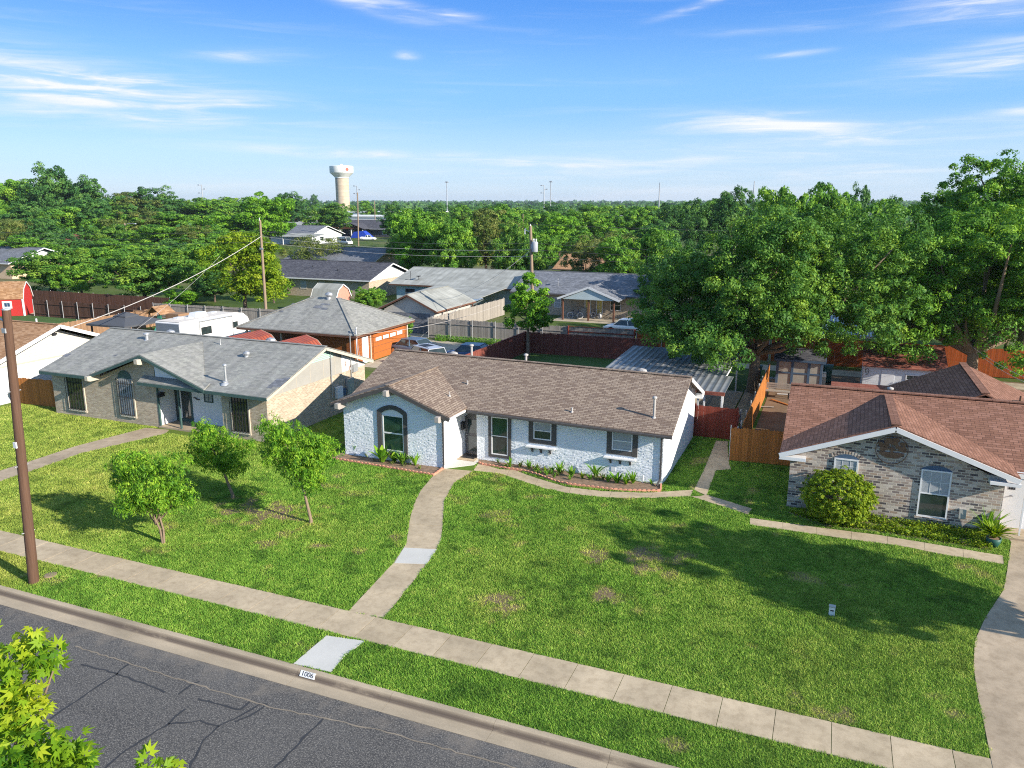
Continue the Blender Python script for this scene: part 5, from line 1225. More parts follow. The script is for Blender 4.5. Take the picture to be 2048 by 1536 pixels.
def dark_house():
    h = thing('charcoal_roof_house', 'tan brick house with a long charcoal shingle roof and white gable', 'house', (-66, 96, 0))
    gable_walls(h, -77, -58.6, 90.9, 102, 2.45, 4.35, 'tan_brick', 'x', 'white_siding')
    gable_roof(h, -77.6, -58.0, 90.3, 102.6, 2.65, 4.6, 'charcoal_shingle', 'white_trim')
    for u, w_ in ((-70, 1.1), (-64.5, 1.9), (-66.8, 1.1)): window(h, ('-y', 90.9), u, u + w_, 1.0, 2.2, .06, 'cream_trim', 'blind')
    for x, y in ((-65, 93), (-60.5, 94.6), (-70, 94)): pipe_vent(h, (x, y, 2.65 + (y - 90.3) * .317), .25, .06, False, 'black_plastic')
dark_house()

def peach_house():
    h = thing('peach_gable_house', 'house with peach boarded gable, grey roof and two tall blue windows', 'house', (-83, 124, 0))
    gable_walls(h, -94, -75.6, 118.6, 130, 2.5, 4.5, 'grey_panel', 'x', 'peach_siding')
    m = MB(); m.box(-75.598, -75.56, 118.62, 129.98, 0, 2.5); m.build('end_wall', 'peach_siding', h)
    gable_roof(h, -94.5, -75.0, 118, 130.6, 2.7, 4.8, 'slate_shingle', 'white_trim')
    for u in (-78.6, -77.2): window(h, ('-y', 118.6), u, u + 1.1, 0.9, 2.3, .1, 'paint_white', 'blue_glass')
    window(h, ('-y', 118.6), -82, -80.6, .9, 2.2)
peach_house()

def porch_house():
    h = thing('porch_gable_house', 'brown house with slate roof and a white gabled back porch behind the alley fence', 'house', (-22, 91, 0))
    gable_walls(h, -35, -12, 86.4, 97, 2.45, 4.4, 'tan_brick', 'x')
    gable_roof(h, -35.6, -11.4, 85.7, 97.6, 2.62, 4.65, 'slate_shingle', 'dark_trim')
    x0, x1, xa, yf = -28.6, -21.4, -25.0, 82.7
    r = MB(); r.slab([(x0, yf, 2.5), (xa, yf, 3.85), (xa, 89.2, 3.85), (x0, 86, 2.5)], .08); r.slab([(xa, yf, 3.85), (x1, yf, 2.5), (x1, 86, 2.5), (xa, 89.2, 3.85)], .08); r.build('porch_roof', 'slate_shingle', h)
    m = MB(); m.beam((x0, yf - .02, 2.42), (xa, yf - .02, 3.77), .04, .22); m.beam((xa, yf - .02, 3.77), (x1, yf - .02, 2.42), .04, .22); m.build('porch_fascia', 'paint_white', h)
    m = MB(); m.prism([(x0 + .6, 2.42), (x1 - .6, 2.42), (xa, 3.65)], 'y', yf + .1, yf + .16); m.build('porch_gable', 'blue_siding', h)
    for x in (x0 + .6, xa, x1 - .7): m = MB(); m.box(x - .09, x + .09, yf + .2, yf + .38, 0, 2.42); m.build('porch_post', 'brown_wall', h)
    for u in (-26.5, -25.1): window(h, ('-y', 86.4), u, u + .8, .3, 2.1, .12, 'paint_white', 'yellow_pane', False, 2, 3)
    window(h, ('-y', 86.4), -19.8, -18.2, .9, 2.1, .08, 'paint_white', 'glass', True, 2); window(h, ('-y', 86.4), -30.2, -29.4, .9, 2.1, .06, 'paint_white', 'blind'); window(h, ('-y', 86.4), -23.4, -22.2, .9, 2.1, .06, 'paint_white', 'glass')
    turbine(h, (-15.2, 92.2, 4.35), 1.1); m = MB(); m.tube([(-30.2, 87.6, 3.0), (-30.2, 87.6, 4.2)], .03, 6); m.lathe([(.03, 0), (.26, .1)], 12, (-30.2, 87.6, 3.9)); m.build('satellite_dish', 'galv', h)
    paved('porch_slab_far', [[(-29, 82), (-20.5, 82), (-20.5, 86.3), (-29, 86.3)]], 'alley_concrete', .02)
porch_house()

def far_houses():
    # px of gable apex, half ground size and finish for houses glimpsed through the trees
    h = thing('white_gable_house', 'grey roofed house with a white gable in front of the white van', 'house', (-165, 214, 0))
    gable_walls(h, -172, -153, 205, 222, 2.6, 5.2, 'white_siding', 'x'); gable_roof(h, -173, -152.2, 204, 223, 2.8, 5.6, 'slate_shingle', 'white_trim'); window(h, ('+x', -153), 210, 212, 1, 2.2)
    r = MB(); r.slab([(-160, 199, 2.6), (-147, 199, 2.6), (-147, 205, 3.4), (-160, 205, 3.4)], .1); r.build('carport_roof', 'pale_roof', h)
    for x in (-159, -147.5): m = MB(); m.box(x - .1, x + .1, 199.2, 199.4, 0, 2.5); m.build('carport_post', 'white_trim', h)
    h = thing('dark_gable_house', 'dark walled house with charcoal roof and small front gable by the blue tarpaulin', 'house', (-160, 265, 0))
    gable_walls(h, -178, -151, 259, 272, 3, 5.6, 'charcoal_shingle', 'x', 'grey_panel'); gable_roof(h, -179, -150, 258, 273, 3.1, 6.2, 'charcoal_shingle', 'white_trim')
    r = MB(); r.slab([(-177, 254, 3.1), (-171, 254, 5.2), (-171, 263, 5.2), (-177, 258, 3.1)], .1); r.slab([(-171, 254, 5.2), (-165, 254, 3.1), (-165, 258, 3.1), (-171, 263, 5.2)], .1); r.build('porch_roof', 'charcoal_shingle', h)
    m = MB(); m.prism([(-176.5, 3.0), (-165.5, 3.0), (-171, 5)], 'y', 254.4, 254.6); m.build('porch_gable', 'brown_wall', h)
    for x in (-176, -171, -166): m = MB(); m.box(x - .15, x + .15, 254.5, 254.8, 0, 3); m.build('porch_post', 'white_trim', h)
    window(h, ('-y', 259), -160, -157.5, 1, 2.4, .15); window(h, ('-y', 259), -175, -172.5, 1, 2.4, .15)
    h = thing('red_brick_house', 'low red brick building half hidden under trees behind the grey roofed house', 'house', (-196, 262, 0))
    gable_walls(h, -212, -186, 255, 268, 3.4, 5, 'red_brick', 'x'); gable_roof(h, -213, -185, 254, 269, 3.6, 5.2, 'pale_roof', 'white_trim'); window(h, ('-y', 255), -200, -198, 1, 2.4)
    h = thing('rust_roof_house', 'house with a rust red hipped roof among the trees beyond the street lamp', 'house', (-205, 170, 0))
    c = G(155, 476, 4.5); x, y = c[0], c[1]
    m = MB(); m.box(x - 7, x + 7, y - 5, y + 6, 0, 2.7); m.build('wall', 'tan_brick', h)
    r = MB()
    for a_, b_, k in (((-8, -6), (8, -6), 1), ((8, -6), (8, 7), 0), ((8, 7), (-8, 7), 1), ((-8, 7), (-8, -6), 0)):
        q = [(x + a_[0], y + a_[1], 2.8), (x + b_[0], y + b_[1], 2.8)]
        q += [(x + 2.5 * np.sign(b_[0]), y + .5, 5.4), (x + 2.5 * np.sign(a_[0]), y + .5, 5.4)] if k else [(x + 2.5 * np.sign(a_[0]), y + .5, 5.4)]
        r.slab(q, .1)
    r.build('roof', 'rust_shingle', h); window(h, ('-y', y - 5), x - 2, x, 1, 2.2)
    h = thing('yellow_house', 'pale yellow house with white gable at the edge of the trees by two wheelie bins', 'house', (-135, 95, 0))
    gable_walls(h, -152, -131.5, 92, 104, 2.6, 4.8, 'peach_siding', 'x', 'white_siding'); gable_roof(h, -153, -130.6, 91, 105, 2.8, 5.1, 'slate_shingle', 'white_trim'); window(h, ('+x', -131.5), 95, 96.5, 1, 2.1)
    h = thing('hidden_brown_house', 'brown roofed house with grey blue wall glimpsed behind the transformer pole', 'house', (-30, 123, 0))
    gable_walls(h, -40, -29, 117, 127, 2.6, 4.4, 'blue_siding', 'x'); gable_roof(h, -41, -28, 116, 128, 2.8, 4.8, 'tan_shingle', 'dark_trim'); window(h, ('-y', 117), -34, -32.4, 1, 2.1)
    for nm, lb, x0, x1, y0, y1, z in (('warehouse', 'long white flat roofed warehouse under the water tower', -300, -232, 420, 455, 6.5), ('warehouse', 'white flat roofed store building nearer than the long warehouse', -262, -206, 340, 372, 5.5),
                                      ('warehouse', 'pale grey flat roofed shed among the trees beside the tall floodlight mast', -120, -88, 380, 420, 7.5), ('warehouse', 'small whitish flat roofed block seen over the woods by the twin masts', -10, 14, 400, 425, 8.0)):
        h = thing(nm, lb, 'warehouse', ((x0 + x1) / 2, (y0 + y1) / 2, 0))
        m = MB(); m.box(x0, x1, y0, y1, 0, z); m.build('wall', 'paint_white', h)
        m = MB(); m.box(x0 - .3, x1 + .3, y0 - .3, y1 + .3, z, z + .7); m.box(x0 + 4, x0 + 8, y0 + 5, y0 + 9, z + .7, z + 2.2); m.build('roof', 'paint_white', h)
        m = MB()
        for k in range(5): xx = x0 + (k + .5) * (x1 - x0) / 5; m.box(xx - 1.6, xx + 1.6, y0 - .05, y0, 0.2, 3.6)
        m.build('loading_door', 'slate_shingle', h)
far_houses()

def barn_shed(name, label, c, L, Wd, zw, zr, wall, roof, axis='x', trim='white_trim', door=None):
    """gambrel roofed garden shed"""
    h = thing(name, label, 'shed', (c[0], c[1], 0)); cx_, cy_ = c
    zk = zw + (zr - zw) * 0.62; k = 0.66
    prof = [(-Wd / 2, zw), (-Wd / 2 * k, zk), (0, zr), (Wd / 2 * k, zk), (Wd / 2, zw)]
    m = MB(); body = [(-Wd / 2 + .08, 0), (Wd / 2 - .08, 0), (Wd / 2 - .08, zw), (Wd / 2 * k - .05, zk - .05), (0, zr - .05), (-Wd / 2 * k + .05, zk - .05), (-Wd / 2 + .08, zw)]
    if axis == 'x': m.prism([(cy_ + a, z) for a, z in body], 'x', cx_ - L / 2 + .1, cx_ + L / 2 - .1)
    else: m.prism([(cx_ + a, z) for a, z in body], 'y', cy_ - L / 2 + .1, cy_ + L / 2 - .1)
    m.build('wall', wall, h)
    r = MB()
    for (a0, z0), (a1, z1) in zip(prof[:-1], prof[1:]):
        if axis == 'x': r.slab([(cx_ - L / 2, cy_ + a0, z0), (cx_ + L / 2, cy_ + a0, z0), (cx_ + L / 2, cy_ + a1, z1), (cx_ - L / 2, cy_ + a1, z1)], .05)
        else: r.slab([(cx_ + a0, cy_ + L / 2, z0), (cx_ + a0, cy_ - L / 2, z0), (cx_ + a1, cy_ - L / 2, z1), (cx_ + a1, cy_ + L / 2, z1)], .05)
    r.build('roof', roof, h)
    for e in (-1, 1):
        t = MB()
        for (a0, z0), (a1, z1) in zip(prof[:-1], prof[1:]):
            if axis == 'x': t.beam((cx_ + e * (L / 2 + .02), cy_ + a0, z0 - .06), (cx_ + e * (L / 2 + .02), cy_ + a1, z1 - .06), .03, .12)
            else: t.beam((cx_ + a0, cy_ + e * (L / 2 + .02), z0 - .06), (cx_ + a1, cy_ + e * (L / 2 + .02), z1 - .06), .03, .12)
        t.build('trim', trim, h)
    return h
h = barn_shed('barn_shed', 'red barn style shed with brown roof and small white framed window', (-90.7, 61.6), 6.0, 3.2, 2.0, 3.9, 'red_paint', 'tan_shingle', 'x')
window(h, ('-y', 60.08), -90.0, -89.0, 0.9, 1.75, .2, 'paint_white', 'blue_glass', False, 2)
m = MB(); m.box(-87.9, -87.72, 60.0, 60.18, 0, 2.0); m.build('corner_board', 'white_trim', h); h.rotation_euler = (0, 0, .62)
h = barn_shed('barn_shed', 'pink barn style shed with patched grey roof behind the hipped garage', (-55.8, 78.2), 3.6, 3.2, 1.9, 3.5, 'pink_paint', 'pale_roof', 'x')
m = MB(); m.box(-53.99, -53.94, 77.4, 79, 0.05, 1.9); m.build('shed_door', 'pink_paint', h)
for lb, (px, py) in (('rust red ribbed metal roofed shed beside the caravan', (525, 659)), ('rust red ribbed metal roofed shed next to the garage with door lights', (616, 669))):
    p = G(px, py, 2.9); h = barn_shed('metal_roof_shed', lb, (p[0] - 0.1, p[1] - 2.6), 5.0, 3.0, 2.05, 2.9, 'brown_wall', 'red_metal', 'y', 'cream_trim'); tag(h, group='metal roofed sheds behind the tan brick house')
    m = MB(); m.box(p[0] - .8, p[0] + .6, p[1] - 5.03, p[1] - 5.0, .05, 1.9); m.build('shed_door', 'brown_wall', h)

def right_yard_sheds():
    h = thing('panel_shed', 'grey panelled shed with slate blue battens beside the honey cedar fence', 'shed', (-1.7, 58.5, 0))
    x0, x1, y0, y1 = -3.25, -0.15, 57.3, 59.8
    m = MB(); m.box(x0, x1, y0, y1, 0, 2.2); m.build('wall', 'grey_panel', h)
    m = MB()
    for x in (x0, x0 + 1.0, x0 + 1.95 + .15, x1 - .17): m.box(x, x + .17, y0 - .04, y0, 0, 2.2)
    m.box(x0 + .17, x1 - .17, y0 - .035, y0, 1.15, 1.25); m.build('batten', 'blue_trim', h)
    gable_roof(h, x0 - .15, x1 + .15, y0 - .2, y1 + .2, 2.22, 2.75, 'charcoal_shingle', 'blue_trim')
    h = thing('white_shed', 'white boarded shed with brown roof in front of the orange cedar fence', 'shed', (4.6, 60, 0))
    x0, x1, y0, y1 = 2.45, 7.4, 57.9, 61.0
    m = MB(); m.box(x0, x1, y0, y1, 0, 2.0); m.build('wall', 'white_siding', h)
    m = MB(); m.slab([(x0 - .1, y0 - .25, 2.05), (x1 + .2, y0 - .25, 2.05), (x1 + .2, y1 + .2, 3.1), (x0 - .1, y1 + .2, 3.1)], .08); m.build('roof', 'rust_shingle', h)
    window(h, ('-y', y0), 5.1, 6.0, .85, 1.6, .07, 'white_trim', 'glass', True, 2); m = MB(); m.box(3.6, 4.4, y0 - .03, y0, .05, 1.8); m.build('shed_door', 'white_trim', h)
    m = MB(); m.tube([(2.62, y0 - .08, 1.5 + .0), (2.55, y0 - .08, 1.7), (2.68, y0 - .08, 1.85), (2.8, y0 - .08, 1.7), (2.75, y0 - .08, 1.45), (2.62, y0 - .08, 1.4)], .02, 6); tag(m.build('garden_hose', 'black_plastic'), 'coiled dark hose hanging on the white boarded shed', 'hose')
    h = thing('greenhouse', 'pale metal roofed open shelter with white posts under the big trees', 'shelter', (1.2, 74, 0))
    a = G(1650, 690, 2.2); b_ = G(1745, 690, 2.2)
    x0, x1, y0 = a[0] - 1, b_[0] + 1, 68.5
    m = MB(); m.slab([(x0, y0, 2.4), (x1, y0, 2.4), (x1, y0 + 5, 3.6), (x0, y0 + 5, 3.6)], .06); m.slab([(x0, y0 + 5, 3.6), (x1, y0 + 5, 3.6), (x1, y0 + 9, 2.4), (x0, y0 + 9, 2.4)], .06); m.build('roof', 'shed_metal', h)
    for k in range(4): x = x0 + .1 + (x1 - x0 - .2) * k / 3; m = MB(); m.box(x - .05, x + .05, y0 + .05, y0 + .15, 0, 2.35); m.build('post', 'white_trim', h)
    m = MB(); m.box(x0, x1, y0 + .02, y0 + .1, 2.2, 2.33); m.build('front_beam', 'white_trim', h)
right_yard_sheds()

def patio_cover():
    h = thing('patio_cover', 'corrugated metal patio roof on white posts behind the white brick house', 'patio cover', (-9.2, 50, 0))
    m = MB(); m.slab([(-13.1, 47.8, 2.62), (-5.6, 47.8, 2.62), (-5.6, 55.2, 2.78), (-13.1, 55.2, 2.78)], .06); m.build('roof', 'patio_metal', h)
    m = MB(); m.slab([(-13.1, 44.2, 2.46), (-5.15, 44.2, 2.46), (-5.15, 48.1, 2.60), (-13.1, 48.1, 2.60)], .06); m.build('front_roof', 'patio_metal', h)
    m = MB(); m.box(-13.1, -5.15, 44.1, 44.19, 2.27, 2.47); m.build('front_beam', 'rust_shingle', h)
    for x, y in ((-6.65, 44.35), (-6.3, 44.35), (-5.3, 44.3), (-5.7, 48), (-5.7, 55), (-12.9, 55), (-12.9, 48)): m = MB(); m.box(x - .05, x + .05, y - .05, y + .05, 0, 2.38); m.build('post', 'white_trim', h)
    m = MB(); m.beam((-5.62, 47.8, 2.52), (-5.62, 55.2, 2.68), .06, .14); m.beam((-13.12, 47.8, 2.52), (-13.12, 55.2, 2.68), .06, .14); m.build('side_beam', 'white_trim', h)
patio_cover()

# ------------------------------------------------------------------ fences
def fence(name, label, pts, h, mat, pw=0.14, post='galv', gap=2.4, side=1, rails=(0.35, 1.5), dog=True, seed=1, jitter=0.03, cap=None, pr=0.035):
    """board fence through pts; boards are one mesh, each post a part"""
    rg = random.Random(seed); base = (pts[0][0], pts[0][1], 0)
    f = thing(name, label, 'fence', base)
    m = MB(); rl = MB(); posts = []
    for (x0, y0), (x1, y1) in zip(pts[:-1], pts[1:]):
        L = math.hypot(x1 - x0, y1 - y0); d = ((x1 - x0) / L, (y1 - y0) / L); nn = (-d[1] * side, d[0] * side)
        n = max(1, int(L / pw))
        for k in range(n):
            a = (k + .5) * L / n; w = L / n * 0.47; z1 = h + rg.uniform(-jitter, jitter); t = rg.uniform(0, 0.006)
            px, py = x0 + d[0] * a, y0 + d[1] * a
            def V(u, z, q): return (px + d[0] * u + nn[0] * (q + t), py + d[1] * u + nn[1] * (q + t), z)
            out = [(-w, 0.03), (w, 0.03), (w, z1 - .05), (w * .5, z1), (-w * .5, z1), (-w, z1 - .05)] if dog else [(-w, .03), (w, .03), (w, z1), (-w, z1)]
            c = len(out); vs = [V(u, z, 0.0) for u, z in out] + [V(u, z, 0.02) for u, z in out]
            m.mesh(vs, [tuple(range(c)), tuple(reversed(range(c, 2 * c)))] + [((i + 1) % c, i, c + i, c + (i + 1) % c) for i in range(c)])
        for z in rails: rl.beam((x0 - nn[0] * .03, y0 - nn[1] * .03, z), (x1 - nn[0] * .03, y1 - nn[1] * .03, z), .04, .09)
        if cap: rl.beam((x0, y0, h + .03), (x1, y1, h + .03), .12, .04)
        k = max(1, int(round(L / gap)))
        for i in range(k + 1): posts.append((x0 + d[0] * L * i / k - nn[0] * .09, y0 + d[1] * L * i / k - nn[1] * .09))
    m.build('board_panel', mat, f); rl.build('rail', cap or mat, f)
    for x, y in posts[:90]:
        p = MB(); p.tube([(x, y, 0), (x, y, h + .08)], pr, 8); p.build('post', post, f)
    return f
fence('board_fence', 'dark red brown stained fence round the back lawn of the white house', [(-25.0, 46.0), (-24.7, 62.9), (-13.0, 63.2)], 1.85, 'cedar_stain', post='cedar_stain', side=-1, dog=False, seed=1, cap='cedar_stain', pr=.05)
fence('board_fence', 'weathered silver grey fence along the far side of the alley', [(-36.3, 66.6), (-22.1, 66.9)], 1.95, 'grey_fence', seed=2, side=1, post='galv', jitter=.05)
fence('board_fence', 'weathered grey fence panel framed by red painted posts', [(-22.0, 66.9), (-15.9, 67.1)], 1.95, 'grey_fence', seed=3, post='red_gate', gap=6.1, cap='red_gate', pr=.08)
fence('board_fence', 'orange cedar fence beside the red painted posts, under the big shade tree', [(-15.7, 67.1), (-4.5, 67.2)], 1.9, 'orange_fence', seed=4, side=1)
fence('board_fence', 'long orange red cedar fence behind the white boarded shed', [(-4.3, 67.2), (34, 67.6)], 2.2, 'orange_fence', seed=5, side=-1, dog=False)
fence('board_fence', 'old grey fence running away from the alley beside the faded garage', [(-36.0, 67.0), (-35.6, 84)], 2.0, 'grey_fence', seed=6, side=-1)
fence('board_fence', 'dark brown fence with galvanised posts behind the red shed', [(-86.2, 62.4), (-66.9, 62.4)], 1.9, 'dark_fence', seed=7, side=1, dog=False)
fence('board_fence', 'dark brown fence across the alley, behind the one with galvanised posts', [(-112, 69.0), (-72.5, 69.4)], 1.95, 'dark_fence', seed=8, side=-1, dog=False)
fence('board_fence', 'brown weathered fence between the red shed lawn and the gazebo', [(-66.9, 43.0), (-67.0, 62.3)], 1.9, 'brown_fence', seed=9, side=-1, dog=False)
fence('board_fence', 'grey fence behind the white caravan and the yellow green tree', [(-72.0, 66.6), (-52.5, 67.6)], 1.7, 'grey_fence', seed=10, side=1)
fence('board_fence', 'honey brown fence joining the tan brick house to the tan roofed house', [(-49.6, 33.6), (-44.95, 33.9)], 1.8, 'tan_fence', seed=11, side=-1, dog=True)
fence('board_fence', 'honey cedar fence running back between the white house and the red roofed house', [(-3.72, 40.7), (-3.66, 57.0)], 1.8, 'tan_fence', seed=12, side=-1, jitter=.06)
fence('board_fence', 'honey cedar fence with one grey board facing the lawn of the red roofed house', [(-4.18, 39.55), (-1.15, 39.85)], 1.8, 'tan_fence', seed=13, side=-1, jitter=.05)

g = thing('garden_gate', 'red brown gate between the white house and the honey cedar fence', 'gate', (-5.5, 43.2, 0))
gm = MB()
for k in range(15): x = -6.58 + k * .15; gm.box(x, x + .142, 43.2, 43.222, .03, 1.82 + .01 * (k % 3))
gm.build('board_panel', 'red_gate', g)
gm = MB()
for z in (.4, 1.5): gm.box(-6.58, -4.35, 43.223, 43.27, z, z + .09)
gm.build('rail', 'red_gate', g)
for x in (-6.6, -4.3): gm = MB(); gm.box(x - .05, x + .05, 43.23, 43.33, 0, 1.9); gm.build('post', 'red_gate', g)
fence('board_fence', 'short dark fence return joining the red gate to the honey cedar fence', [(-4.2, 43.2), (-3.95, 39.7)], 1.75, 'red_gate', seed=15, side=-1, gap=3)

# ------------------------------------------------------------------ poles, lamps, masts, cables
def pole(label, base, top, r0=.16, r1=.11, mat='old_pole', name='utility_pole', extras=None):
    o = thing(name, label, 'utility pole', base)
    m = MB(); m.tube([base, tuple((np.array(base) * .5 + np.array(top) * .5)), top], [r0, (r0 + r1) / 2, r1], 12); m.build('shaft', mat, o)
    if extras: extras(o, np.array(top))
    return o
b0 = G(68, 1165); hh_ = height(b0, 620)
lean = onY(12.5, 620, b0[1] + .15)
def near_extras(o, t):
    b_ = np.array(b0)
    def at(k): return b_ + (t - b_) * k
    p = at(.53); m = MB(); m.box(p[0] - .07, p[0] + .07, p[1] - .19, p[1] - .145, p[2] - .1, p[2] + .1); m.build('tag_plate', 'paint_white', o)
    p = at(.96); m = MB(); m.tube([(p[0] - .1, p[1] - .02, p[2]), (p[0] - .5, p[1] - .1, p[2] + .25), (p[0] - .8, p[1] - .1, p[2] + .2)], .03, 6); m.box(p[0] - .12, p[0] + .05, p[1] - .16, p[1] - .1, p[2] - .35, p[2] - .2); m.build('bracket', 'galv', o)
    m = MB(); m.lathe([(.13, 0), (.14, .03), (.001, .06)], 12, tuple(t)); m.build('pole_cap', 'galv', o)
    for k, w in ((.72, .0), (.45, .0), (.2, .0)):
        p = at(k); m = MB(); m.tube([(p[0] - .03, p[1] - .24, p[2]), (p[0] + .03, p[1] + .2, p[2])], .018, 6); m.build('bolt', 'galv', o)
pole('tall brown timber pole beside the kerb, leaning a little', tuple(b0), tuple(lean), .175, .13, 'pole_wood', 'utility_pole', near_extras)

bm = G(533, 640); tm = onY(520, 440, bm[1] + .2)
def mid_extras(o, t):
    m = MB(); m.tube([(t[0], t[1] - .1, t[2] - .1), (t[0], t[1] - .1, t[2] + .25)], .04, 6); m.build('insulator', 'paint_white', o)
    m = MB(); m.box(t[0] - .2, t[0] + .25, t[1] - .2, t[1] - .1, t[2] - 3.2, t[2] - 3.0); m.build('bracket', 'galv', o)
pole('slim grey timber pole standing against the yellow green tree', tuple(bm), tuple(tm), .17, .12, 'old_pole', extras=mid_extras)
tt = onY(1061, 452, 68.0); bt = onY(1067, 690, 68.0); bt = np.array([bt[0], 68.1, 0.0])
def tr_extras(o, t):
    z = t[2] - 1.9
    m = MB(); m.lathe([(.001, 0), (.27, .0), (.29, .06), (.29, .85), (.25, .93), (.001, .98)], 18, (t[0] + .48, t[1] - .12, z - .45)); m.box(t[0] + .1, t[0] + .3, t[1] - .2, t[1] - .1, z - .2, z + .3); tk = m.build('transformer', 'steel_mast', o)
    for k in (-.15, 0, .15): m = MB(); m.lathe([(.04, 0), (.06, .05), (.035, .1), (.06, .15), (.03, .25), (.001, .28)], 8, (t[0] + .48 + k, t[1] - .15, z + .5)); m.build('bushing', 'paint_white', tk)
    m = MB(); m.tube([(t[0], t[1], t[2] - .55), (t[0] - .55, t[1], t[2] - .35)], .035, 6); m.tube([(t[0] - .55, t[1], t[2] - .75), (t[0] - .55, t[1], t[2] - .3), (t[0] - .45, t[1], t[2] - .25)], .06, 8); m.build('fuse_cutout', 'paint_white', o)
    m = MB(); m.lathe([(.05, 0), (.07, .06), (.04, .12), (.001, .2)], 8, (t[0], t[1], t[2])); m.build('insulator', 'paint_white', o)
pole('grey timber pole carrying a pale transformer can', tuple(bt), tuple(tt), .18, .13, 'old_pole', extras=tr_extras)
bf_ = G(1045, 500); pole('thin distant timber pole just behind the transformer pole', tuple(bf_), tuple(onY(1046, 428, bf_[1])), .16, .12, 'old_pole')
for lb, px, bpy_, tp in (('thin timber pole in front of the charcoal roofed houses', 717, 492, 385), ('dark timber pole standing before the white warehouse wall', 751, 468, 402), ('short timber pole among the trees of the wooded ridge', 133, 470, 412)):
    q = G(px, bpy_); pole(lb, tuple(q), tuple(onY(px - 2, tp, q[1])), .22, .16, 'old_pole')

ls = thing('street_lamp', 'timber street lamp pole with a curved arm among the trees', 'street lamp', G(263, 520))
p = G(263, 520); t_ = onY(249, 446, p[1])
m = MB(); m.tube([p, t_], [.2, .15], 10); m.build('pole', 'old_pole', ls)
k = t_ + np.array([0, 0, -.6])
m = MB(); m.tube([k, k + np.array([.9, 0, .45]), k + np.array([2.2, 0, .55]), k + np.array([3.3, 0, .5])], .06, 8); m.build('arm', 'galv', ls)
m = MB(); q = k + np.array([3.3, 0, .45]); m.lathe([(.001, .12), (.18, .08), (.3, -.02), (.2, -.1), (.001, -.12)], 12, tuple(q)); m.build('lamp_head', 'galv', ls)

def mast(label, px, top, d, style):
    dirv = ray(px, 404); dirv = dirv / np.hypot(dirv[0], dirv[1]); b_ = np.array([dirv[0] * d, dirv[1] * d, 0.0])
    z = height(b_, top); o = thing('floodlight_mast' if style else 'radio_mast', label, 'mast', b_)
    s_ = d / 1554.0
    m = MB(); m.tube([b_, b_ + np.array([0, 0, z])], [s_ * 1.25, s_ * .8], 8); m.build('shaft', 'steel_mast', o)
    n = np.array([_r[0], _r[1], 0])
    if style == 1:
        for dz, sgn in ((0, -1), (-7, 1), (-14, -1)):
            c = b_ + np.array([0, 0, z + dz * s_]); m = MB(); m.tube([c, c + n * sgn * s_ * 5], s_ * .5, 6); q = c + n * sgn * s_ * 5; m.box(q[0] - s_ * 2, q[0] + s_ * 2, q[1] - s_, q[1] + s_, q[2] - s_ * .8, q[2] + s_ * .8); m.build('lamp_arm', 'steel_mast', o)
    elif style == 2:
        c = b_ + np.array([0, 0, z]); m = MB(); m.tube([c - n * s_ * 4, c + n * s_ * 4], s_ * .5, 6); m.box(c[0] - s_ * 2.5, c[0] + s_ * 2.5, c[1] - s_, c[1] + s_, c[2], c[2] + s_ * 2); m.build('lamp_bar', 'steel_mast', o)
    else:
        m = MB()
        for k in range(6): c = b_ + np.array([0, 0, z * (.55 + k * .08)]); m.tube([c - n * s_ * 1.2, c + n * s_ * 1.2], s_ * .35, 5)
        m.build('cross_bar', 'steel_mast', o)
mast('steel mast with staggered lamp arms close to the water tower', 715, 372, 330, 1)
mast('lone tall floodlight mast on the open skyline away from the water tower', 894, 365, 520, 2)
mast('steel mast with staggered arms, thinner of the twin masts', 1088, 371, 480, 1)
mast('steel mast with a broad lamp head, taller of the twin masts', 1101, 364, 500, 2)
mast('slender radio mast rising behind the tip of the shade tree', 1318, 365, 900, 0)
mast('slender radio mast showing between two treetops', 1506, 362, 900, 0)
mast('faint mast with small arms over the wooded ridge', 406, 370, 700, 1)

def cable(label, a, b_, sag, r=.014, mat='cable', n=18):
    a, b_ = np.array(a, float), np.array(b_, float)
    pts = [a + (b_ - a) * t - np.array([0, 0, sag * 4 * t * (1 - t)]) for t in np.linspace(0, 1, n)]
    m = MB(); m.tube([tuple(p) for p in pts], r, 5, cap=False); o = m.build('overhead_cable', mat); return tag(o, label, 'cable', 'overhead cables')
pm = np.array(bm) + (np.array(tm) - np.array(bm)) * .84
cable('thick pale cable drooping from the slim pole toward the tan roofed house', pm, onY(140, 655, 42.0), 0.7, .035, 'pale_cable')
cable('pale cable hanging down before the grey gazebo', onY(440, 512, 66), onY(216, 700, 38.5), .4, .012, 'pale_cable')
T = np.array(tt)
PM = np.array(tm)
for dz, lb in ((-1.55, 'upper'), (-2.15, 'middle'), (-2.75, 'lowest')):
    cable('%s of the dark cables strung from the transformer pole to the slim pole' % lb, T + np.array([0, 0, dz]), PM + np.array([0, 0, dz + .4]), .55, .015, 'pale_cable' if dz < -2 else 'cable')
    cable('%s of the dark cables running from the slim pole past the dark brown fences' % lb, PM + np.array([0, 0, dz + .4]), PM + np.array([-62, -1, dz + .2]), .7, .015)
    cable('%s of the dark cables running from the transformer pole toward the big shade trees' % lb, T + np.array([0, 0, dz]), T + np.array([60, 2, dz]), .6, .015)
cable('high single cable at the very top of the transformer pole', T + np.array([0, 0, .15]), T + np.array([62, 3, .2]), .5, .014)
cable('steep guy cable from the transformer pole to the grey fence', T + np.array([0, 0, -2.2]), onY(820, 690, 66.4), .1, .018, 'pale_cable')
cable('steep cable from the transformer pole to the pale roofed house', T + np.array([0, 0, -2.3]), onY(930, 585, 78.0), .3, .016, 'pale_cable')
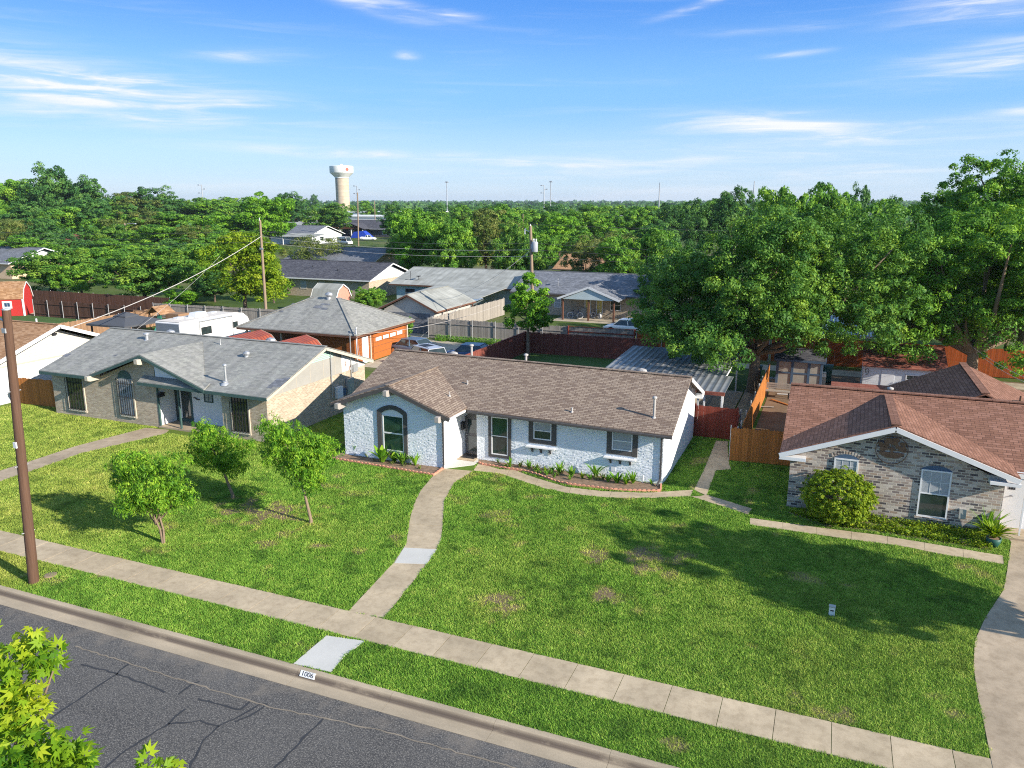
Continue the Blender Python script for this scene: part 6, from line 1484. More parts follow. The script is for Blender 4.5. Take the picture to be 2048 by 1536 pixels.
cable('slanting cable from the grey fence toward the garage mast', onY(1000, 610, 67), onY(716, 668, 52.3), .5, .014, 'pale_cable')
cable('short cable from the garage mast to the tan brick house', np.array([-34.95, 52.1, 3.1]), np.array([-28.0, 42.0, 3.2]), .3, .014, 'pale_cable')
for k, (q, lb) in enumerate((((1990, 700), 'upper'), ((1975, 716), 'lower'))):
    cable('%s of two thin cables over the rear wing of the red roofed house' % lb, onY(1940 + k * 12, 690 + k * 14, 60), onY(2075, 765 + k * 10, 50), .2, .014, 'pale_cable')

# ------------------------------------------------------------------ water tower
def water_tower():
    d = 570.0; dv = ray(686, 404); dv = dv / np.hypot(dv[0], dv[1]); b_ = np.array([dv[0] * d, dv[1] * d, 0.0]); dep = depth([b_[0], b_[1], 13])
    s_ = dep / 1554 * 1.0; zt = height(b_, 332)
    o = thing('water_tower', 'concrete stemmed water tower with white bowl tank and red sun emblem', 'water tower', b_)
    R = 23.2 * s_; c = tuple(b_); top = zt
    px = lambda k: k * s_
    m = MB(); m.lathe([(13.2 * s_, 0), (13.2 * s_, top - px(23.5))], 48, c); m.build('stem', 'tower_concrete', o)
    m = MB()
    for pr_ in ([(13.8 * s_, top - px(23.5)), (13.8 * s_, top - px(21.5))], [(13.8 * s_, top - px(21.5)), (R * .985, top - px(13.2))], [(R * .985, top - px(13.2)), (R, top - px(12.6)), (R, top - px(.6))], [(R, top - px(.6)), (R * .97, top), (R * .5, top + px(.5)), (.01, top + px(.8))]): m.lathe(pr_, 64, c)
    tank = m.build('tank', 'tower_white', o)
    m = MB(); m.lathe([(px(3.4), px(.6)), (px(3.2), px(2)), (px(2), px(3.6)), (.01, px(4))], 16, (c[0], c[1], top)); m.build('vent_cap', 'tower_white', tank)
    m = MB(); m.tube([(c[0] - px(3), c[1], top + px(.9)), (c[0] + px(5), c[1], top + px(2.2))], px(.25), 6); m.build('handrail', 'steel_mast', tank)
    # emblem: round sun with short rays wrapped on the tank face
    a0 = math.atan2(-b_[1], -b_[0]) + math.radians(28); zc = top - px(7)
    def on(a, z, r): return (c[0] + (R + r) * math.cos(a0 + a / R), c[1] + (R + r) * math.sin(a0 + a / R), z)
    m = MB()
    def disc(r_, off, n=20): m.face([on(r_ * math.cos(t), zc + r_ * math.sin(t), off) for t in np.linspace(0, 2 * math.pi, n + 1)[:-1]])
    disc(px(2.7), .3)
    for k in range(12):
        t = 2 * math.pi * k / 12; q = [(2.8, -.14), (4.3, 0), (2.8, .14)]
        m.face([on(px(r_) * math.cos(t + da), zc + px(r_) * math.sin(t + da), .3) for r_, da in q])
    m.build('emblem', 'emblem_red', tank)
water_tower()

# ------------------------------------------------------------------ vehicles
def car(label, loc, rz, paint, kind='sedan', cat='car', name=None):
    """x is forward; local coordinates on the ground"""
    P = {'sedan': dict(L=4.6, W=1.8, belt=.92, roof=1.43, cab=(-1.75, -1.0, .55, 1.15)), 'suv': dict(L=4.7, W=1.85, belt=1.08, roof=1.74, cab=(-2.15, -1.85, .45, 1.05)),
         'van': dict(L=5.9, W=2.0, belt=1.25, roof=2.4, cab=(-2.85, -2.75, 1.55, 2.15)), 'pickup': dict(L=5.6, W=1.95, belt=1.1, roof=1.8, cab=(-.7, -.5, .75, 1.25))}[kind]
    L, Wd, belt, rf = P['L'], P['W'], P['belt'], P['roof']; o = thing(name or {'sedan': 'saloon_car', 'suv': 'estate_car', 'van': 'cargo_van', 'pickup': 'pickup_truck'}[kind], label, cat, loc, None, rz)
    def loft(st, name, mat, parent, smooth=True):
        m = MB(); vs = []; n = len(st[0])
        for ring in st: vs += ring
        fs = [(i * n + k, i * n + (k + 1) % n, (i + 1) * n + (k + 1) % n, (i + 1) * n + k) for i in range(len(st) - 1) for k in range(n)]
        m.mesh(vs, fs, 0, smooth); m.face(list(reversed(st[0]))); m.face(st[-1]); return m.build(name, mat, parent, True)
    h2 = L / 2
    st = []
    for x, zb, zt, w in ((-h2, .45, belt - .22, .82), (-h2 + .12, .28, belt - .05, .95), (-h2 + .6, .25, belt, 1), (0, .24, belt, 1), (h2 - 1.1, .24, belt - .02, 1), (h2 - .35, .26, belt - .14, .96), (h2 - .08, .32, belt - .26, .88), (h2, .45, belt - .38, .78)):
        w = w * Wd / 2; zm = zb + (zt - zb) * .55
        st.append([(x, -w * .94, zb), (x, w * .94, zb), (x, w, zm), (x, w * .95, zt - .04), (x, w * .86, zt), (x, -w * .86, zt), (x, -w * .95, zt - .04), (x, -w, zm)])
    body = loft(st, 'body', paint, o)
    a, b_, c, d = P['cab']; wb, wt = Wd / 2 * .93, Wd / 2 * .76
    m = MB(); q = [(a, belt - .02), (b_, rf), (c, rf), (d, belt - .02)]
    vs = [(x, -(wb if i in (0, 3) else wt), z) for i, (x, z) in enumerate(q)] + [(x, (wb if i in (0, 3) else wt), z) for i, (x, z) in enumerate(q)]
    m.mesh(vs, [(0, 3, 2, 1), (4, 5, 6, 7), (0, 1, 5, 4), (2, 3, 7, 6), (1, 2, 6, 5)]); m.build('glasshouse', 'glass', o, True)
    m = MB(); m.slab([(b_ - .06, -wt - .03, rf + .03), (c + .08, -wt - .03, rf + .02), (c + .08, wt + .03, rf + .02), (b_ - .06, wt + .03, rf + .03)], .05); m.build('roof', paint, o, True)
    m = MB()
    for s_ in (-1, 1):
        for (x0, z0), (x1, z1) in (((a, belt), (b_, rf)), ((d, belt), (c, rf)), (((a + d) / 2 - .1, belt), ((b_ + c) / 2 - .05, rf))): m.beam((x0, s_ * (wb + .005), z0 - .02), (x1, s_ * (wt + .012), z1), .07, .05)
    m.build('pillar', paint, o, True)
    if kind == 'suv':
        m = MB()
        for s_ in (-1, 1): m.tube([(b_ + .1, s_ * wt * .92, rf + .03), (b_ + .25, s_ * wt * .92, rf + .1), (c - .25, s_ * wt * .92, rf + .1), (c - .1, s_ * wt * .92, rf + .03)], .02, 6)
        m.box(-.9, .25, -.42, .42, rf + .03, rf + .036); m.build('roof_rail', 'black_plastic', o, True)
    if kind == 'van':
        m = MB(); m.box(-2.7, 1.2, -wt - .08, -wt * .9, belt, rf - .1); m.box(-2.7, 1.2, wt * .9, wt + .08, belt, rf - .1); m.box(-2.9, -2.7, -wt, wt, belt - .1, rf); m.build('side_panel', paint, o, True)
    if kind == 'pickup':
        m = MB(); m.box(-2.6, -.8, -.85, -.78, belt, belt + .12); m.box(-2.6, -.8, .78, .85, belt, belt + .12); m.build('bed_side', paint, o, True)
    r_ = .34
    for x in (-h2 + .85, h2 - .9):
        for s_ in (-1, 1):
            m = MB(); y = s_ * (Wd / 2 - .1); k = len(m.v)
            n = 20; pr = [(r_ * .62, -.1), (r_, -.1), (r_, .1), (r_ * .62, .1)]
            vs = [(x + q * math.cos(2 * math.pi * i / n), y + t, r_ + q * math.sin(2 * math.pi * i / n)) for q, t in pr for i in range(n)]
            m.mesh(vs, [(j * n + i, j * n + (i + 1) % n, (j + 1) * n + (i + 1) % n, (j + 1) * n + i) for j in range(3) for i in range(n)], 0, True); w_ = m.build('wheel', 'tyre', o, True)
            m = MB(); m.face([(x + r_ * .64 * math.cos(-s_ * 2 * math.pi * i / n), y + s_ * .085, r_ + r_ * .64 * math.sin(-s_ * 2 * math.pi * i / n)) for i in range(n)]); m.build('rim', 'rim', w_, True)
    for s_ in (-1, 1):
        m = MB(); m.box(h2 - .16, h2 - .02, s_ * Wd * .36 - .18, s_ * Wd * .36 + .18, belt - .42, belt - .26); m.build('headlight', 'headlight', o, True)
        m = MB(); m.box(-h2 - .005, -h2 + .1, s_ * Wd * .38 - .12, s_ * Wd * .38 + .12, belt - .4, belt - .12); m.build('tail_light', 'red_paint', o, True)
    return o
M['silver'] = plain('silver_car_paint', (0.60, 0.61, 0.64, 1), .3, .03, metal=.3, spec=.5); M['navy'] = plain('navy_car_paint', (0.02, 0.06, 0.16, 1), .22, .03, spec=.6)
M['slateblue'] = plain('slate_car_paint', (0.10, 0.15, 0.22, 1), .25, .03, spec=.5); M['white_car'] = plain('white_car_paint', (0.76, 0.76, 0.76, 1), .3, .02, spec=.5); M['tarp_blue'] = plain('blue_tarpaulin', (0.02, 0.06, 0.42, 1), .6, .1)
p = G(848, 690, 1.75); car('silver estate car with dark roof panel parked by the orange brown garage', (p[0], p[1], 0), math.radians(150), 'silver', 'suv')
p = G(925, 696, 1.1); car('navy blue car parked beside the dark red brown fence', (p[0] + .6, p[1] + .3, 0), math.radians(185), 'navy', 'sedan')
p = G(830, 680, 1.3); car('slate blue car parked between the garage corner and the alley', (p[0] - .3, p[1], 0), math.radians(170), 'slateblue', 'sedan')
p = G(1254, 641, 1.3); car('white car parked behind the grey fence with red posts', (p[0], p[1], 0), math.radians(175), 'white_car', 'sedan')
p = G(690, 486, 0.5); car('plain white cargo van beside the white gabled house', (p[0], p[1], 0), math.radians(-20), 'white_car', 'van', 'van')
p = G(736, 479, 0.3); car('white pickup truck parked near the blue tarpaulin', (p[0], p[1], 0), math.radians(20), 'white_car', 'pickup', 'truck')
p = G(725, 473, 0.5); m = MB(); x, y = p[0], p[1]
m.mesh([(x - 4, y - 2, 0), (x + 4, y - 2, 0), (x + 4, y + 2, 0), (x - 4, y + 2, 0), (x - 3, y - 1.2, 2.2), (x + 1, y - 1, 2.6), (x + 1, y + 1, 2.6), (x - 3, y + 1.2, 2.1), (x + 2.6, y - 1, 1.6), (x + 2.6, y + 1, 1.6)],
       [(0, 1, 8, 5, 4), (1, 2, 9, 8), (2, 3, 7, 6, 9), (3, 0, 4, 7), (4, 5, 6, 7), (5, 8, 9, 6)]); tag(m.build('tarpaulin', 'tarp_blue'), 'bright blue tarpaulin draped over a load by the dark walled house', 'tarpaulin')

def caravan():
    x0, x1, y0, y1 = -53.0, -50.35, 49.0, 57.6
    o = thing('travel_trailer', 'white travel trailer with grey end wall parked behind the tan brick house', 'caravan', ((x0 + x1) / 2, (y0 + y1) / 2, 0))
    prof = [(y0, .55), (y0, 3.05), (y0 + .1, 3.15), (y1 - 1.8, 3.15), (y1 - .9, 3.0), (y1 - .3, 2.55), (y1, 1.9), (y1, .55)]
    m = MB(); m.prism(prof, 'x', x0, x1); m.build('body', 'rv_white', o)
    m = MB(); m.box(x0 + .06, x1 - .06, y0 - .02, y0, .6, 3.0); m.build('end_wall', 'rv_grey', o)
    m = MB(); m.slab([(x0 + .05, y0 + .05, 3.17), (x1 - .05, y0 + .05, 3.17), (x1 - .05, y1 - 1.85, 3.17), (x0 + .05, y1 - 1.85, 3.17)], .015); m.build('roof_skin', 'rv_roof', o)
    cx_ = (x0 + x1) / 2
    m = MB(); m.box(cx_ - .45, cx_ + .45, 51.8, 53.2, 3.17, 3.55, taper=.1); m.build('air_conditioner', 'rv_white', o)
    for y, w_, hh in ((50.3, .5, .16), (54.4, .4, .08), (50.9, .35, .06)): m = MB(); m.box(cx_ - .6 + (.7 if y == 50.9 else 0), cx_ - .6 + w_ + (.7 if y == 50.9 else 0), y, y + .6, 3.17, 3.17 + hh); m.build('roof_vent', 'rv_white', o)
    m = MB(); m.tube([(x1 + .06, y0 + 2.2, 2.95), (x1 + .06, y1 - 2.4, 2.95)], .07, 8); m.beam((x1 + .05, y0 + 2.2, .9), (x1 + .05, y0 + 2.2, 2.95), .05, .05); m.beam((x1 + .05, y1 - 2.4, .9), (x1 + .05, y1 - 2.4, 2.95), .05, .05); m.build('awning', 'galv', o)
    for u0, u1, v0, v1 in ((51.4, 52.6, 1.75, 2.4), (55.3, 55.9, 1.8, 2.35)): window(o, ('+x', x1), u0, u1, v0, v1, .05, 'black_plastic', 'glass', False, 2 if u0 < 52 else 1, 0, .03)
    m = MB(); m.box(x1, x1 + .02, 53.6, 54.4, .75, 2.65); m.build('door', 'rv_white', o); m = MB(); m.box(x1, x1 + .012, y0 + .05, y1 - .1, .75, 1.1); m.build('side_stripe', 'rv_grey', o)
    for y in (52.6, 53.6): m = MB(); m.tube([(x0 + .1, y, .36), (x1 - .1, y, .36)], .36, 16); m.build('wheel', 'tyre', o)
    m = MB(); m.beam((cx_, y1, .5), (cx_, y1 + 1.2, .5), .12, .1); m.build('drawbar', 'galv', o)
caravan()

def gazebo():
    x, y = -58.6, 51.0; o = thing('gazebo', 'charcoal two tiered canopy gazebo by the brown weathered fence', 'gazebo', (x, y, 0)); s_ = 2.2
    for a in (-1, 1):
        for b_ in (-1, 1): m = MB(); m.box(x + a * 2.0 - .06, x + a * 2.0 + .06, y + b_ * 2.0 - .06, y + b_ * 2.0 + .06, 0, 2.45); m.build('post', 'dark_iron', o)
    def tier(w, z0, k, z1, nm):
        m = MB(); c = [(-1, -1), (1, -1), (1, 1), (-1, 1)]
        for i in range(4):
            a, b_ = c[i], c[(i + 1) % 4]; mid = ((a[0] + b_[0]) / 2, (a[1] + b_[1]) / 2)
            P_ = lambda q, r_, z: (x + q[0] * r_, y + q[1] * r_, z)
            m.face([P_(a, w, z0), P_(b_, w, z0), P_(b_, k, z1), P_(a, k, z1)]); m.face([P_(a, w, z0), P_(a, w, z0 - .16), P_(b_, w, z0 - .16), P_(b_, w, z0)])
        m.face([(x + q[0] * k, y + q[1] * k, z1) for q in c]); return m.build(nm, 'canopy_cloth', o)
    tier(2.3, 2.5, .55, 3.05, 'canopy'); tier(.75, 3.08, .05, 3.38, 'canopy_top')
gazebo()

def playset():
    x, y = -62.6, 58.6; o = thing('play_house', 'wooden climbing frame with gabled roof and green slide behind the gazebo', 'climbing frame', (x, y, 0))
    for a in (-.7, .7):
        for b_ in (-.7, .7): m = MB(); m.box(x + a - .06, x + a + .06, y + b_ - .06, y + b_ + .06, 0, 2.3); m.build('post', 'brown_fence', o)
    m = MB(); m.box(x - .8, x + .8, y - .8, y + .8, 1.2, 1.28); m.box(x - .8, x + .8, y - .8, y - .74, 1.28, 1.9); m.build('deck', 'brown_fence', o)
    r = MB(); r.slab([(x - .95, y - 1, 2.1), (x + .05, y - 1, 2.85), (x + .05, y + 1, 2.85), (x - .95, y + 1, 2.1)], .05); r.slab([(x + .05, y - 1, 2.85), (x + 1.05, y - 1, 2.1), (x + 1.05, y + 1, 2.1), (x + .05, y + 1, 2.85)], .05); r.build('roof', 'tan_shingle', o)
    m = MB(); m.box(x + .9, x + 2.6, y - .2, y + 1.2, 1.4, 2.1); m.build('play_wall', 'brown_fence', o)
    m = MB(); m.box(x + .5, x + 1.0, y - .9, y - .82, 1.45, 2.0); m.build('toy_window', 'slide_green', o)
    m = MB(); m.beam((x + 1.2, y - 1.0, 1.5), (x + 2.6, y - 3.6, .15), .55, .06); m.build('slide', 'slide_green', o)
    m = MB(); m.beam((x - .8, y - .2, 2.2), (x - 3.4, y - .2, 2.2), .1, .12); m.beam((x - 3.4, y - .9, 0), (x - 3.3, y - .2, 2.2), .1, .1); m.beam((x - 3.4, y + .5, 0), (x - 3.3, y - .2, 2.2), .1, .1); m.build('swing_beam', 'brown_fence', o)
playset()

def bicycle(label, p, rz, mat, s=1.0):
    o = thing('bicycle', label, 'bicycle', p, 'children\'s bicycles on the far porch', rz); R = .27 * s
    for x in (-.46 * s, .46 * s):
        m = MB(); m.tube([(x + R * math.cos(a), 0, R + .02 + R * math.sin(a)) for a in np.linspace(0, 2 * math.pi, 21)], .03, 6); w = m.build('wheel', 'paint_white', o, True)
        m = MB()
        for k in range(6): a = math.pi * k / 6; m.tube([(x - R * math.cos(a), 0, R + .02 - R * math.sin(a)), (x + R * math.cos(a), 0, R + .02 + R * math.sin(a))], .006, 4)
        m.build('spokes', 'galv', w, True)
    m = MB(); h = .27 * s
    for a, b_ in (((-.46 * s, h), (-.1 * s, h)), ((-.46 * s, h), (-.2 * s, .62 * s)), ((-.1 * s, h), (-.22 * s, .72 * s)), ((-.2 * s, .6 * s), (.33 * s, .66 * s)), ((-.1 * s, h), (.33 * s, .62 * s)), ((.46 * s, h), (.3 * s, .82 * s))): m.tube([(a[0], 0, a[1]), (b_[0], 0, b_[1])], .022, 6)
    m.build('frame', mat, o, True)
    m = MB(); m.tube([(.28 * s, -.25 * s, .88 * s), (.31 * s, 0, .82 * s), (.28 * s, .25 * s, .88 * s)], .016, 6); m.build('handlebar', 'black_plastic', o, True)
    m = MB(); m.box(-.34 * s, -.1 * s, -.06, .06, .72 * s, .77 * s); m.build('saddle', 'black_plastic', o, True); return o
bicycle('blue child\'s bicycle with pale tyres leaning on the far porch', G(1150, 637), .2, 'navy', 1.25)
bicycle('dark bicycle with pale wheels near the middle post of the far porch', G(1193, 637), 2.6, 'black_plastic', 1.2)
p = G(1168, 633); m = MB(); m.box(p[0] - .35, p[0] + .35, p[1] - .2, p[1] + .2, 0, 1.05); m.box(p[0] - .3, p[0] + .3, p[1] - .22, p[1] - .2, .1, .95); m.lathe([(.12, 0), (.001, .02)], 10, (p[0], p[1], 1.05)); tag(m.build('storage_cabinet', 'ac_beige'), 'beige box cabinet behind the blue bicycle on the far porch', 'cabinet')
p = G(1200, 636); m = MB(); m.lathe([(.001, 0), (.16, .02), (.17, .4), (.1, .52), (.05, .55), (.05, .62), (.001, .63)], 14, (p[0], p[1], 0)); tag(m.build('gas_bottle', 'paint_white'), 'small white gas bottle on the far porch', 'gas bottle')
o = thing('barbecue', 'dark barbecue grill under the gabled far porch', 'barbecue', G(1213, 632)); p = G(1213, 632)
m = MB(); m.lathe([(.001, 0), (.3, .06), (.36, .2), (.36, .25), (.3, .42), (.001, .5)], 14, (p[0], p[1], .7)); m.build('bowl', 'black_plastic', o)
for a in (-.5, .5):
    for b_ in (-.25, .25): m = MB(); m.tube([(p[0] + a, p[1] + b_, 0), (p[0] + a, p[1] + b_, .8)], .025, 6); m.build('leg', 'galv', o)
m = MB(); m.box(p[0] - .7, p[0] + .7, p[1] - .28, p[1] + .28, .78, .83); m.build('side_table', 'black_plastic', o)

def bin_(label, p, mat, group=None, s=1.0, name='wheelie_bin'):
    o = thing(name, label, 'bin', p, group)
    m = MB(); m.mesh([(p[0] + a * w * s, p[1] + b_ * w * s, z * s) for w, z in ((.24, .06), (.31, 1.0)) for a, b_ in ((-1, -1), (1, -1), (1, 1), (-1, 1))], [(3, 2, 1, 0), (4, 5, 6, 7), (0, 1, 5, 4), (1, 2, 6, 5), (2, 3, 7, 6), (3, 0, 4, 7)]); m.build('body', mat, o)
    m = MB(); m.prism([(p[1] - .36 * s, 1.0 * s + .002), (p[1] + .36 * s, 1.0 * s + .002), (p[1] + .36 * s, 1.1 * s), (p[1] - .2 * s, 1.13 * s), (p[1] - .36 * s, 1.05 * s)], 'x', p[0] - .34 * s, p[0] + .34 * s); m.build('lid', mat, o)
    for a in (-1, 1): m = MB(); m.tube([(p[0] + a * .22 * s, p[1] + .28 * s, .1), (p[0] + a * .28 * s, p[1] + .28 * s, .1)], .1, 10); m.build('wheel', 'tyre', o)
bin_('dark green wheelie bin in the shade between the patio roof and the honey cedar fence', G(1510, 768), 'bin_green', s=1.25)
bin_('teal wheelie bin beside the grey panelled shed', G(1652, 765), 'bin_green', s=1.2)
bin_('royal blue wheelie bin in front of the yellow house', G(7, 551), 'bin_blue', s=1.6)
bin_('green wheelie bin in front of the yellow house', G(17, 551), 'bin_green', s=1.6)
p = G(1640, 772); o = thing('patio_heater_box', 'pale grey appliance standing against the grey panelled shed', 'appliance', p)
m = MB(); m.box(p[0] - .3, p[0] + .35, p[1] - .3, p[1] + .3, 0, 1.0); m.build('body', 'ac_beige', o); m = MB(); m.box(p[0] - .3, p[0] + .35, p[1] - .31, p[1] - .3, .75, .95); m.box(p[0] - .25, p[0] + .3, p[1] - .25, p[1] + .25, 1.0, 1.04); m.build('lid', 'white_trim', o)

# clutter in the dirt yard: planks, crates and a bench in the shade
rg = random.Random(11)
for k, (px, py, L_, rz, mt, lb) in enumerate([(1528, 772, 1.8, .9, 'brown_fence', 'longest loose plank leaning by the honey cedar fence'), (1537, 778, 1.3, .4, 'grey_fence', 'grey plank lying next to the leaning boards'), (1560, 806, 1.6, 2.4, 'tan_fence', 'tan plank lying across the dirt yard'), (1528, 815, 1.2, .2, 'grey_fence', 'pale bar on the dark dirt yard'), (1568, 790, .9, .05, 'paint_white', 'short white painted board near the red roof edge')]):
    p = G(px, py); m = MB(); d = np.array([math.cos(rz), math.sin(rz), 0]) * L_ / 2; up = np.array([0, 0, .5 if k == 0 else .03])
    m.beam(tuple(p - d + (0, 0, .05)), tuple(p + d + up + (0, 0, .05)), .16, .035); tag(m.build('loose_plank', mt), lb, 'plank', 'loose planks in the dirt yard')
p = G(1555, 795); o = thing('garden_bench', 'dark slatted bench in the dirt yard behind the honey cedar fence', 'bench', p)
m = MB()
for k in range(4): m.box(p[0] - .8, p[0] + .8, p[1] - .3 + k * .15, p[1] - .18 + k * .15, .44, .48)
m.build('seat', 'grey_fence', o); m = MB()
for k in range(3): m.box(p[0] - .8, p[0] + .8, p[1] + .3, p[1] + .34, .55 + k * .14, .66 + k * .14)
m.build('backrest', 'grey_fence', o)
for a in (-.7, .7):
    for b_ in (-.25, .3): m = MB(); m.box(p[0] + a - .04, p[0] + a + .04, p[1] + b_ - .04, p[1] + b_ + .04, 0, .44); m.build('leg', 'dark_iron', o)
p = G(1542, 770); m = MB(); m.box(p[0] - .3, p[0] + .3, p[1] - .25, p[1] + .25, 0, .5); m.box(p[0] - .33, p[0] + .33, p[1] - .28, p[1] + .28, .5, .55); tag(m.build('crate', 'ac_beige'), 'pale plastic crate by the honey cedar fence', 'crate')

# ------------------------------------------------------------------ small things on the street side
def text_mesh(txt, size, name, mat, parent):
    cu = bpy.data.curves.new(name, 'FONT'); cu.body = txt; cu.size = size; cu.extrude = .002; cu.align_x = 'CENTER'; cu.align_y = 'CENTER'
    tmp = bpy.data.objects.new(name, cu); C.objects.link(tmp); bpy.context.view_layer.update()
    me = bpy.data.meshes.new_from_object(tmp.evaluated_get(bpy.context.evaluated_depsgraph_get())); bpy.data.objects.remove(tmp); bpy.data.curves.remove(cu)
    me.materials.clear(); me.materials.append(M[mat]); o = bpy.data.objects.new(name, me); C.objects.link(o); o.parent = parent; return o
p = onY(614.5, 1349, YKF - .03)
o = thing('house_number_plate', 'white house number 1006 painted on the kerb face', 'house number', (p[0], YKF - .0025, -.0475))
pl = MB(); n_ = (-.79, .614); d_ = (.614, .79)
def PQ(x, t, q): return (x, n_[0] * q + d_[0] * t, n_[1] * q + d_[1] * t)
pl.mesh([PQ(x, t, q) for q in (.0, .023) for x, t in ((-.25, -.085), (.25, -.085), (.25, .085), (-.25, .085))], [(4, 5, 6, 7), (3, 2, 1, 0), (0, 1, 5, 4), (1, 2, 6, 5), (2, 3, 7, 6), (3, 0, 4, 7)])
o2 = pl.build('plate', 'paint_white', o, True)
tx = text_mesh('1006', .185, 'number', 'paint_black', o); tx.rotation_euler = (.910, 0, 0); tx.location = PQ(0, 0, .0262); tx.scale = (1.12, 1, 1)

p = G(1663, 1230); o = thing('utility_stub', 'small pale utility marker post standing on the shaded lawn', 'marker post', p)
m = MB(); m.box(p[0] - .09, p[0] + .09, p[1] - .07, p[1] + .07, 0, .30); m.build('post', 'paint_white', o); m = MB(); m.box(p[0] - .1, p[0] + .1, p[1] - .08, p[1] + .08, .30, .335); m.build('cap', 'ac_beige', o); m = MB(); m.box(p[0] - .05, p[0] + .05, p[1] - .075, p[1] - .0701, .17, .21); m.build('label', 'paint_black', o)
p = G(101, 1151); m = MB(); m.lathe([(.22, 0), (.22, .035), (.18, .045), (.001, .045)], 14, (p[0], p[1], .0)); tag(m.build('meter_lid', 'kerb_concrete'), 'small round concrete lid in the grass beside the timber pole', 'lid')
p = G(567, 573 + 10); o = thing('air_conditioner', 'beige air conditioner unit by the round bush near the charcoal roofed house', 'air conditioner', G(590, 588)); p = G(590, 588)
m = MB(); m.box(p[0] - .4, p[0] + .4, p[1] - .4, p[1] + .4, 0, .85); m.build('body', 'ac_beige', o); m = MB(); m.lathe([(.33, .851), (.33, .87), (.001, .87)], 14, (p[0], p[1], 0)); m.build('fan_guard', 'dark_iron', o)

# terracotta edging round the flower beds
def edging_proto():
    m = MB(); n = 8; pts = [(-.105, 0), (.105, 0), (.105, .055)] + [(.105 * math.cos(a), .055 + .055 * math.sin(a)) for a in np.linspace(0, math.pi, n)[1:-1]] + [(-.105, .055)]
    m.prism(pts, 'y', -.035, .035); return m
def edge_row(poly, label, group):
    pl = np.array(poly); d = np.r_[0, np.cumsum(np.hypot(*np.diff(pl, axis=0).T))]; n = int(d[-1] / .215); first = None; r_ = random.Random(3)
    for k in range(n):
        t = (k + .5) / n * d[-1]; x = np.interp(t, d, pl[:, 0]); y = np.interp(t, d, pl[:, 1]); x2 = np.interp(t + .05, d, pl[:, 0]); y2 = np.interp(t + .05, d, pl[:, 1])
        if first is None: o = edging_proto().build('edging_brick', 'terracotta'); first = o
        else: o = first.copy(); C.objects.link(o)
        o.location = (x, y, r_.uniform(-.01, .012)); o.rotation_euler = (r_.uniform(-.12, .12), r_.uniform(-.05, .05), math.atan2(y2 - y, x2 - x) + r_.uniform(-.08, .08)); tag(o, label, 'edging brick', group)
edge_row(P_bed1[:3], 'scalloped terracotta brick edging the bed under the arched window', 'edging bricks of the bed under the arched window')
edge_row(P_bed2[:12], 'scalloped terracotta brick edging the long bed under the shelf windows', 'edging bricks of the long curved bed')

# ------------------------------------------------------------------ trees and plants
def leaf_quads(rg, cen, nrm, length, width, droop=0.0, fold=0.25):
    """rhombic leaves at cen facing nrm"""
    n = len(cen); nrm = nrm / (np.linalg.norm(nrm, axis=1, keepdims=True) + 1e-9)
    t = rg.normal(size=(n, 3)); t[:, 2] -= droop
    t -= nrm * (t * nrm).sum(1, keepdims=True); t /= np.linalg.norm(t, axis=1, keepdims=True) + 1e-9
    s_ = np.cross(nrm, t); L = length[:, None]; Wd = width[:, None]
    co = np.zeros((n, 4, 3)); co[:, 0] = cen - t * L * .5; co[:, 2] = cen + t * L * .5 - nrm * L * .12
    mid = cen + nrm * Wd * fold * -1 + t * L * .05; co[:, 1] = mid + s_ * Wd * .5; co[:, 3] = mid - s_ * Wd * .5
    return co.reshape(-1, 3)
def crown_mesh(name, rg, blobs, n, leaf, mat, clump=0.30, per=22, aspect=.55, droop=.3, shell=.55, up=.45, tint0=.45, clump_tint=.22):
    """leaves on many puffy clumps spread over and through a crown of blobs: (centre, radii)"""
    c = np.array([b_[0] for b_ in blobs], float); r = np.array([b_[1] for b_ in blobs], float)
    w = (r.prod(1)) ** (2 / 3); w /= w.sum(); nc = max(6, n // per)
    i = rg.choice(len(blobs), nc, p=w); d = rg.normal(size=(nc, 3)); d /= np.linalg.norm(d, axis=1, keepdims=True)
    rad = shell + (1 - shell) * rg.random(nc) ** .6; rad *= 1 + rg.normal(0, .07, nc)
    cc = c[i] + d * r[i] * rad[:, None]
    k = np.repeat(np.arange(nc), per); sz = clump * rg.uniform(.55, 1.45, nc)
    q = rg.normal(size=(len(k), 3)) + d[k] * .5; q[:, 2] += .35; q /= np.linalg.norm(q, axis=1, keepdims=True)
    cen = cc[k] + q * np.array([1, 1, .72]) * (sz[k] * (.45 + .62 * rg.random(len(k)) ** .7))[:, None]
    out = q + rg.normal(size=(len(k), 3)) * .42; out[:, 2] += up * .6
    L = leaf * rg.uniform(.65, 1.35, len(k)); co = leaf_quads(rg, cen, out, L, L * aspect, droop)
    tint = np.clip(tint0 + rg.normal(0, clump_tint, nc)[k] + rg.normal(0, .17, len(k)), 0, 1)
    return mesh_tris(name, co, M[mat], {'tint': tint}, 4)
def blob_set(rg, H, R, zc, n, rmin=.3, rmax=.5, squash=.8, base=None, flat=1.0):
    """lumpy crown: blobs scattered in an ellipsoid of radius R, half height H about zc"""
    out = [((0, 0, zc), (R * .62, R * .62, H * .66))]
    for _ in range(n):
        d = rg.normal(size=3); d /= np.linalg.norm(d); q = rg.uniform(.45, .82); s_ = rg.uniform(rmin, rmax)
        p = (d[0] * R * q, d[1] * R * q, zc + d[2] * H * q * flat); out.append((p, (R * s_, R * s_, H * s_ * squash + .1)))
    return out
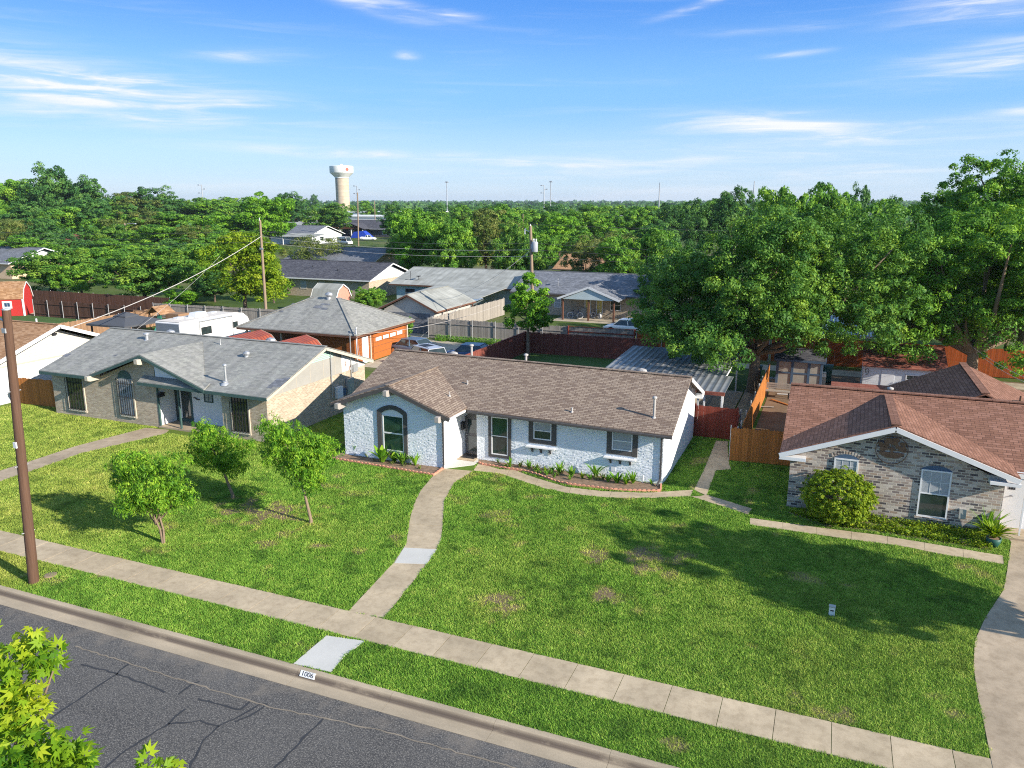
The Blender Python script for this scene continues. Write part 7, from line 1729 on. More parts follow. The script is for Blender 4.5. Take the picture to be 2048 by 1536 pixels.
def limbs(rg, blobs, h0, r0, mat, parent, name='trunk', lean=(0, 0), nl=7, base=(0, 0, 0), thin=.30):
    m = MB(); bx, by, bz = base; top = (bx + lean[0], by + lean[1], bz + h0)
    m.tube([(bx, by, bz - .1), (bx, by, bz + .15), (bx + lean[0] * .5 + .03, by + lean[1] * .5, bz + h0 * .5), top], [r0 * 1.5, r0 * 1.1, r0 * .9, r0 * .8], 10)
    ids = rg.permutation(len(blobs))[:nl]
    for j in ids:
        p = np.array(blobs[j][0]); t = np.array(top); mid = (t + p) / 2 + np.array([0, 0, -.08 * np.linalg.norm(p - t)]) + rg.normal(size=3) * .06 * np.linalg.norm(p - t)
        m.tube([tuple(t - (0, 0, .12)), tuple(t * .6 + mid * .4), tuple(mid), tuple(p)], [r0 * .55, r0 * .45, r0 * thin, r0 * .1], 7)
    return m.build(name, mat, parent, True)

TREES = {}
def proto(key, seed, mat, R=4.2, H=3.7, zc=4.7, nb=14, n=15000, leaf=.34, bark='bark_dark', **k):
    TREES[key] = (seed, mat, R, H, zc, nb, n, leaf, bark, k, None)
proto('dark', 1, 'leaf_dark', n=17000); proto('dark2', 2, 'leaf_dark', R=4.0, H=3.8, zc=5.4, nb=16, n=17000); proto('mid', 3, 'leaf_mid', n=17000)
proto('mid2', 4, 'leaf_mid', R=4.4, H=3.2, zc=5.0, nb=18, n=18000, shell=.45); proto('bright', 5, 'leaf_bright', R=4.0, H=3.8, zc=5.3, nb=16, n=18000); proto('olive', 6, 'leaf_olive', n=12000, shell=.4, leaf=.30)
proto('big', 7, 'leaf_big', nb=20, n=19000, leaf=.32); proto('yellow', 8, 'leaf_yellow', R=3.6, H=4.2, zc=5.2, nb=16, n=17000, leaf=.28)
proto('tall', 9, 'leaf_mid', R=3.0, H=4.6, zc=5.6, nb=16, n=15000); proto('pine', 10, 'leaf_dark', R=3.0, H=4.2, zc=5.2, nb=22, n=11000, leaf=.26, rmin=.14, rmax=.30)
proto('scrub', 12, 'leaf_olive', R=4.2, H=2.6, zc=2.9, nb=18, n=12000, leaf=.22)
def tree(name, label, px, bpy_, top, hw, kind, group=None, base=None, crownlow=None):
    """one tree; the first of its kind is built, the rest are copies of it and of its trunk and crown"""
    seed, mat, R, H, zc, nb, n, leaf, bark, k, root = TREES[kind]
    p = np.array(base if base is not None else G(px, bpy_)); z = height(p, top); wdt = hw * 1.18 * depth(p) / FPX
    rg = np.random.default_rng(seed * 77 + int(px)); sx_, sz_ = wdt / (R * 1.08), z / (zc + H * 1.02)
    if root is None:
        root = thing(name, label, 'tree', p, group)
        rb = {q: k[q] for q in ('rmin', 'rmax') if q in k}; ck = {q: v for q, v in k.items() if q not in ('rmin', 'rmax')}
        rg0 = np.random.default_rng(seed); bl = blob_set(rg0, H, R, zc, nb, **rb)
        limbs(rg0, bl, zc - H * .72, .2, bark, root)
        o = bpy.data.objects.new('crown', crown_mesh('crown', rg0, bl, int(n * 1.5), leaf * .8, mat, clump=.60, per=100, **ck)); C.objects.link(o); o.parent = root
        TREES[kind] = TREES[kind][:-1] + (root,); root.scale = (sx_, sx_, sz_); root.rotation_euler = (0, 0, rg.uniform(0, 6.28)); return root
    r_ = copy_tree(root, p, rg.uniform(0, 6.28), (sx_, sx_, sz_), label, None)
    r_.name = name
    if group: r_['group'] = group
    elif 'group' in r_: del r_['group']
    return r_
RIDGE = 'trees on the wooded ridge beyond the dark brown fences'
SKYL = 'trees of the dense wood on the skyline before the water tower'
MIDW = 'trees of the wood beyond the alley houses'
L_R = 'broad leafy tree on the wooded ridge high beyond the dark brown fences'
L_S = 'green tree in the skyline wood between the ridge and the water tower'
L_M = 'leafy tree in the wood behind the porch gabled house'
for px, b_, t, hw, kd in [(28, 478, 350, 66, 'mid'), (78, 476, 344, 62, 'bright'), (128, 480, 338, 66, 'dark'), (172, 478, 356, 52, 'dark2'), (10, 500, 400, 60, 'mid2'), (62, 500, 402, 62, 'dark2'), (120, 500, 405, 60, 'mid'), (175, 498, 400, 58, 'dark'), (30, 520, 436, 55, 'olive'), (92, 522, 440, 52, 'dark')]:
    tree('broad_tree', L_R, px, b_, t, hw * (1 + .22 * math.sin(px * 1.7)), kd, RIDGE)
for px, b_, t, hw, kd in [(222, 470, 384, 48, 'mid'), (262, 468, 386, 46, 'mid2'), (305, 468, 383, 44, 'dark'), (348, 466, 394, 42, 'mid2'), (392, 466, 390, 44, 'dark2'), (432, 466, 388, 42, 'dark'), (470, 466, 385, 42, 'mid'), (585, 458, 384, 36, 'dark'), (230, 500, 420, 56, 'mid2'), (290, 500, 416, 56, 'mid'), (345, 500, 418, 54, 'mid2'), (400, 500, 420, 54, 'mid'), (455, 500, 416, 54, 'dark'), (215, 525, 452, 50, 'mid'), (330, 528, 455, 54, 'mid2'), (395, 530, 452, 54, 'mid'), (440, 528, 448, 50, 'mid2')]:
    tree('broad_tree', L_S, px, b_, t + 6 * math.sin(px * 2.3), hw * (1.05 + .28 * math.sin(px * 1.3)), {0: 'bright', 3: 'olive', 5: 'big'}.get(px % 7, kd), SKYL)
for px, b_, t, hw, kd in [(240, 540, 478, 50, 'mid2'), (300, 548, 486, 50, 'mid'), (360, 552, 480, 50, 'dark2'), (420, 560, 478, 54, 'mid'), (455, 545, 462, 46, 'mid2'), (265, 570, 508, 44, 'bright'), (400, 590, 520, 46, 'mid'), (430, 604, 545, 40, 'dark'), (190, 556, 496, 46, 'mid2'), (60, 548, 470, 52, 'mid2'), (140, 540, 470, 50, 'dark')]:
    tree('broad_tree', L_S if px > 200 else L_R, px, b_, t, hw, kd, SKYL if px > 200 else RIDGE)
tree('broad_tree', 'bright fresh green tree rising above the skyline wood, nearest the slim pole', 540, 500, 370, 58, 'bright')
tree('broad_tree', 'dark green round tree at the foot of the water tower', 655, 476, 403, 52, 'big')
tree('broad_tree', 'small dark round tree standing apart on the skyline just before the water tower', 628, 428, 391, 13, 'dark')
tree('tall_tree', 'slim dark tree standing between the water tower and the white warehouse', 735, 452, 398, 17, 'tall')
tree('broad_tree', 'dense green tree hiding the yellow house, behind the dark brown fence', 105, 592, 492, 72, 'big')
tree('broad_tree', 'low bushy tree beside the brown roofed outbuilding, over the dark brown fence', 165, 598, 520, 50, 'mid')
tree('broad_tree', 'spreading green tree directly behind the gazebo', 292, 612, 488, 86, 'big')
tree('broad_tree', 'round green tree between the yellow house and the rust roofed house', 210, 560, 488, 52, 'mid')
tree('broad_tree', 'pale green willowy tree at the corner of the dark brown fence', 20, 540, 440, 44, 'olive')
tree('tall_tree', 'tall yellow green tree with golden flank behind the slim grey pole', 492, 630, 452, 72, 'yellow')
tree('golden_tree', 'golden leaved tree by the end of the charcoal roofed house', 548, 606, 498, 28, 'yellow')
tree('small_tree', 'small bright tree between the gazebo and the caravan', 362, 626, 568, 36, 'bright')
tree('scrub_tree', 'low straggling tree in front of the peach gabled house', 638, 548, 478, 66, 'scrub')
tree('scrub_tree', 'leafy shrub tree by the faded gabled garage', 742, 622, 574, 30, 'mid')
for px, b_, t, hw, kd, lb in [(838, 552, 404, 62, 'mid', 'large green tree behind the long pale roofed house, beside the peach gable'), (800, 500, 408, 36, 'dark2', 'dark tree close behind the peach gabled house'), (905, 560, 418, 58, 'big', 'dark green tree over the middle of the pale roofed house'),
                              (972, 560, 415, 62, 'olive', 'yellowish green tree beside the transformer pole'), (1075, 562, 450, 52, 'mid', 'green tree behind the transformer can'), (1118, 520, 412, 50, 'bright', 'bright tree over the hidden brown roof'), (1205, 558, 472, 84, 'scrub', 'straggling pinkish green tree behind the porch gabled roof'),
                              (1010, 500, 408, 46, 'mid2', 'green tree in the gap between the two timber pole tops')]:
    tree('broad_tree', lb, px, b_, t, hw, kd)
for px, top, hw, X_, kd, lb in [(1240, 462, 52, 104, 'mid', 'full green tree rising straight behind the porch gable peak'), (1300, 455, 58, 106, 'mid2', 'full green tree behind the turbine end of the porch house roof'), (1172, 478, 40, 105, 'olive', 'olive tree just behind the slate roof beside the porch gable'), (1030, 440, 50, 106, 'big', 'dark full tree behind the end of the pale roof, next to the transformer pole'), (900, 425, 54, 106, 'mid', 'full green tree over the ridge of the pale roofed house'), (835, 412, 48, 108, 'bright', 'bright full tree between the peach gable and the pale roof')]:
    q_ = onY(px, 560, X_); tree('broad_tree', lb, px, 0, top, hw, kd, base=(q_[0], X_, 0))
for px, b_, t, hw, kd in [(760, 448, 420, 22, 'dark'), (870, 480, 412, 40, 'dark'), (930, 478, 410, 42, 'mid2'), (1060, 490, 412, 48, 'mid'), (1165, 500, 414, 50, 'mid'), (1180, 470, 409, 44, 'mid2'), (1225, 500, 418, 50, 'bright'), (1235, 468, 405, 40, 'mid'), (1280, 500, 414, 48, 'mid2'), (1290, 470, 406, 42, 'mid'), (1335, 500, 410, 50, 'dark'), (1100, 468, 408, 44, 'dark2'), (1030, 466, 410, 40, 'mid'), (985, 470, 412, 40, 'dark'), (1145, 540, 462, 48, 'mid2'), (1260, 540, 450, 56, 'mid'), (1310, 545, 452, 52, 'dark'), (1390, 470, 404, 46, 'mid'), (1450, 480, 398, 50, 'mid2')]:
    tree('broad_tree', L_M, px, b_, t, hw, kd, MIDW)
for px, b_, t, hw, kd, lb in [(1390, 540, 372, 36, 'pine', 'dark spiky topped tree, shorter of the two standing above the shade tree'), (1462, 540, 343, 44, 'pine', 'dark spiky topped tree, taller of the two standing above the shade tree'), (1560, 600, 352, 62, 'mid', 'green tree showing behind the crown of the shade tree'), (1650, 600, 368, 60, 'mid2', 'green tree behind the gap between the two big crowns'),
                              (1705, 560, 380, 30, 'dark', 'round dark treetop peeping between the two big crowns'), (1762, 600, 356, 40, 'pine', 'dark thin tree beside the giant tree'), (1600, 650, 440, 70, 'dark', 'dark tree in the shade under the big crowns'), (1720, 640, 430, 60, 'dark2', 'deep green tree between the shade tree and the giant tree')]:
    tree('broad_tree', lb, px, b_, t, hw, kd)

for px, b_, t, hw, kd, lb in [(1820, 715, 520, 84, 'mid', 'leafy tree behind the orange cedar fence, between the open shelter and the giant tree'), (1905, 700, 500, 80, 'dark2', 'dark leafy tree behind the forking shade tree'), (1610, 690, 540, 60, 'mid2', 'green tree just behind the panelled shed and orange fence'), (2010, 705, 520, 70, 'mid', 'leafy tree partly cut by the frame behind the orange cedar fence'), (1350, 640, 500, 70, 'dark', 'dark tree beside the porch gabled roof, under the shade tree crown')]:
    tree('broad_tree', lb, px, b_, t, hw, kd)

def big_tree(label, base, H, R, ztop, lowz, trunk_h, r0, seed, n, mat='leaf_big', leaf=.185, nb=34, shape=None, extra=()):
    rg = np.random.default_rng(seed); o = thing('shade_tree', label, 'tree', base)
    bl = blob_set(rg, (ztop - lowz) / 2, R, (ztop + lowz) / 2, nb, .20, .36)
    bl = [(tuple(np.array(c)), r) for c, r in bl] + list(extra)
    limbs(rg, bl, trunk_h, r0, 'bark', o, nl=16, thin=.34)
    c_ = bpy.data.objects.new('crown', crown_mesh('crown', rg, bl, n, leaf, mat, clump=.55, per=110, shell=.45, tint0=.42, clump_tint=.22)); C.objects.link(c_); c_.parent = o
    return o
b1 = np.array([-4.6, 55.6, 0]); z1 = height(b1, 395)
big_tree('huge dark green shade tree spreading over the patio roof', b1, 0, 7.8, z1, 2.9, 2.8, .42, 21, 190000, extra=[((-5.6, -1.5, 5.4), (2.8, 2.8, 2.4)), ((-2.2, -4.6, 3.9), (1.7, 1.7, 1.2)), ((3.4, -1.5, 4.4), (1.9, 1.9, 1.3)), ((-7.0, 1, 8.2), (2.4, 2.4, 2.4)), ((2.0, -3.4, 5.8), (2.2, 2.2, 1.8)), ((6.8, 1, 7.5), (3.2, 3.2, 3.0)), ((8.0, 1.5, 10), (3, 3, 2.8)), ((6.6, -1, 5.2), (2.6, 2.6, 1.9)), ((4.5, 2, 10.6), (2.6, 2.6, 2.4)), ((-7.6, 2, 5.2), (2, 2, 1.8)), ((-3.4, -5.2, 4.3), (2.2, 2.2, 1.4)), ((-1.2, -7.0, 4.0), (1.7, 1.7, 1.0)), ((-5.2, -4, 5.0), (2, 2, 1.6))])
b2 = np.array([9.6, 62.5, 0]); z2 = height(b2, 330)
big_tree('broad shade tree with forking limbs behind the red shingled rear wing', b2, 0, 7.8, z2 * .92, 2.8, 2.6, .45, 22, 170000, 'leaf_mid', extra=[((-6.8, -.5, 5.4), (2.4, 2.4, 1.9)), ((4.5, -2, 5.0), (2.4, 2.4, 1.8)), ((-5.5, 0, 9.0), (2.6, 2.6, 2.4)), ((-7.5, 2, 11.0), (3.0, 3.0, 2.6)), ((-9, 0, 8.0), (3, 3, 2.6)), ((-4, -3, 4.2), (2.8, 2.8, 1.8)), ((2, -4, 4.0), (3, 3, 1.9)), ((7, -1, 5.0), (3.2, 3.2, 2.6)), ((5, -2, 9.5), (3.2, 3.2, 3))])
b3 = np.array([14.6, 73.0, 0]); z3 = height(b3, 268)
big_tree('giant tree, tallest of all, above the orange cedar fence', b3, 0, 9.8, z3, 4.0, 6.0, .5, 23, 170000, 'leaf_mid', leaf=.21, extra=[((-7, 0, 8), (3.4, 3.4, 3)), ((-4, -2, 13.5), (3.6, 3.6, 3)), ((5, -3, 9), (3.8, 3.8, 3.4)), ((3, -2, 15), (3.5, 3.5, 3))])
b4 = np.array([13.2, 24.9, 0])
big_tree('street side shade tree whose shadow falls across the front lawn', b4, 0, 3.7, 9.5, 3.0, 2.8, .3, 24, 19000, 'leaf_mid', leaf=.26, nb=26)

bt_ = G(1052, 722); bt_ = np.array([bt_[0] - .25, 60.6, 0])
o = thing('garden_tree', 'small bright green tree with bare pale trunk inside the dark red brown fence', 'tree', bt_)
rg = np.random.default_rng(31); zt_ = height(bt_, 563); zl_ = height(bt_, 645)
sc_ = depth(bt_) / FPX
bl = [((0, 0, (zt_ + zl_) / 2), (32 * sc_, 32 * sc_, (zt_ - zl_) * .38))] + [((a * sc_, rg.uniform(-20, 20) * sc_, zl_ + (b_ - 0) * sc_), (r_ * sc_,) * 3) for a, b_, r_ in ((-32, 18, 20), (30, 12, 22), (0, 66, 22), (-18, 50, 20), (22, 48, 20), (38, 32, 14), (-30, 2, 12), (10, 4, 20), (-8, 82, 12))]
limbs(rg, bl, zl_ + .2, .14, 'bark', o, nl=8)
c_ = bpy.data.objects.new('crown', crown_mesh('crown', rg, bl, 11000, .22, 'leaf_bright', clump=.42, per=80, shell=.4)); C.objects.link(c_); c_.parent = o

def young_tree(label, px, bpy_, cx_, top, low, hw, seed, n, lean=0.0, multi=False, mat='leaf_young', leaf=.14):
    p = G(px, bpy_); o = thing('young_tree', label, 'tree', p); rg = np.random.default_rng(seed)
    zt, zl_ = height(p, top), height(p, low); R = hw * depth(p) / FPX; off = (cx_ - px) * depth(p) / FPX; ox, oy = _r[0] * off, _r[1] * off
    H = (zt - zl_) / 2; bl = [((x + ox, y + oy, z), r) for (x, y, z), r in blob_set(rg, H, R, zl_ + H, 15, .24, .40)]
    if multi:
        m = MB()
        for k in range(3):
            a = k * 2.1; m.tube([(math.cos(a) * .03, math.sin(a) * .03, -.05), (math.cos(a) * .07, math.sin(a) * .07, zl_ * .6), (math.cos(a) * .2 + ox, math.sin(a) * .2 + oy, zl_ + H * .9)], [.05, .04, .02], 8)
        for c, r in bl[1:9]: m.tube([(ox * .6, oy * .6, zl_ * .8), tuple(c)], [.03, .008], 6)
        m.build('trunk', 'bark', o, True)
    else: limbs(rg, bl, zl_ + H * .35, .065, 'bark', o, lean=(ox * .7, oy * .7), nl=9)
    co = crown_mesh('crown', rg, bl, int(n * 1.6), leaf, mat, clump=.19, per=20, aspect=.26, droop=1.9, shell=.25, up=.6)
    c = bpy.data.objects.new('crown', co); C.objects.link(c); c.parent = o; return o
young_tree('young leafy tree with twin pale stems, nearest the pavement', 327, 1086, 308, 898, 1040, 92, 41, 11000, multi=True)
young_tree('young tree with thin dark trunk standing behind the other two on the lawn', 466, 996, 444, 838, 962, 66, 42, 8500)
young_tree('young tree with drooping leaves and straight bare trunk in front of the white house', 622, 1046, 600, 812, 985, 82, 43, 12000)

def bush(name, label, p, R, H, seed, n, mat, leaf=.09, zc=None, aspect=.45, stem=True, clump=.09):
    o = thing(name, label, 'bush', p); rg = np.random.default_rng(seed); zc = H * .5 if zc is None else zc
    bl = blob_set(rg, H * .52, R, zc, 16, .30, .45, 1.0)
    if name == 'round_bush': bl = [((0, 0, zc), (R * .92, R * .92, H * .48))] * 6 + [((R * .3 * math.cos(q), R * .3 * math.sin(q), zc + .1 * math.sin(q * 3)), (R * .72, R * .72, H * .42)) for q in range(6)]
    m = MB()
    for c, r in bl[:8]: m.tube([(0, 0, -.05), tuple(np.array(c) * (.5, .5, .6)), tuple(c)], [.03, .02, .006], 5)
    m.build('stem', 'bark_dark', o, True)
    c = bpy.data.objects.new('foliage', crown_mesh('foliage', rg, bl, n, leaf, mat, clump=clump * 1.2, per=26, aspect=aspect, droop=-.6, shell=.88 if name == 'round_bush' else .75, up=.5, clump_tint=.12)); C.objects.link(c); c.parent = o; return o
pb = G(1672, 1048); bush('round_bush', 'big round lime green bush before the mottled brick house', (pb[0], pb[1] + .35, 0), 1.40, 2.2, 51, 30000, 'leaf_lime', .10)
p = G(540, 868); bush('dark_bush', 'dark green bush at the corner of the tan brick house', (p[0] - .1, p[1] + .2, 0), .75, 1.9, 52, 4200, 'leaf_dark', .11)
p = G(565, 592); bush('round_bush', 'small clipped round bush by the charcoal roofed house', p, 1.35, 2.6, 53, 4200, 'leaf_mid', .2, clump=.16)
p = G(722, 612); bush('vine_bush', 'overgrown vine bush between the pink shed and the faded garage', (p[0], p[1] + 2, 0), 2.2, 2.4, 54, 5200, 'leaf_mid', .24, clump=.2)
p = G(875, 655); bush('vine_bush', 'ivy clump growing up the end of the silver grey fence', (p[0] + .2, 66.3, 0), .5, 2.0, 55, 1800, 'leaf_mid', .16, clump=.12)
p = G(640, 990)
def weeds(name, label, x0, x1, y0, y1, n, hmax, mat, seed):
    rg = np.random.default_rng(seed); cen = np.stack([rg.uniform(x0, x1, n), rg.uniform(y0, y1, n), rg.random(n) ** 2 * hmax], -1)
    keep = vnoise(cen[:, 0], cen[:, 1], .8, seed) > .36; cen = cen[keep]; n = len(cen)
    nr = rg.normal(size=(n, 3)) * .6; nr[:, 2] += .9; L = rg.uniform(.06, .16, n)
    co = leaf_quads(rg, cen, nr, L, L * .5); me = mesh_tris(name, co, M[mat], {'tint': np.clip(rg.normal(.45, .25, n), 0, 1)}, 4)
    o = bpy.data.objects.new(name, me); C.objects.link(o); tag(o, label, 'ground cover', None, 'stuff')
weeds('weedy_strip', 'strip of green weeds along the foot of the silver grey fence', -35.5, -25.5, 65.2, 66.4, 9000, .5, 'leaf_mid', 61)
def ivy_cover():
    rg = np.random.default_rng(62); q = np.array(P_nbed); n = 26000; x = rg.uniform(q[:, 0].min() - .2, q[:, 0].max() + .2, n); y = rg.uniform(q[:, 1].min() - .2, q[:, 1].max() + .2, n)
    k = inpoly(x, y, P_nbed) & (vnoise(x, y, .7, 3) > .30); x, y = x[k], y[k]; n = len(x); cen = np.stack([x, y, .04 + rg.random(n) ** 2 * .22], -1); nr = rg.normal(size=(n, 3)) * .5; nr[:, 2] += 1; L = rg.uniform(.05, .11, n)
    me = mesh_tris('ground_cover', leaf_quads(rg, cen, nr, L, L * .7), M['leaf_lime'], {'tint': np.clip(rg.normal(.35, .25, n), 0, 1)}, 4); o = bpy.data.objects.new('ground_cover', me); C.objects.link(o); tag(o, 'ivy like ground cover in the bed before the mottled brick house', 'ground cover', None, 'stuff')
ivy_cover()

def strap_plant(name, label, p, n, L, wd, mat, seed, spread=.6, group=None, cat='plant', z0=0.0):
    """tuft of arching pointed leaves"""
    rg = random.Random(seed); o = thing(name, label, cat, (p[0], p[1], z0), group); vs, tint, fs = [], [], []
    for k in range(n):
        a = rg.uniform(0, 6.28); l = L * rg.uniform(.6, 1.1); e = rg.uniform(.25, 1.0) * spread; ti = min(1, max(0, rg.gauss(.5, .2))); w = wd * rg.uniform(.7, 1.2); x0, y0 = rg.uniform(-.05, .05), rg.uniform(-.05, .05)
        prev = None
        for j in range(6):
            t = j / 5; r_ = l * e * t ** 1.2; z = l * (t - .45 * e * t * t) ; ww = w * math.sin(math.pi * (.12 + .85 * t)) * .5
            c = (x0 + math.cos(a) * r_, y0 + math.sin(a) * r_, z + .02); q = (-math.sin(a) * ww, math.cos(a) * ww)
            vs += [(c[0] - q[0], c[1] - q[1], c[2]), (c[0], c[1], c[2] - ww * .35), (c[0] + q[0], c[1] + q[1], c[2])]; tint += [ti] * 3
            b_ = len(vs) - 3
            if prev is not None: fs += [(prev, prev + 1, b_ + 1, b_), (prev + 1, prev + 2, b_ + 2, b_ + 1)]
            prev = b_
    me = bpy.data.meshes.new('foliage'); me.from_pydata(vs, [], fs); me.attributes.new('tint', 'FLOAT', 'POINT').data.foreach_set('value', np.array(tint, np.float32)); me.materials.append(M[mat])
    c = bpy.data.objects.new('foliage', me); C.objects.link(c); c.parent = o
    return o
strap_plant('broad_leaf_plant', 'tall broad leaved plant under the arched window, the larger of the pair', G(766, 926), 15, 1.05, .28, 'leaf_young', 71, .8, z0=.03)
strap_plant('broad_leaf_plant', 'broad leaved plant under the arched window, the smaller one nearer the door', G(789, 925), 13, .95, .26, 'leaf_young', 72, .8, z0=.03)
strap_plant('bed_plant', 'bushy dark plant at the foot of the arched window', G(806, 930), 34, .75, .10, 'leaf_mid', 73, .9, z0=.03)
strap_plant('bed_plant', 'lone upright plant between the arched window and the downspout', G(830, 932), 14, .75, .13, 'leaf_young', 74, .7, z0=.03)
strap_plant('bed_plant', 'small plant at the far end of the bed by the honey lit wall corner', G(712, 910), 12, .65, .14, 'leaf_young', 75, .6, z0=.03)
strap_plant('bed_plant', 'wispy low plant in the soil beside the young tree with drooping leaves', G(735, 915), 14, .35, .04, 'leaf_lime', 76, .9, z0=.03)
for k, (px, py, n, L, w, mt) in enumerate([(1020, 936, 8, .45, .08, 'leaf_young'), (1058, 938, 16, .35, .05, 'leaf_mid'), (1119, 948, 12, .5, .07, 'leaf_young'), (1143, 955, 22, .45, .06, 'leaf_mid'), (1191, 955, 9, .6, .08, 'leaf_bright'), (1216, 965, 18, .35, .05, 'leaf_mid'), (1234, 968, 14, .5, .07, 'leaf_bright'), (1252, 970, 20, .45, .06, 'leaf_young'), (1265, 968, 14, .5, .07, 'leaf_young'), (1090, 947, 12, .3, .04, 'leaf_lime'), (1165, 958, 14, .3, .04, 'leaf_lime'), (1040, 936, 10, .3, .04, 'leaf_olive'), (1075, 942, 12, .28, .04, 'leaf_olive'), (1205, 960, 12, .3, .04, 'leaf_olive'), (1105, 945, 10, .3, .05, 'leaf_mid'), (1180, 961, 10, .28, .05, 'leaf_mid')]):
    strap_plant('bed_plant', 'low leafy plant in the long curved bed below the shelf windows', G(px, py), int(n * 1.4), L * 1.35, w * 1.35, mt, 80 + k, .85, 'plants of the long curved bed', z0=.03)
rb_ = random.Random(44)
for k in range(26):
    t = rb_.random(); px = 985 + t * 320; py = np.interp(px, [957, 1050, 1108, 1182, 1278, 1320], [922, 936, 951, 960, 966, 968]) + rb_.uniform(-6, 6)
    strap_plant('bed_plant', 'low leafy plant in the long curved bed below the shelf windows', G(px, py), rb_.randint(6, 12), rb_.uniform(.18, .36), rb_.uniform(.04, .07), rb_.choice(['leaf_mid', 'leaf_olive', 'leaf_young']), 120 + k, 1.0, 'plants of the long curved bed', z0=.03)
for k in range(9):
    px = 690 + k * 19 + rb_.uniform(-6, 6); py = np.interp(px, [690, 870], [912, 941]) + rb_.uniform(-5, 4)
    strap_plant('bed_plant', 'small sparse seedling in the bed under the arched window', G(px, py), rb_.randint(5, 9), rb_.uniform(.15, .28), rb_.uniform(.04, .06), rb_.choice(['leaf_mid', 'leaf_olive']), 160 + k, 1.0, 'seedlings of the bed under the arched window', z0=.03)
p = G(1985, 1092); o = thing('plant_pot', 'round green grey pot at the corner of the path by the white door', 'plant pot', p)
m = MB(); m.lathe([(.001, 0), (.17, 0), (.25, .2), (.27, .36), (.24, .36), (.22, .33), (.001, .33)], 18, tuple(p)); m.build('bowl', 'bin_green', o); m = MB(); m.lathe([(.22, .335), (.001, .35)], 16, tuple(p)); m.build('soil', 'soil', o)
strap_plant('potted_plant', 'yellow green leafy plant growing in the round pot', p, 130, .75, .11, 'leaf_yellow', 97, 1.25, z0=.34)
p = G(1972, 1072); strap_plant('spiky_plant', 'taller arching dark green plant behind the pot', p, 46, 1.35, .08, 'leaf_young', 98, .8)

# ------------------------------------------------------------------ lobed-leaf tree on this side of the street: only its top reaches into the view
def sycamore():
    base = np.array([-7.4, 2.9, 0.0]); o = thing('sycamore_tree', 'fresh yellow green lobed leaf treetop beside the dark asphalt', 'tree', base); rg = np.random.default_rng(91)
    anchors = []
    for px, py, d, n in [(px_ - 16 if px_ < 250 else px_, py_, d_, int(n_ * .85)) for px_, py_, d_, n_ in [(66, 1285, 8.3, 18), (95, 1302, 8.2, 22), (38, 1318, 8.4, 22), (118, 1318, 8.1, 10), (18, 1370, 8.3, 26), (62, 1340, 8.2, 20), (50, 1395, 8.2, 34), (84, 1408, 8.0, 26), (22, 1425, 8.2, 30), (60, 1448, 8.0, 22), (8, 1470, 8.0, 18), (128, 1485, 7.6, 22), (100, 1510, 7.6, 40), (150, 1518, 7.5, 36), (60, 1520, 7.6, 34), (20, 1530, 7.7, 34), (172, 1545, 7.4, 22), (-40, 1400, 8.3, 60), (-60, 1500, 8, 60), (318, 1540, 7.2, 12), (335, 1552, 7.15, 12), (-20, 1330, 8.6, 30)]]:
        v = ray(px, py); anchors.append((_o + v / np.linalg.norm(v) * d, n, .10))
    for _ in range(70):   # the rest of the crown, below and beside the view
        a = rg.uniform(0, 2 * math.pi); r_ = 2.6 * math.sqrt(rg.random()); p = base + np.array([math.cos(a) * r_, math.sin(a) * r_, rg.uniform(4.0, 8.2)])
        px, py, w = proj(p)
        if w < .5 or py > 1680 or px < -200: anchors.append((p, 26, .35))
    outline = [(0, 0)]; lobes = [(-70, .62), (-36, .86), (0, 1.0), (36, .86), (70, .62)]
    pts = [(-.10, -.02)]
    for k, (a, l) in enumerate(lobes):
        t = math.radians(a); pts.append((math.sin(t) * l, math.cos(t) * l))
        if k < 4:
            t2 = math.radians(a + 18); pts.append((math.sin(t2) * .40, math.cos(t2) * .40))
    pts.append((.10, -.02)); pts = np.array(pts[:1] + pts[1:-1][::1] + pts[-1:]); c0 = np.array([0, .18]); K = len(pts)
    vs, fs, tint = [], [], []
    for c, n, sg in anchors:
        ct = rg.normal(.55, .16)
        for _ in range(int(n * 2.3)):
            q = c + rg.normal(size=3) * sg * .8; s_ = rg.uniform(.07, .13); nrm = rg.normal(size=3) * .55 + np.array([.25, -.2, .75]); nrm /= np.linalg.norm(nrm)
            t = rg.normal(size=3) + np.array([0, 0, -.9]); t -= nrm * (t @ nrm); t /= np.linalg.norm(t); s2 = np.cross(t, nrm); k0 = len(vs); ti = float(np.clip(ct + rg.normal(0, .17), 0, 1))
            vs.append(tuple(q + (t * c0[1]) * s_)); tint.append(ti)
            for u, v in pts: vs.append(tuple(q + (s2 * u + t * v - nrm * (.22 * u * u + .16 * v * v)) * s_)); tint.append(ti)
            fs += [(k0, k0 + 1 + i, k0 + 1 + i + 1) for i in range(K - 1)]
    vs = np.array(vs) - base
    me = bpy.data.meshes.new('crown'); me.from_pydata([tuple(v) for v in vs], [], fs); me.attributes.new('tint', 'FLOAT', 'POINT').data.foreach_set('value', np.array(tint, np.float32)); me.materials.append(M['leaf_maple'])
    cr = bpy.data.objects.new('crown', me); C.objects.link(cr); cr.parent = o
    m = MB(); top = np.array([0, 0, 5.2]); m.tube([(0, 0, -.1), (0, 0, 2.2), tuple(top)], [.2, .16, .11], 10)
    for c, n, sg in anchors[:22]: e = c - base - np.array([0, 0, .12]); mid = top * .5 + e * .5 + np.array([0, 0, -.25]); m.tube([tuple(top), tuple(mid), tuple(e)], [.06, .03, .008], 6)
    m.build('trunk', 'bark', o, True)
sycamore()

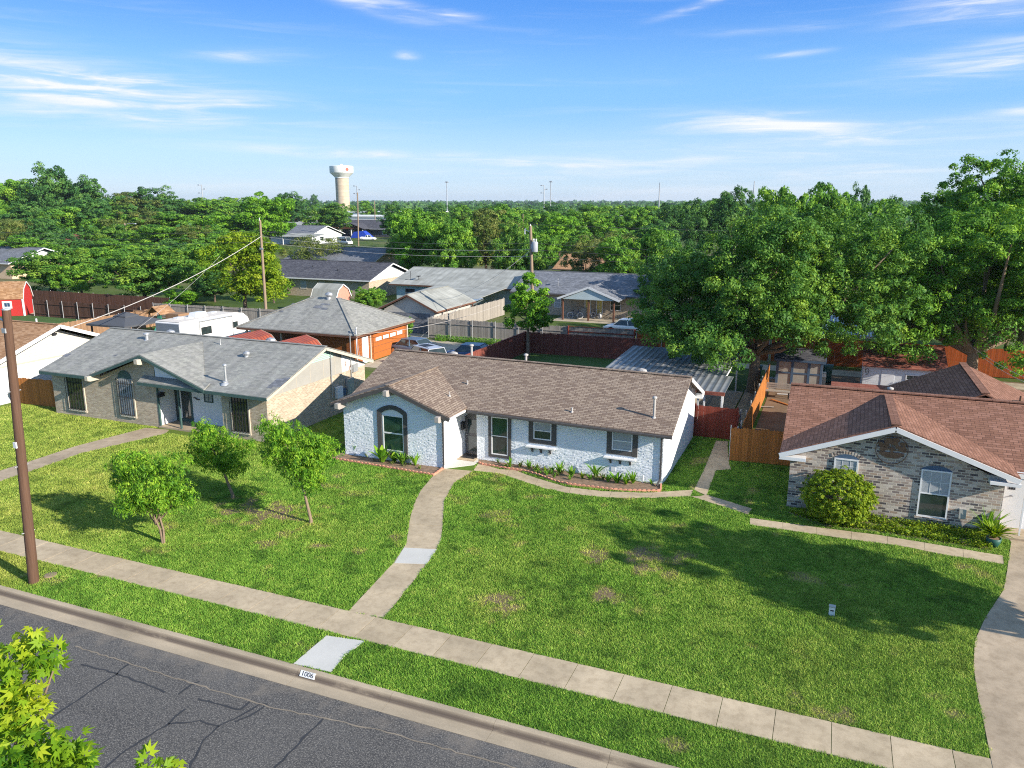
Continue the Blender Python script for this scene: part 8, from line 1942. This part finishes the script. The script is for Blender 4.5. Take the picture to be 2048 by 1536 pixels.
# ------------------------------------------------------------------ far woods to the horizon
def far_woods():
    rg = np.random.default_rng(5); cen, nr, L, ti = [], [], [], []
    rows = [(240, 9, 1.5), (300, 10, 1.7), (360, 10, 1.9), (430, 10, 2.1), (520, 10.5, 2.4), (620, 10.5, 2.8), (740, 11, 3.2), (880, 11, 3.7), (1050, 12, 4.3), (1300, 12.5, 5), (1600, 13.5, 6), (2000, 15, 7.5), (2600, 17, 9), (3400, 19, 12), (4400, 22, 15)]
    for d, h, l in rows:
        n = int(1.5 * d / (9 + d * .004))
        n = min(n, 260)
        for k in range(n):
            a = math.radians(-33.4 - 5 + 76 * (k + rg.random()) / n) ; dd = d * rg.uniform(.9, 1.12); dv = math.sin(a) * _r + math.cos(a) * np.array([_f[0], _f[1], 0]) / math.hypot(_f[0], _f[1])
            c = dv * dd
            pxx = proj([c[0], c[1], 5.0])[0]
            if d < 480 and (660 < pxx < 790 or 860 < pxx < 940): continue
            if d < 330 and (560 < pxx < 800): continue
            hh = h * rg.uniform(.65, 1.1); R = hh * rg.uniform(.55, .85); m_ = 26
            v = rg.normal(size=(m_, 3)); v[:, 2] = np.abs(v[:, 2]) * .9; v /= np.linalg.norm(v, axis=1, keepdims=True)
            p = c + v * np.array([R, R, hh * .62]) * rg.uniform(.7, 1.0, (m_, 1)) + np.array([0, 0, hh * .38])
            cen.append(p); q = v + rg.normal(size=(m_, 3)) * .45; nr.append(q); L.append(l * rg.uniform(.6, 1.3, m_)); ti.append(np.clip(rg.normal(.42, .22) + rg.normal(0, .15, m_), 0, 1))
    cen, nr, L, ti = np.concatenate(cen), np.concatenate(nr), np.concatenate(L), np.concatenate(ti)
    me = mesh_tris('treeline', leaf_quads(rg, cen, nr, L, L * .8), M['leaf_dark'], {'tint': ti}, 4); o = bpy.data.objects.new('treeline', me); C.objects.link(o); tag(o, 'continuous distant woods reaching to the horizon', 'woods', None, 'stuff')
far_woods()

# ------------------------------------------------------------------ thin air
def haze():
    m = MB(); m.box(-4800, 4800, -700, 6200, -1.6, 62)
    t = bpy.data.materials.new('haze_air'); t.use_nodes = True; n = t.node_tree.nodes; n.clear(); o_ = n.new('ShaderNodeOutputMaterial'); v = n.new('ShaderNodeVolumePrincipled')
    v.inputs['Color'].default_value = (.80, .88, 1, 1); v.inputs['Density'].default_value = HAZE; v.inputs['Anisotropy'].default_value = .2
    t.node_tree.links.new(v.outputs[0], o_.inputs['Volume']); M['haze'] = t
    tag(m.build('haze', 'haze'), 'thin pale haze in the air over the whole neighbourhood', 'haze', None, 'stuff')
HAZE = 0.00009
haze()
